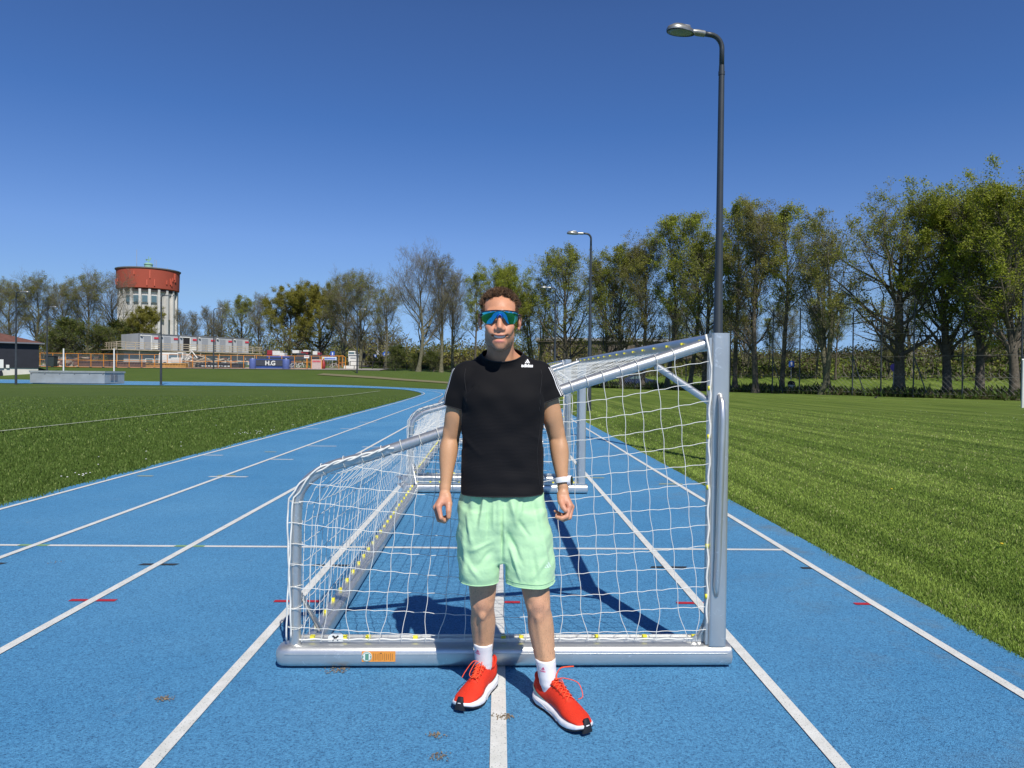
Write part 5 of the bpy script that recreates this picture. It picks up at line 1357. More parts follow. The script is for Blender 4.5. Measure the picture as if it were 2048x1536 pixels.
    def mesh(s, name):
        D, h = s.D, s.h; ins = D < 0; n = np.array(D.shape)-1
        cnt = np.zeros(n, np.int8)
        for i in (0, 1):
            for j in (0, 1):
                for k in (0, 1): cnt += ins[i:n[0]+i, j:n[1]+j, k:n[2]+k]
        act = (cnt > 0) & (cnt < 8); idx = np.full(n, -1, np.int32); C = np.argwhere(act); idx[act] = np.arange(len(C))
        val = {}
        for i in (0, 1):
            for j in (0, 1):
                for k in (0, 1): val[(i, j, k)] = D[C[:, 0]+i, C[:, 1]+j, C[:, 2]+k].astype(np.float64)
        acc = np.zeros((len(C), 3)); num = np.zeros(len(C))
        for ax in range(3):
            for u in (0, 1):
                for v in (0, 1):
                    o = [0, 0, 0]; oth = [a for a in range(3) if a != ax]; o[oth[0]] = u; o[oth[1]] = v
                    o1 = list(o); o1[ax] = 1; a, b = val[tuple(o)], val[tuple(o1)]; cr = (a < 0) != (b < 0)
                    t = np.where(cr, a/(a-b+1e-12), 0)
                    p = np.tile(np.array(o, float), (len(C), 1)); p[:, ax] = t
                    acc[cr] += p[cr]; num[cr] += 1
        V = s.lo+h*(C+acc/num[:, None]); Fs = []
        for ax in range(3):
            o1, o2 = [a for a in range(3) if a != ax]
            sl0 = [slice(None)]*3; sl1 = [slice(None)]*3; sl0[ax] = slice(0, -1); sl1[ax] = slice(1, None)
            a = ins[tuple(sl0)]; b = ins[tuple(sl1)]; E_ = np.argwhere(a != b)
            E_ = E_[(E_[:, o1] > 0) & (E_[:, o2] > 0) & (E_[:, o1] < D.shape[o1]-1) & (E_[:, o2] < D.shape[o2]-1)]
            g = []
            for (u, v) in ((1, 1), (0, 1), (0, 0), (1, 0)):
                q = E_.copy(); q[:, o1] -= u; q[:, o2] -= v; g.append(idx[q[:, 0], q[:, 1], q[:, 2]])
            F = np.stack(g, 1); flip = a[E_[:, 0], E_[:, 1], E_[:, 2]]
            if ax == 1: flip = ~flip
            F[~flip] = F[~flip][:, ::-1]; Fs.append(F)
        F = np.vstack(Fs); F = F[(F >= 0).all(1)]
        return V, F
def relax(V, F, it=2, lam=0.5):
    for _ in range(it):
        S_ = np.zeros_like(V); N_ = np.zeros(len(V))
        for a, b in ((0, 1), (1, 2), (2, 3), (3, 0)):
            for u, v in ((a, b), (b, a)):
                for c in range(3): S_[:, c] += np.bincount(F[:, u], V[F[:, v], c], len(V))
                N_ += np.bincount(F[:, u], None, len(V))
        V = V*(1-lam)+lam*S_/np.maximum(N_, 1)[:, None]
    return V
def vnormals(V, F):
    n = np.cross(V[F[:, 2]]-V[F[:, 0]], V[F[:, 3]]-V[F[:, 1]]); N = np.zeros_like(V)
    for k in range(4):
        for c in range(3): N[:, c] += np.bincount(F[:, k], n[:, c], len(V))
    return N/(np.linalg.norm(N, axis=1, keepdims=True)+1e-12)
def wnoise(V, freq, seed, n=14):
    """smooth pseudo noise made of random waves; freq is a vector"""
    rg = np.random.default_rng(seed); o = np.zeros(len(V))
    for _ in range(n):
        k = rg.standard_normal(3)*np.array(freq); o += np.sin(V@k+rg.uniform(0, 6.28))
    return o/math.sqrt(n)
def gauss(V, c, r): return np.exp(-(((V-np.array(c))/np.array(r))**2).sum(1))

YB = 3.02; cx0 = W(1006, 800, YB)[0]                      # trunk axis
HC = W(999.5, 646, 2.965)                                 # middle of the head, ear height
def H_(x, y, z): return HC+vec(x, y, z)
Lsh, Rsh = W(925, 757, 3.04), W(1086, 754, 3.04)
Lel, Rel = W(901, 878, 3.06), W(1115, 878, 3.06)
Lwr, Rwr = W(890, 978, 3.00), W(1126, 975, 3.00)
Lhip, Rhip = W(966, 1040, 3.03), W(1050, 1040, 3.03)
Lkn, Rkn = W(965, 1205, 3.03), W(1076, 1208, 2.95)
Lan = vec(-.054, 3.110, .085); Ran = vec(.222, 2.935, .085)

# ---------------- body
B = SDF((HC[0]-.36, 2.66, 0.03), (HC[0]+.36, 3.32, 1.80), .0034)
# cranium and face
B.ell(H_(0, .018, .050), (.0735, .092, .082), .01)
B.ell(H_(0, -.020, .035), (.066, .070, .075), .015)
B.ell(H_(0, -.030, -.032), (.0575, .062, .068), .02)
B.ell(H_(0, -.038, -.074), (.046, .052, .044), .02)
B.ell(H_(0, -.082, -.103), (.023, .019, .017), .020)
for s_ in (-1, 1):
    B.ell(H_(s_*.043, .002, -.060), (.0155, .038, .032), .02)                # jaw angle
    B.ell(H_(s_*.037, -.066, -.022), (.022, .019, .019), .022)            # cheek bone / smiling cheek
    B.ell(H_(s_*.029, -.080, -.042), (.016, .013, .018), .018)
    B.cone(H_(s_*.010, -.088, .040), H_(s_*.045, -.074, .038), .011, .010, .016)   # brow
    B.ell(H_(s_*.031, -.098, .018), (.016, .012, .011), .010, sub=True)            # eye sockets
    B.ell(H_(s_*.030, -.084, .018), (.013, .013, .013), .004)                      # eyes behind the glasses
B.cone(H_(0, -.090, .028), H_(0, -.112, -.025), .0090, .0112, .010)
B.ell(H_(0, -.096, -.020), (.015, .012, .018), .010)                # nose
for s_ in (-1, 1): B.ell(H_(s_*.0140, -.102, -.032), (.0095, .0115, .0088), .005)
B.ell(H_(0, -.091, -.052), (.030, .012, .014), .014)
B.ell(H_(0, -.086, -.088), (.028, .012, .012), .014)
# mouth: an open smile, corners pulled up
B.ell(H_(0, -.101, -.0555), (.026, .009, .0050), .006)
B.ell(H_(0, -.0965, -.0800), (.021, .0090, .0064), .008)
for i in range(9):
    t = (i-4)/4; B.ell(H_(t*.029, -.107+.017*t*t, -.0665+.0105*t*t), (.006, .012, .0074*(1-.6*t*t)), .002, sub=True)
for s_ in (-1, 1):                                                                  # ears
    B.ell(H_(s_*.0810, .012, .006), (.0080, .020, .030), .004)
    B.cone(H_(s_*.0860, .002, .032), H_(s_*.0885, .022, .018), .0042, .0042, .004)
    B.cone(H_(s_*.0885, .022, .018), H_(s_*.0840, .014, -.022), .0042, .0040, .004)
    B.ell(H_(s_*.0790, .004, -.024), (.0065, .008, .008), .004)
    B.ell(H_(s_*.0890, .006, .008), (.0065, .009, .015), .004, sub=True)
# neck
B.cone(H_(0, .034, -.050), vec(cx0-.004, 3.048, HC[2]-.225), .0515, .065, .014)
for s_ in (-1, 1):
    B.cone(H_(s_*.048, .018, -.070), vec(cx0+s_*.018, 2.990, HC[2]-.195), .012, .011, .014)       # neck cords
    B.cone(vec(cx0+s_*.03, 3.055, HC[2]-.165), vec(cx0+s_*.15, 3.055, HC[2]-.238), .050, .042, .03)  # trapezius
# torso kept inside the clothes
tz = lambda row: P(1006, row, YB).z
B.column([(tz(1080), cx0+.004, 3.03, .105, .080), (tz(1050), cx0+.004, 3.03, .155, .095), (tz(990), cx0+.003, 3.03, .155, .095), (tz(920), cx0, 3.03, .150, .090), (tz(860), cx0, 3.03, .158, .100), (tz(800), cx0, 3.03, .168, .110), (tz(755), cx0, 3.035, .150, .095), (tz(735), cx0, 3.04, .10, .07)], .02)
def spline(pts, n=5):
    out = []
    P_ = [pts[0]]+list(pts)+[pts[-1]]
    for i in range(1, len(P_)-2):
        for j in range(n):
            t = j/n; f = lambda a, b, c, d: .5*((2*b)+(-a+c)*t+(2*a-5*b+4*c-d)*t*t+(-a+3*b-3*c+d)*t**3)
            out.append((f(*[np.asarray(P_[i+q_][0]) for q_ in (-1, 0, 1, 2)]), float(f(*[P_[i+q_][1] for q_ in (-1, 0, 1, 2)]))))
    out.append(pts[-1]); return out
def limb(B, pts, k=.012): B.chain(spline(pts), k)
def mixp(a, b, t): return a*(1-t)+b*t
for sh, el, wr, s_ in ((Lsh, Lel, Lwr, -1), (Rsh, Rel, Rwr, 1)):
    limb(B, [(sh, .050), (mixp(sh, el, .35), .0445), (mixp(sh, el, .62)+vec(0, -.004, 0), .0420), (mixp(sh, el, .88), .0375), (el+vec(0, .004, 0), .0360), (mixp(el, wr, .20)+vec(s_*.003, 0, 0), .0390), (mixp(el, wr, .42)+vec(s_*.002, 0, 0), .0350), (mixp(el, wr, .68), .0275), (mixp(el, wr, .88), .0225), (wr, .0228)])
    B.ell(mixp(sh, el, .58)+vec(-s_*.006, -.018, 0), (.026, .024, .052), .014)                    # biceps
    B.ell(mixp(sh, el, .55)+vec(s_*.006, .020, 0), (.028, .024, .055), .014)                      # triceps
    B.cone(el+vec(-s_*.020, .004, -.004), el+vec(-s_*.018, .0, -.020), .012, .010, .010)
    B.cone(mixp(sh, el, .88)+vec(s_*.018, -.012, 0), mixp(el, wr, .42)+vec(s_*.012, -.010, 0), .017, .014, .012)   # forearm extensor ridge
    B.cone(el+vec(-s_*.010, -.014, -.015), mixp(el, wr, .60)+vec(-s_*.004, -.010, 0), .018, .012, .010)
    B.cone(mixp(el, wr, .93)+vec(s_*.018, .004, 0), mixp(el, wr, .97)+vec(s_*.018, .004, 0), .0075, .0075, .006)
# legs
for hp, kn, an, s_ in ((Lhip, Lkn, Lan, -1), (Rhip, Rkn, Ran, 1)):
    c1 = mixp(kn, an, .30)+vec(0, .016, 0)
    limb(B, [(hp, .078), (mixp(hp, kn, .45), .070), (mixp(hp, kn, .82), .0575), (kn, .0510), (mixp(kn, an, .12)+vec(0, .006, 0), .0485), (c1, .0530), (mixp(kn, an, .58)+vec(0, .010, 0), .0440), (mixp(kn, an, .82), .0335), (an, .0290)], .014)
    B.ell(c1+vec(-s_*.022, .014, .01), (.024, .030, .066), .014)                                   # calf
    B.ell(c1+vec(s_*.022, .008, .03), (.020, .026, .056), .014)
    B.ell(kn+vec(0, -.038, .010), (.024, .016, .028), .010)                                        # knee cap
    B.ell(kn+vec(0, -.040, -.040), (.012, .012, .020), .010)
    B.cone(kn+vec(0, -.036, -.045), mixp(kn, an, .8)+vec(0, -.020, 0), .013, .011, .012)             # shin
    B.cone(kn+vec(-s_*.018, -.030, .10), kn+vec(-s_*.022, -.026, .035), .026, .018, .014)            # thigh muscle above the knee
    for q_ in (-1, 1): B.ell(kn+vec(q_*.030, -.028, -.004), (.012, .012, .018), .008)
    B.cone(an, an+vec(0, 0, -.03), .028, .027, .01)
# hands
def hand(B, sd, wr, pts):
    """pts: dict of finger chains; metacarpals fan from the wrist"""
    for nm, ch in pts.items():
        r = {'thumb': (.0160, .0140, .0118, .0096), 'index': (.0138, .0122, .0102, .0088, .0076), 'middle': (.0130, .0115, .0095, .0084, .0074), 'ring': (.0125, .0108, .0090, .0080, .0070), 'little': (.0115, .0098, .0080, .0072, .0064)}[nm]
        q = [W(*c) for c in ch]
        for i in range(len(q)-1): B.cone(q[i], q[i+1], r[i], r[i+1], .0035 if i > 0 else .008)
        B.ell(q[1], (r[1]*1.08,)*3, .004)
    I, T_, M_ = W(*pts['index'][1]), W(*pts['thumb'][1]), W(*pts['ring'][1])
    B.cone(mixp(W(*pts['index'][0]), I, .45), mixp(W(*pts['thumb'][0]), T_, .6), .013, .013, .008)
    B.cone(mixp(wr, I, .8), mixp(wr, T_, .9), .012, .011, .008)
    B.cone(mixp(wr, I, .3), mixp(wr, T_, .4), .016, .016, .010)
hand(B, -1, Lwr, {
 'index': [(889, 986, 2.990), (877, 1013, 2.952), (882, 1036, 2.930), (889, 1041.5, 2.940), (895, 1036, 2.948)],
 'middle': [(888, 986, 3.000), (872, 1015, 2.980), (878, 1040, 2.955), (889, 1043, 2.965), (895, 1037, 2.972)],
 'ring': [(888, 986, 3.010), (872, 1014, 3.002), (878, 1038, 2.980), (889, 1041, 2.988), (895, 1036, 2.992)],
 'little': [(889, 986, 3.018), (874, 1010, 3.022), (879, 1032, 3.006), (888, 1036, 3.010), (893, 1032, 3.012)],
 'thumb': [(895, 992, 2.985), (897.5, 1008, 2.954), (897, 1022, 2.934), (897, 1034, 2.928)]})
hand(B, 1, Rwr, {
 'index': [(1127, 984, 2.990), (1139, 1012, 2.955), (1134, 1033, 2.935), (1123, 1037, 2.930), (1113, 1034, 2.935)],
 'middle': [(1128, 984, 3.000), (1143, 1014, 2.980), (1139, 1035, 2.957), (1127, 1039.5, 2.950), (1116, 1036, 2.952)],
 'ring': [(1128, 984, 3.010), (1142, 1012, 3.002), (1139, 1033, 2.980), (1127, 1036, 2.972), (1113, 1030, 2.970)],
 'little': [(1127, 984, 3.018), (1140, 1008, 3.022), (1136, 1027, 3.004), (1124, 1030, 2.994), (1110, 1022, 2.985)],
 'thumb': [(1121, 990, 2.985), (1122, 1003, 2.960), (1126, 1014, 2.938), (1131, 1021, 2.928)]})
V, F = B.mesh('body'); V = relax(V, F, 2, .5); NN = vnormals(V, F)
# small skin relief: tendons, forearm veins, knee folds
V = V+NN*(0.0006*wnoise(V, (60, 60, 40), 5))[:, None]
# ---- skin colour per vertex
col = np.tile(np.array([.55, .300, .160]), (len(V), 1))
hl = V-HC; face = sstep(V[:, 2], HC[2]-.17, HC[2]-.12)
col = col*(1-face[:, None])+np.array([.62, .290, .165])*face[:, None]
def blend(mask, c): 
    global col; m = np.clip(mask, 0, 1)[:, None]; col = col*(1-m)+np.array(c)*m
leg = sstep(-V[:, 2], -.62, -.55); blend(leg*.9, (.60, .335, .190))
blend(.55*sum(gauss(V, k_+vec(0, -.045, 0), (.05, .06, .06)) for k_ in (Lkn, Rkn)), (.56, .27, .175))
blend(.75*sum(gauss(V, W(px, 1016, 2.97), (.06, .08, .055)) for px in (885, 1128)), (.62, .25, .185))
blend(.30*gauss(hl, (0, -.10, -.03), (.03, .04, .022)), (.62, .24, .17))
for s_ in (-1, 1):
    blend(.30*gauss(hl, (s_*.04, -.075, -.022), (.025, .04, .022)), (.62, .25, .18))
    blend(.45*gauss(hl, (s_*.085, .01, .0), (.014, .03, .035)), (.60, .22, .17))
# stubble: jaw, chin, upper lip
st_ = sstep(-hl[:, 2], .045, .085)*sstep(-hl[:, 1], -.035, .01)*(1-sstep(-hl[:, 2], .128, .150))
st_ = np.maximum(st_*(1-.7*gauss(hl, (0, -.10, -.064), (.03, .05, .016))), .75*gauss(hl, (0, -.10, -.0475), (.030, .03, .0055)))
for s_ in (-1, 1): st_ = np.maximum(st_, .8*gauss(hl, (s_*.062, .005, -.045), (.02, .03, .045)))
rgc = np.random.default_rng(3); blend(st_*(.52+.14*rgc.standard_normal(len(V)).clip(-1, 1)), (.23, .140, .090))
lip = np.maximum(gauss(hl, (0, -.105, -.0800), (.021, .02, .0058)), .9*gauss(hl, (0, -.105, -.0570), (.022, .02, .0030)))
blend(lip*.9, (.62, .19, .17))
mouth = sum(gauss(hl, (t*.030, -.094, -.0665+.0085*t*t), (.0065, .010, .0045)) for t in np.linspace(-1, 1, 9)); blend(mouth*.0, (.15, .03, .03))
tone = 1+.05*wnoise(V, (25, 25, 25), 9); hair_ = 1-.10*leg*(rgc.random(len(V)) < .30); col = col*(tone*hair_)[:, None]
me = npmesh('body', V, F); at = me.color_attributes.new('skin', 'FLOAT_COLOR', 'POINT')
at.data.foreach_set('color', np.c_[np.clip(col, 0, 1), np.ones(len(V))].astype(np.float32).ravel())
q = NT('skin'); vc = q.n('ShaderNodeVertexColor', layer_name='skin'); co = q.coord('Object')
fine = q.noise(co, 220, 3, .7); hairn = q.noise(q.coord('Object', scale=(1, 1, .16)), 380, 2, .6)
sxz = q.n('ShaderNodeSeparateXYZ'); q.l(co, sxz.inputs[0])
lg_ = q.math('LESS_THAN', sxz.outputs[2], 0.62)
hm = q.math('MULTIPLY', lg_, q.math('MULTIPLY', q.ramp(hairn, [(.60, (0, 0, 0)), (.67, (1, 1, 1))]), .45))
c = q.mix(1.0, vc.outputs[0], q.ramp(fine, [(.3, (.93, .92, .91)), (.7, (1.05, 1.05, 1.05))]), 'MULTIPLY')
c = q.mix(hm, c, (.10, .055, .03))
q.set(Base_Color=c, Roughness=q.ramp(q.noise(co, 40, 3), [(.3, (.42,)*3), (.7, (.58,)*3)]), Specular_IOR_Level=.42, Subsurface_Weight=.04, Subsurface_Radius=(.012, .005, .003), Subsurface_Scale=.6)
q.bump(q.math('ADD', fine, q.math('MULTIPLY', q.noise(co, 55, 4, .6), 1.2)), .22, .0012)
M_SKIN = q.m
man = empty('person', (0, 0, 0), 0, 'smiling man in a black t-shirt, mint green shorts and wrap sunglasses standing before the goal', 'person')
body = link('body', me, M_SKIN, man, True)
bvh = BVHTree.FromPolygons([tuple(v) for v in V], [tuple(f) for f in F])

# teeth and dark mouth inside
tm = MB()
for i in range(-5, 5):
    x = (i+.5)*.0044; tm.box(tuple(H_(x, -.0965+20*x*x, -.0625+12*x*x)), (.0046, .004, .0100), 0, bev=.0010)
tm.build('teeth', simple('teeth', (.82, .78, .70), .25, var=.03), man, True)
MB().loft([[tuple(H_(a*w_, -.0885+22*a*a+yy, -.0665+b*w_+9*a*a)) for a, b in [(.024*math.cos(t), .0065*math.sin(t)) for t in np.linspace(0, 2*math.pi, 17)[:-1]]] for w_, yy in ((1, 0), (.5, .002), (.05, .003))], caps=True).build('mouth_inside', simple('mouth_dark', (.06, .012, .012), .6), man)

# ---------------- hair: short curls on the top, cropped sides
def in_hair(p):
    x, y, z = p-HC
    if z < -.028 and y < .03: return False
    line = .098-.9*max(0, y+.055)*1.05-.55*max(0, abs(x)-.045)*0.9           # hairline height over depth
    wob = .004*math.sin(x*90+1)+.003*math.sin(x*210)
    if y < -.035: return z > .104-.010*sstep(abs(x), .030, .052)+wob or (abs(x) > .0615 and z > .040)
    if y < .005: return z > .100+wob or (abs(x) > .0635 and z > .022)
    if y < .035: return z > .034
    return z > -.060
hi_ = np.where((V[:, 2] > HC[2]-.07))[0]
cand = np.array([i for i in hi_ if in_hair(V[i])])
rh = np.random.default_rng(12); hm_ = MB(); lofts = []
def curl_batch(idx, L0, r0, turns, ns=7):
    n = len(idx); p = V[idx]; nn = NN[idx].copy()
    nn[:, 2] += .45*(V[idx, 2]-HC[2] > .085)*(V[idx, 1] < HC[1]-.03); nn += rh.standard_normal((n, 3))*.40; nn /= np.linalg.norm(nn, axis=1, keepdims=True)
    side = np.cross(nn, rh.standard_normal((n, 3))); side /= np.linalg.norm(side, axis=1, keepdims=True); s2 = np.cross(nn, side)
    t = np.linspace(0, 1, ns)[None, :, None]; L = (L0*rh.uniform(.6, 1.25, n))[:, None, None]
    tw = rh.uniform(turns*.6, turns*1.3, n)[:, None, None]*6.28; cr_ = (rh.uniform(.5, 1.2, n)*.0042)[:, None, None]
    c = p[:, None]+nn[:, None]*L*(t**.85)+(side[:, None]*np.sin(tw*t)+s2[:, None]*(1-np.cos(tw*t)))*cr_*np.minimum(1, t*3)
    return tubes(c, np.full(n, r0), np.full(n, r0*.45), 3)
zt_c = V[cand, 2]-HC[2]; topm = zt_c > .075
ct = cand[topm]; csd = cand[~topm]
parts = [curl_batch(rh.choice(ct, 5200), .021, .0009, 1.1, 8), curl_batch(rh.choice(csd, 8500), .0050, .0006, .3, 4), curl_batch(rh.choice(ct, 5200), .012, .0009, .8, 6)]
Vh = []; Fh = []; b = 0
for v_, f_ in parts: Vh.append(v_); Fh.append(f_+b); b += len(v_)
mi = np.random.default_rng(2).integers(0, 3, sum(len(f) for f in Fh)//1)
mi = np.concatenate([np.repeat(np.random.default_rng(k).integers(0, 3, len(f)//(3*(s__-1))), 3*(s__-1)) for k, (f, s__) in enumerate(zip(Fh, (8, 4, 6)))])
def hairm(n, c): return NT(n).set(Base_Color=c, Roughness=.45, Specular_IOR_Level=.5).m
# undercoat: dark scalp cap just over the skin
cs = set(cand.tolist()); capF = F[np.isin(F, cand).all(1)]; used = np.unique(capF); rem = {a: i for i, a in enumerate(used)}
capV = V[used]+NN[used]*(.0022+.005*sstep(V[used, 2]-HC[2], .085, .125))[:, None]+NN[used]*(.0022*wnoise(V[used], (110, 110, 110), 4))[:, None]
capFi = np.vectorize(rem.get)(capF)
hair = link('hair', npmesh('hair', np.vstack(Vh), np.vstack(Fh), mi), [hairm('hair_dark_brown', (.040, .022, .012)), hairm('hair_brown', (.105, .052, .024)), hairm('hair_sunlit_brown', (.24, .13, .058))], man)
sc_o = link('hair_undercoat', npmesh('hair_undercoat', capV, capFi), hairm('hair_roots', (.040, .024, .015)), hair, True)
# brows (only their tips show round the glasses)

# ---------------- sunglasses: one curved mirror shield
def shield_pt(u, v):
    """u -1..1 across, v 0 (bottom) .. 1 (top)"""
    th = u*rad(62); x = .0745*math.sin(th)/math.sin(rad(62)); y = -.116+.062*(1-math.cos(th))/(1-math.cos(rad(62)))
    au = abs(u)
    top = .040-.004*au**3
    bot = -.010 if au > .34 else -.010+.031*(1-(au/.34)**1.6)
    if au > .62: bot = -.010+.020*((au-.62)/.38)**1.4
    z = bot+(top-bot)*v
    return H_(x, y-.002+.013*(1-v)**2, z)
nu, nv = 72, 14; Vs_ = []; 
for layer in (0, 1):
    for i in range(nu+1):
        for j in range(nv+1):
            p = shield_pt(-1+2*i/nu, j/nv); Vs_.append(tuple(p+vec(0, .0018*layer, 0)))
N1 = (nu+1)*(nv+1); Fc = []
for layer in (0, 1):
    for i in range(nu):
        for j in range(nv):
            a = layer*N1+i*(nv+1)+j; f = (a, a+nv+1, a+nv+2, a+1); Fc.append(f if layer == 0 else f[::-1])
q = NT('mirror_lens'); lw = q.n('ShaderNodeLayerWeight', i_Blend=.35)
q.set(Base_Color=q.ramp(lw.outputs['Facing'], [(0.0, (.05, .42, .80)), (.35, (.08, .62, .72)), (.8, (.10, .50, .25))]), Metallic=1.0, Roughness=.035)
ml = MB().add(Vs_, Fc); gl_ = ml.build('sunglasses', [q.m], man, True)
M_FRM = NT('glasses_frame').set(Base_Color=(.018, .014, .035), Roughness=.3, Specular_IOR_Level=.6).m
fr_ = MB().tube([shield_pt(u, 1)+vec(0, -.0008, .0015) for u in np.linspace(-1, 1, 40)], .0026, 8)
fr_.tube([shield_pt(u, 0)+vec(0, 0, -.0002) for u in np.linspace(-.37, .37, 22)], .0016, 6)
for s_ in (-1, 1):
    e = shield_pt(s_, .75); fr_.tube([e, e+vec(s_*.004, .006, -.001), H_(s_*.080, -.020, .024), H_(s_*.083, .012, .024), H_(s_*.080, .035, .005)], [.0055, .005, .0032, .003, .002], 8)
fr_.build('frame', M_FRM, gl_, True)
MB().tube([H_(-.010, -.108, .010), H_(-.006, -.112, .022), H_(0, -.1125, .0255), H_(.006, -.112, .022), H_(.010, -.108, .010)], .0022, 6).build('nose_piece', NT('nose_piece_blue').set(Base_Color=(.02, .09, .55), Roughness=.4).m, gl_, True)
vt = MB()
for u in (-.62, -.42, -.2, .2, .42, .62):
    p = shield_pt(u, .93); vt.box(tuple(p+vec(0, -.0012, .0005)), (.006, .0010, .0012), math.atan2(-(shield_pt(u+.01, .9)-shield_pt(u-.01, .9))[1]*-1, .0745*2*.01))
vt.build('vent_slots', NT('vent_pale').set(Base_Color=(.55, .5, .5), Roughness=.5).m, gl_)

# ---------------- t-shirt
T = SDF((HC[0]-.33, 2.80, tz(1000)), (HC[0]+.34, 3.27, HC[2]-.10), .0050)
T.column([(tz(1010), cx0+.001, 3.025, .180, .118), (tz(985), cx0+.001, 3.025, .179, .117), (tz(930), cx0+.001, 3.025, .1735, .110), (tz(875), cx0+.001, 3.022, .172, .110), (tz(830), cx0+.0, 3.020, .177, .120), (tz(790), cx0, 3.022, .178, .124), (tz(760), cx0, 3.030, .168, .108), (tz(742), cx0, 3.035, .150, .088), (tz(733), cx0, 3.04, .13, .07)], .02, 2.5)
for s_ in (-1, 1):
    T.ell(vec(cx0+s_*.082, 2.948, tz(802)), (.072, .050, .060), .03)                        # chest
    T.cone(vec(cx0+s_*.02, 3.05, HC[2]-.160), vec(cx0+s_*.150, 3.045, HC[2]-.232), .070, .054, .03)
T.cone(H_(0, .022, -.10), vec(cx0, 3.05, HC[2]-.21), .072, .080, .02)
Lse, Rse = W(906, 838, 3.05), W(1111, 830, 3.05)
for sh, se, s_ in ((Lsh, Lse, -1), (Rsh, Rse, 1)):
    T.cone(sh+vec(-s_*.01, 0, .004), mixp(sh, se, .55), .060, .057, .028)
    T.cone(mixp(sh, se, .5), se, .057, .056, .012)
V2, F2 = T.mesh('tee'); V2 = relax(V2, F2, 3, .5); N2 = vnormals(V2, F2)
X_, Z_ = V2[:, 0]-cx0, V2[:, 2]
amp = .0022*wnoise(V2, (9, 9, 24), 21)+.0016*wnoise(V2, (26, 26, 34), 22)
low = sstep(-(Z_), -tz(860), -tz(980)); amp += low*.0022*wnoise(V2, (8, 8, 55), 23)
# folds from the armpits across the chest, and in the sleeves
def fold(a, b, w_, h_):
    a = np.array(a); b = np.array(b); ab = b-a; t = np.clip(((V2-a)@ab)/(ab@ab), 0, 1); d = np.linalg.norm(V2-a-t[:, None]*ab, axis=1)
    return h_*np.exp(-(d/w_)**2)*(1-.8*np.abs(t-.4))
fy = 2.93
for (a, b, w_, h_) in (((-.155, fy+.04, tz(815)), (-.105, fy-.01, tz(775)), .006, -.003), ((-.160, fy+.04, tz(828)), (-.12, fy-.01, tz(800)), .006, .003), ((-.13, fy, tz(770)), (-.152, fy+.03, tz(812)), .008, -.006),
                      ((.162, fy+.04, tz(812)), (.135, fy-.01, tz(775)), .006, -.003), ((.160, fy+.04, tz(830)), (.13, fy-.01, tz(800)), .006, .003), ((-.17, fy+.03, tz(870)), (-.09, fy, tz(905)), .012, .004), ((.165, fy+.03, tz(880)), (.09, fy, tz(860)), .012, .004)):
    amp += fold(vec(*a)+vec(cx0, 0, 0), vec(*b)+vec(cx0, 0, 0), w_, h_)
V2 = V2+N2*(amp*1.25)[:, None]
bm = bmesh.new(); me = npmesh('t_shirt', V2, F2); bm.from_mesh(me)
def cutp(bm, co, no, test, clear=True):
    """cut cleanly along a plane within a region, drop what lies on the plane's outer side"""
    co = Vector(co); no = Vector(no).normalized()
    fs = [f for f in bm.faces if test(f.calc_center_median())]
    es = {e for f in fs for e in f.edges}; vs = {v for f in fs for v in f.verts}
    bmesh.ops.bisect_plane(bm, geom=list(vs)+list(es)+fs, plane_co=co, plane_no=no, dist=1e-5)
    dl = [f for f in bm.faces if test(f.calc_center_median()) and (f.calc_center_median()-co).dot(no) > 1e-6]
    bmesh.ops.delete(bm, geom=dl, context='FACES')
cutp(bm, (cx0, 3.02, tz(983)-.002), (0.01, 0.02, -1), lambda p: p.z < tz(960) and abs(p.x-cx0) < .25)
for se, sh, s_, row in ((Lse, Lsh, -1, 815), (Rse, Rsh, 1, 799)):
    ax = Vector(se-sh).normalized(); c_ = Vector(mixp(sh, se, .5)); zc = P(906 if s_ < 0 else 1108, row, 3.03).z; c_ = Vector((c_.x, c_.y, zc))
    cutp(bm, c_, ax+Vector((s_*.02, 0, 0)), lambda p, s_=s_: (p.x-cx0)*s_ > .172-.10*max(0, p.z-tz(760)) and p.z < tz(770))
nk = Vector((cx0-.003, 2.99, P(1003, 720, 2.98).z+.012))
cutp(bm, nk, (0, -.42, 1), lambda p: abs(p.x-cx0) < .12 and p.z > tz(740))
lo_ = [v for v in bm.verts if not v.link_faces]; bmesh.ops.delete(bm, geom=lo_, context='VERTS')
# keep the biggest connected piece
bm.verts.ensure_lookup_table(); seen = set(); best = None
for v0 in bm.verts:
    if v0 in seen: continue
    stack = [v0]; comp = {v0}
    while stack:
        v = stack.pop()
        for e in v.link_edges:
            o2 = e.other_vert(v)
            if o2 not in comp: comp.add(o2); stack.append(o2)
    seen |= comp
    if best is None or len(comp) > len(best): best = comp
bmesh.ops.delete(bm, geom=[v for v in bm.verts if v not in best], context='VERTS')
bvhT = BVHTree.FromBMesh(bm)
bm.to_mesh(me)
def boundary_loops(bm):
    es = [e for e in bm.edges if e.is_boundary]; nxt = {}
    for e in es:
        for v in e.verts: nxt.setdefault(v, []).append(e.other_vert(v))
    loops = []; seen = set()
    for v in nxt:
        if v in seen: continue
        lp = [v]; seen.add(v); cur = v
        while True:
            c2 = [x for x in nxt[cur] if x not in seen]
            if not c2: break
            cur = c2[0]; seen.add(cur); lp.append(cur)
        if len(lp) > 20: loops.append([x.co.copy() for x in lp])
    return loops
loopsT = boundary_loops(bm); bm.free()
q = NT('black_jersey'); co = q.coord('Object'); sx = q.n('ShaderNodeSeparateXYZ'); q.l(co, sx.inputs[0])
ribz = q.math('SINE', q.math('MULTIPLY', q.math('ADD', sx.outputs[2], q.math('MULTIPLY', q.noise(co, 14, 3), .012)), 1150.0))
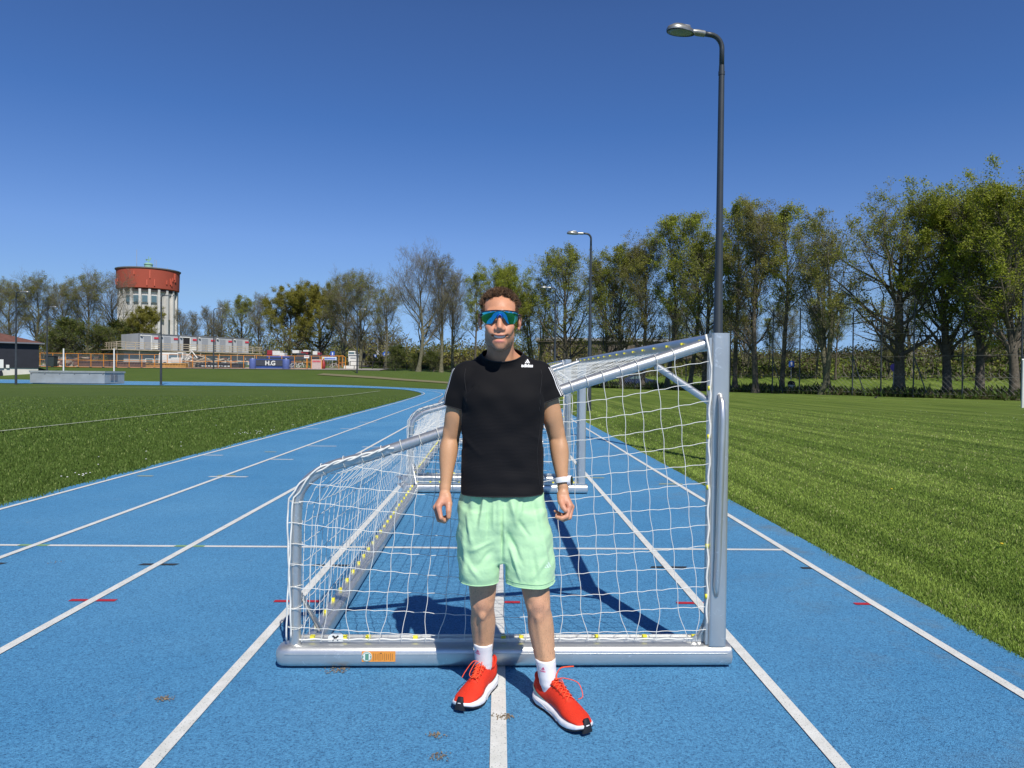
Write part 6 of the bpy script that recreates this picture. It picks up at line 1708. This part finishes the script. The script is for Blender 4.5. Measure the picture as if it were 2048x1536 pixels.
lowm = q.n('ShaderNodeMapRange', i_1=1.30, i_2=1.16, i_3=.15, i_4=1.0); q.l(sx.outputs[2], lowm.inputs[0])
fab = q.noise(co, 500, 2, .8)
q.set(Base_Color=q.mix(q.math('MULTIPLY', q.math('MULTIPLY', q.math('ADD', q.math('MULTIPLY', ribz, .5), .5), lowm.outputs[0]), .8), (.0055, .0053, .0064), (.0105, .0100, .0122)), Roughness=.82, Specular_IOR_Level=.18, Sheen_Weight=.02, Sheen_Roughness=.5)
q.bump(q.math('ADD', q.math('MULTIPLY', q.math('MULTIPLY', ribz, lowm.outputs[0]), .6), q.math('MULTIPLY', fab, .5)), .40, .0008)
M_TEE = q.m
tee = link('t_shirt', me, M_TEE, man, True)
md = tee.modifiers.new('thickness', 'SOLIDIFY'); md.thickness = .0025; md.offset = -1
M_TEEH = simple('black_hem', (.012, .012, .015), .75, var=.1, scale=60, bump=.3, bscale=400)
for lp in loopsT:
    k = max(1, len(lp)//70); pts = lp[::k]
    MB().tube(pts, .0022, 6, closed=True).build('t_shirt_hem', M_TEEH, tee, True)
# seams
def project(bv, p, d=(0, 1, 0), off=.0012):
    h = bv.ray_cast(Vector(p), Vector(d)); 
    return None if h[0] is None else h[0]-Vector(d)*off
seam = MB()
for s_ in (-1, 1):
    pts = [project(bvhT, (cx0+s_*(x), 2.6, z)) for x, z in [(.158, tz(738)), (.162, tz(750)), (.160, tz(765)), (.154, tz(782)), (.152, tz(800)), (.156, tz(815))]]
    pts = [p for p in pts if p is not None and p.y < 3.05]
    if len(pts) > 2: seam.tube(pts, .0011, 5)
pts = [project(bvhT, (cx0+(.150+.006*math.sin(k*.4)), 2.6, tz(812+k*8))) for k in range(21)]; pts = [p for p in pts if p is not None]
if len(pts) > 2: seam.tube(pts, .0009, 5)
seam.build('seam', M_TEEH, tee, True)
# three white stripes down each sleeve
M_PRW = simple('print_white', (.80, .80, .80), .6, var=.02)
strp = MB()
for s_, sh, se in ((-1, Lsh, Lse), (1, Rsh, Rse)):
    a0_ = {-1: rad(196), 1: rad(-31)}[s_]
    for k in (-1, 0, 1):
        L_, R_ = [], []
        for t in np.linspace(-.22, .66, 34):
            for lst, da in ((L_, -.050), (R_, .050)):
                an = a0_+k*.22*(-s_)+da*(-s_)
                c_ = Vector(mixp(sh, se, t)); d = Vector((math.cos(an), math.sin(an), .12)); h = bvhT.ray_cast(c_+d*.2, -d)
                lst.append(h[0]+d.normalized()*.0012 if h[0] is not None else c_+d*.057)
        n_ = len(L_); strp.add([tuple(p) for p in L_+R_], [(i, i+1, n_+i+1, n_+i) for i in range(n_-1)])
strp.build('sleeve_stripes', M_PRW, tee, True)
# chest emblem and lettering, laid on the cloth
def drape(me_, center, scale, bv, name, mt, parent, off=.0012, subdiv=1, shear=0.0, plane='z'):
    bm = bmesh.new(); bm.from_mesh(me_)
    bmesh.ops.triangulate(bm, faces=bm.faces)
    if subdiv: bmesh.ops.subdivide_edges(bm, edges=bm.edges, cuts=subdiv)
    for v in bm.verts:
        x = center[0]+v.co.x*scale+v.co.y*scale*shear; z = center[1]+v.co.y*scale
        h = bv.ray_cast(Vector((x, 2.4, z)), Vector((0, 1, 0))); y = (h[0].y if h[0] is not None else 2.95)-off
        v.co = Vector((x, y, z))
    m2 = bpy.data.meshes.new(name); bm.to_mesh(m2); bm.free(); return link(name, m2, mt, parent)
def flat_text(txt, ext=0.0):
    cu = bpy.data.curves.new('t', 'FONT'); cu.body = txt; cu.size = 1; cu.offset = .035; cu.align_x = 'CENTER'
    ob = bpy.data.objects.new('t', cu); COL.objects.link(ob); dg = bpy.context.evaluated_depsgraph_get()
    m_ = bpy.data.meshes.new_from_object(ob.evaluated_get(dg)); bpy.data.objects.remove(ob); return m_
lg = P(1055.5, 734, 2.92)
drape(flat_text('adidas'), (lg.x, lg.z+.0005), .0200, bvhT, 'chest_lettering', M_PRW, tee)
def bars_mesh():
    m_ = bpy.data.meshes.new('bars'); vv = []; ff = []
    for k, (x0, h0) in enumerate(((-.46, .22), (-.14, .50), (.20, .80))):
        w_ = .22; b = len(vv); sl = .55                          # slanted bars rising to the right, cut level at the foot
        vv += [(x0, 0, 0), (x0+w_, 0, 0), (x0+w_-h0*.50, h0+.0, 0), (x0-h0*.50+.02, h0*.82+.02, 0)]; ff.append((b, b+1, b+2, b+3))
    m_.from_pydata(vv, [], ff); return m_
drape(bars_mesh(), (lg.x+.003, lg.z+.0175), .0225, bvhT, 'chest_emblem', M_PRW, tee, subdiv=2)

# ---------------- shorts
Sh = SDF((HC[0]-.27, 2.78, P(1006, 1190, 3.0).z), (HC[0]+.28, 3.27, tz(970)), .0050)
sz = lambda row: P(1006, row, 2.99).z
Sh.column([(sz(1122), cx0+.006, 3.03, .150, .090), (sz(1085), cx0+.006, 3.03, .190, .112), (sz(1040), cx0+.004, 3.03, .187, .120), (sz(1000), cx0+.002, 3.03, .178, .112), (sz(975), cx0+.002, 3.03, .172, .106)], .02, 2.4)
lx, rx = W(958, 1172, 2.99)[0], W(1060, 1172, 2.96)[0]
Sh.column([(sz(1190), lx-.001, 3.005, .087, .092), (sz(1172), lx, 3.005, .0865, .092), (sz(1135), lx+.001, 3.008, .0885, .097), (sz(1060), lx+.006, 3.02, .094, .105), (sz(1020), lx+.01, 3.02, .08, .10)], .014, 2.2)
Sh.column([(sz(1190), rx+.002, 2.965, .102, .096), (sz(1172), rx+.001, 2.968, .0995, .096), (sz(1135), rx-.003, 2.980, .1060, .100), (sz(1060), rx-.010, 3.01, .108, .107), (sz(1020), rx-.018, 3.02, .085, .10)], .014, 2.2)
V3, F3 = Sh.mesh('shorts'); V3 = relax(V3, F3, 3, .5); N3 = vnormals(V3, F3)
X_ = V3[:, 0]-cx0; Z_ = V3[:, 2]
amp = .0034*wnoise(V3, (34, 34, 7), 31)+.0026*wnoise(V3, (26, 26, 22), 32)+.0014*wnoise(V3, (75, 75, 60), 34)
up_ = sstep(Z_, sz(1070), sz(1000)); amp += up_*.0050*wnoise(V3, (60, 30, 5), 33)
def fold3(a, b, w_, h_):
    a = np.array(a); b = np.array(b); ab = b-a; t = np.clip(((V3-a)@ab)/(ab@ab), 0, 1); d = np.linalg.norm(V3[:, [0, 2]]-(a+t[:, None]*ab)[:, [0, 2]], axis=1)
    return h_*np.exp(-(d/w_)**2)*(N3[:, 1] < 0)*(1-.75*np.abs(2*t-1)**2)
def sw(px, py): p = P(px, py, 2.9); return vec(p.x, p.y, p.z)
for (a, b, w_, h_) in (((967, 995), (958, 1060), .007, .008), ((976, 1000), (974, 1075), .006, -.006), ((987, 1000), (986, 1060), .007, .007), ((1020, 1000), (1035, 1055), .008, .007), ((1046, 995), (1040, 1040), .007, .006), ((1068, 1000), (1080, 1060), .009, -.006), ((932, 1030), (945, 1095), .009, .006),
                      ((1005, 1050), (1045, 1130), .010, -.006), ((1012, 1075), (1040, 1160), .008, .006), ((940, 1105), (985, 1085), .008, .005), ((950, 1140), (985, 1100), .009, -.005), ((1030, 1035), (1060, 1075), .008, -.005), ((925, 1060), (932, 1150), .010, .005), ((1085, 1070), (1100, 1150), .011, .006), ((1065, 1100), (1075, 1165), .009, -.004), ((1003, 1005), (1004, 1130), .0035, -.012), ((1010, 1050), (1011, 1125), .006, .006), ((930, 1120), (960, 1160), .009, .005), ((1090, 1120), (1060, 1160), .010, .005)):
    amp += fold3(sw(*a), sw(*b), w_, h_)
V3 = V3+N3*(amp*1.35)[:, None]
bm = bmesh.new(); me = npmesh('shorts', V3, F3); bm.from_mesh(me)
cutp(bm, (cx0, 2.98, sz(1160)), (0.0, 0.02, -1), lambda p: p.z < sz(1150))
cutp(bm, (cx0, 2.98, sz(982)), (0.0, 0.0, 1), lambda p: p.z > sz(1000))
loopsS = boundary_loops(bm); bvhS = BVHTree.FromBMesh(bm); bm.to_mesh(me); bm.free()
q = NT('mint_cloth'); co = q.coord('Object')
q.set(Base_Color=q.ramp(q.noise(co, 8, 4), [(.3, (.40, .66, .38)), (.7, (.46, .73, .43))]), Roughness=.68, Specular_IOR_Level=.35, Sheen_Weight=.15)
q.bump(q.math('ADD', q.math('MULTIPLY', q.noise(co, 45, 5, .6, .8), 1.0), q.math('MULTIPLY', q.noise(co, 600, 2, .8), .12)), .40, .006); M_MINT = q.m
shorts = link('shorts', me, M_MINT, man, True)
md = shorts.modifiers.new('thickness', 'SOLIDIFY'); md.thickness = .0022; md.offset = -1
hb = MB()
for lp in loopsS:
    if sum(p.z for p in lp)/len(lp) < sz(1100): 
        k = max(1, len(lp)//60); hb.tube(lp[::k], .0020, 6, closed=True); hb.tube([p+Vector((0, 0, .017))+(Vector((p.x-(lx if p.x < cx0+.01 else rx), p.y-2.985, 0)).normalized()*.0006) for p in lp[::k]], .0009, 5, closed=True)
hb.build('shorts_hem', M_MINT, shorts, True)
lgs = P(1098, 1139, 2.88)
M_PRP = simple('print_pale', (.62, .82, .66), .6, var=.02)
drape(bars_mesh(), (lgs.x, lgs.z), .030, bvhS, 'shorts_emblem', M_PRP, shorts, subdiv=2)

# ---------------- socks
def sock(an, kn, ztop_, rt, rm, lean, nm, logo):
    q_ = []; m = MB(); n = 64; zs_ = np.linspace(.038, ztop_, 24)
    for z in zs_:
        t = (z-an[2])/(kn[2]-an[2]); c_ = mixp(an, kn, t); f = (z-.038)/(ztop_-.038)
        r = (rm+(rt-rm)*f**1.3)*(1-.20*(1-float(sstep(z, .075, .125)))); cuff = .0012 if f > .86 else 0
        wr_ = .0012*math.sin(z*190)*math.exp(-((z-.11)/.03)**2)
        q_.append([(c_[0]+(r*.94+cuff+wr_+.0008*(k % 2))*math.cos(2*math.pi*k/n), c_[1]-.006*(1-f)**2+(r*1.08+cuff+wr_+.0008*(k % 2))*math.sin(2*math.pi*k/n), z) for k in range(n)])
    q_.append([(mixp(an, kn, (ztop_-an[2])/(kn[2]-an[2]))[0]+rt*.84*math.cos(2*math.pi*k/n), mixp(an, kn, (ztop_-an[2])/(kn[2]-an[2]))[1]+rt*math.sin(2*math.pi*k/n), ztop_+.0005) for k in range(n)])
    m.loft(q_, caps=False); o = m.build('sock', M_SOCK, man, True)
    bv = BVHTree.FromPolygons([tuple(v) for v in m.v], m.f)
    drape(bars_mesh(), (logo[0], logo[1]), .0155, bv, 'sock_emblem', M_PINK, o, subdiv=2)
    drape(flat_text('adidas'), (logo[0]-.001, logo[1]-.0085), .0085, bv, 'sock_lettering', M_PINK, o)
M_SOCK = simple('white_ribbed_sock', (.80, .79, .80), .85, var=.03, scale=20, bump=.3, bscale=300)
M_PINK = simple('print_pink', (.75, .07, .22), .6, var=.02)
zsl = P(968, 1283, 3.09).z; zsr = P(1092, 1314, 2.95).z
p1 = P(956, 1302, 3.06); p2 = P(1086, 1337, 2.91)
sock(Lan, Lkn, zsl, .0425, .0375, 0, 'left', (p1.x, p1.z)); sock(Ran, Rkn, zsr, .0435, .0380, 0, 'right', (p2.x, p2.z))

# ---------------- running shoes
q = NT('coral_mesh_upper'); co = q.coord('Object'); vo = q.n('ShaderNodeTexVoronoi', i_Scale=620); q.l(co, vo.inputs['Vector'])
q.set(Base_Color=q.mix(q.ramp(vo.outputs[0], [(.25, (0, 0, 0)), (.6, (1, 1, 1))]), (.86, .050, .012), (.60, .026, .010)), Roughness=.65, Specular_IOR_Level=.35)
q.bump(vo.outputs[0], .45, .0015); M_CORAL = q.m
M_CORL = simple('coral_lace', (.95, .10, .03), .7, var=.06, scale=60, bump=.4, bscale=500)
M_FOAM = simple('white_foam_sole', (.74, .75, .78), .5, var=.03, scale=10)
M_RUB = simple('black_rubber', (.012, .012, .016), .5, var=.1, scale=30)
M_LIN = simple('coral_lining', (.55, .04, .015), .8)
M_HEELG = simple('mint_heel', (.45, .66, .48), .5)
def sm(pts, n=6):
    return [tuple(p) for p, _ in spline([(np.array(p), 0.0) for p in pts], n)]
def shoe(toe, heel, ank, L=.335, side=1, lace='down'):
    """built along +x (heel 0 .. toe L), then turned; side=+1: outer side is +y"""
    d = (toe-heel)[:2]; rz = math.atan2(d[1], d[0])
    r = empty('running_shoe', (heel[0], heel[1], .004), rz); r.parent = man
    def halfw(t):   # plan half widths (outer, inner) and centre line
        w_ = np.interp(t, [0, .04, .15, .35, .5, .68, .82, .93, .985, 1], [.018, .031, .040, .038, .040, .051, .049, .036, .017, .004]); return w_*1.13
    def cy(t): return side*np.interp(t, [0, .3, .6, 1], [0, .003, 0, -.012])
    def solez(t): return np.interp(t, [0, .1, .55, .75, .9, 1], [.012, .002, .0, .003, .014, .030])    # underside, toe spring
    def soleh(t): return np.interp(t, [0, .1, .3, .5, .7, .9, 1], [.052, .046, .043, .038, .036, .042, .046])
    ts = np.concatenate([np.linspace(0, .1, 7)[:-1], np.linspace(.1, .9, 25)[:-1], np.linspace(.9, 1, 10)])
    n = 40
    # foam midsole
    m = MB(); rings = []
    for t in ts:
        w_, c_ = halfw(t), cy(t); z0, z1 = solez(t)+.004, soleh(t); ring = []
        for k in range(n):
            a = 2*math.pi*k/n; ca, sa = math.cos(a), math.sin(a); ya = math.copysign(abs(ca)**.45, ca); za = math.copysign(abs(sa)**.6, sa)
            flare = 1.10-.07*(za+1)/2
            ring.append((t*L, c_+w_*ya*flare, (z0+z1)/2+(z1-z0)/2*za))
        rings.append(ring)
    m.loft(rings); ms = m.build('midsole', M_FOAM, r, True)
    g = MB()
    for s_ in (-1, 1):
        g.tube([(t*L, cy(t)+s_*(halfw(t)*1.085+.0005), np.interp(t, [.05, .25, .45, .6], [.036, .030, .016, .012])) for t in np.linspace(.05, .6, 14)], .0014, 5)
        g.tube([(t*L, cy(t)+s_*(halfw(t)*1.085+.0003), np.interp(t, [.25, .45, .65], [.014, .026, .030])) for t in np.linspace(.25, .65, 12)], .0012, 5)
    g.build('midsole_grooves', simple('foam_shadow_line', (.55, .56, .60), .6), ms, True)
    # rubber outsole and toe bumper
    m = MB(); rings = []
    for t in ts:
        w_, c_ = halfw(t)*1.06, cy(t); z0 = solez(t)
        rings.append([(t*L, c_+w_*math.copysign(abs(math.cos(2*math.pi*k/24))**.5, math.cos(2*math.pi*k/24)), z0+.0035+.0040*math.copysign(abs(math.sin(2*math.pi*k/24))**.6, math.sin(2*math.pi*k/24))) for k in range(24)])
    m.loft(rings); m.build('outsole', M_RUB, r, True)
    m = MB(); rings = []
    for i, zz in enumerate(np.linspace(.018, .066, 9)):
        f = i/8; ring = []; wd = .023*(1-f)+.011*f
        xo = L*(.996-.036*f**2.0)+.005
        for y in np.linspace(-wd, wd, 9): ring.append((xo-(y/.050)**2*.03, cy(.98)+y, zz-.003*abs(y)/.02))
        for y in np.linspace(wd, -wd, 9): ring.append((xo-.007-(y/.050)**2*.03, cy(.98)+y, zz-.003*abs(y)/.02))
        rings.append(ring)
    m.loft(rings); m.build('toe_bumper', M_RUB, r, True, 60)
    # upper
    top = lambda t: np.interp(t, [0, .03, .10, .20, .28, .36, .45, .60, .75, .88, .96, 1], [.090, .118, .112, .096, .098, .124, .118, .094, .074, .062, .052, .044])
    m = MB(); rings = []
    for t in ts:
        tt = t*.985+.004; w_, c_ = halfw(tt)*.99, cy(tt); z0 = soleh(t)-.010; z1 = top(t); ring = []; opn = (t < .345)
        for k in range(n):
            a = -math.pi/2+2*math.pi*k/n; sa, ca = math.sin(a), math.cos(a); f = (sa+1)/2
            narrow = 1-.42*f**1.7 if not opn else 1-.22*f**1.5
            e_ = .78 if t > .34 else .55
            ring.append((tt*L+(.004*f if t < .1 else 0), c_+w_*narrow*math.copysign(abs(ca)**e_, ca), z0+(z1-z0)*f+.0007*math.sin(t*60+k)*f))
        rings.append(ring)
    m.loft(rings); up = m.build('upper', M_CORAL, r, True)
    # collar opening: dark lining dish + padded rim, sock passes through it
    ax_ = .20*L; rim = [(ax_+.062*math.cos(a)*1.0-.004, .034*math.sin(a)*(1-.12*math.cos(a)), top((ax_+.062*math.cos(a))/L)+.002) for a in np.linspace(0, 2*math.pi, 33)[:-1]]
    MB().tube(rim, .0062, 8, closed=True).build('collar', M_CORAL, up, True)
    MB().loft([[(x, y, z+.001) for x, y, z in rim], [((x-ax_)*.55+ax_, y*.5, .09) for x, y, z in rim]], caps=True).build('lining', M_LIN, up)
    # tongue
    m = MB(); rings = []
    for i, t in enumerate(np.linspace(.30, .66, 10)):
        z = top(t)+.004-(.003 if t > .6 else 0)+(.012 if i == 0 else .004 if i == 1 else 0); w_ = np.interp(t, [.3, .66], [.024, .017])
        rings.append([(t*L-(.008 if i == 0 else 0), y, z-.012*(y/.03)**2) for y in np.linspace(-w_, w_, 7)]+[(t*L-(.008 if i == 0 else 0), y, z-.006-.012*(y/.03)**2) for y in np.linspace(w_, -w_, 7)])
    m.loft(rings); m.build('tongue', M_CORAL, up, True)
    # laces: crossings, bow loops and ends
    m = MB()
    for i, t in enumerate(np.linspace(.37, .64, 6)):
        w_ = np.interp(t, [.37, .64], [.027, .020]); z = top(t)+.0085
        t2 = t+.055
        if i < 5:
            m.tube([(t*L, -w_, z-.010), (t*L+.006, -w_*.4, z-.001), (t2*L-.004, w_*.5, top(t2)+.0075), (t2*L, w_, top(t2)-.003)], .0018, 6)
            m.tube([(t*L, w_, z-.010), (t*L+.006, w_*.4, z+.001), (t2*L-.004, -w_*.5, top(t2)+.009), (t2*L, -w_, top(t2)-.003)], .0018, 6)
    k0 = Vector((.375*L, 0, top(.375)+.014)); m.tube([k0+Vector((-.004, -.006, 0)), k0, k0+Vector((.004, .006, 0))], .0048, 8)
    if lace == 'down':
        for s_ in (-1, 1):
            m.tube(sm([k0, k0+Vector((.030, s_*.014, .006)), k0+Vector((.078, s_*.022, -.022)), k0+Vector((.092, s_*.010, -.033)), k0+Vector((.080, s_*.002, -.030)), k0+Vector((.040, s_*.004, -.004)), k0]), .0017, 6)
        m.tube(sm([k0, k0+Vector((-.012, 0, .014)), k0+Vector((-.022, .006, .030)), k0+Vector((-.026, -.010, .028)), k0+Vector((-.010, -.010, .010)), k0]), .0019, 6)
        m.tube(sm([k0, k0+Vector((.020, -side*.030, .004)), k0+Vector((.055, -side*.052, -.030)), k0+Vector((.072, -side*.060, -.050))]), .0017, 6)
    else:
        m.tube(sm([k0, k0+Vector((.028, -.018*-side, .010)), k0+Vector((.085, -.046*-side, .006)), k0+Vector((.125, -.040*-side, -.030)), k0+Vector((.118, -.022*-side, -.042))]), .0018, 6)
        m.tube(sm([k0, k0+Vector((-.010, .010*side, .018)), k0+Vector((-.002, .024*side, .040)), k0+Vector((.016, .052*side, .046)), k0+Vector((.024, .070*side, .046))]), .0026, 6)
        m.tube(sm([k0, k0+Vector((.03, .004, .008)), k0+Vector((.062, -.004, -.012))]), .0017, 6)
    m.build('laces', M_CORL, r, True)
    # heel counter: mint panel, dark heel tab and side bars
    m = MB()
    for s_ in (-1, 1):
        P_ = []
        for t in np.linspace(.004, .30, 12):
            P_.append((t, soleh(t)-.002, np.interp(t, [0, .1, .3], [.088, .066, soleh(.3)+.002])))
        V_ = []; 
        for t, za, zb_ in P_:
            for z in np.linspace(za, zb_, 4):
                f = (z-soleh(t)+.010)/(top(t)-soleh(t)+.010); w_ = halfw(t*.985+.004)*.99*(1-.22*max(f, 0)**1.5)
                sa = 2*f-1; yy = w_*(max(0, 1-sa*sa)**.5)**.55
                V_.append((t*L-.0012, cy(t)+s_*(yy+.0014), z))
        m.add(V_, [(4*i+j, 4*i+j+1, 4*i+4+j+1, 4*i+4+j) for i in range(11) for j in range(3)])
    m.build('heel_panel', M_HEELG, up, True)
    MB().loft([[(-.001+zz*.0+.004*(f), y, .060+.062*f) for y in (-.010, .010)]+[(.010+.004*f, y, .060+.062*f) for y in (.010, -.010)] for zz, f in ((0, 0), (0, .5), (0, 1))]).build('heel_tab', M_RUB, up)
    m = MB(); so_ = side
    for k in range(3):
        t0 = .50+.045*k; pts_ = [(t0+.03, soleh(t0)+.004), (t0+.055, soleh(t0)+.004), (t0+.028, soleh(t0)+.024), (t0+.003, soleh(t0)+.024)]
        V_ = []
        for t, z in pts_:
            f = (z-soleh(t)+.010)/(top(t)-soleh(t)+.010); w_ = halfw(t)*.99*(1-.42*max(f, 0)**1.7); sa = 2*f-1; yy = w_*(max(0, 1-sa*sa)**.5)**.78
            V_.append((t*L, cy(t)+so_*(yy+.0018), z))
        m.add(V_, [(0, 1, 2, 3)])
    m.build('side_bars', M_RUB, up)
    return r
shoe(vec(-.138, 2.872, 0), vec(-.020, 3.190, 0), Lan, .338, side=1, lace='down')
shoe(vec(.372, 2.690, 0), vec(.178, 3.012, 0), Ran, .362, side=1, lace='side')

# ---------------- watch on the wrist
wc = np.array(mixp(Rel, Rwr, .86)); axw = Vector(Rwr-Rel).normalized()
wc = Vector(W(1124.5, 961, 3.005)); e1 = axw.cross(Vector((0, 1, 0))).normalized(); e2 = axw.cross(e1).normalized()
M_WST = simple('watch_strap_white', (.72, .73, .76), .45, var=.03, scale=20); 
def wring(off, rr_, wd, n=40):
    out = []
    for k in range(n):
        a = 2*math.pi*k/n; p = wc+axw*off+e1*(math.cos(a)*rr_*1.06)+e2*(math.sin(a)*rr_*.98); out.append(tuple(p))
    return out
ww = MB().loft([wring(-.0115, .0275, 0), wring(-.0115, .0300, 0), wring(-.008, .0312, 0), wring(.008, .0312, 0), wring(.0115, .0300, 0), wring(.0115, .0275, 0)], caps=False)
watch = ww.build('watch', M_WST, man, True, 50)
fc = wc+Vector((.0335, -.004, 0))*1.0; nrm = Vector((.93, -.36, .05)).normalized(); tu = nrm.cross(Vector((0, 0, 1))).normalized(); tv = nrm.cross(tu)
def disc(c_, r_, h0, h1, n=32): return [[tuple(c_+nrm*h+tu*r_*k_*math.cos(2*math.pi*i/n)+tv*r_*k_*math.sin(2*math.pi*i/n)) for i in range(n)] for h, k_ in ((h0, .92), (h0+.001, 1), (h1-.001, 1), (h1, .94))]
MB().loft(disc(fc, .0225, -.010, .006)).build('watch_case', M_WST, watch, True, 50)
MB().loft(disc(fc, .0205, .0055, .0078)).build('watch_face', NT('watch_glass').set(Base_Color=(.012, .014, .012), Roughness=.12).m, watch, True, 50)
m = MB()
for k in range(7):
    a = -2.05+k*.115; p = wc+e1*(math.cos(a)*.0334)+e2*(math.sin(a)*.0309)
    h_ = bvh.find_nearest(p)[0]; m.box(tuple(p), (.0014, .0016, .011))
m.build('strap_slots', simple('strap_slot_grey', (.25, .26, .32), .6), watch)
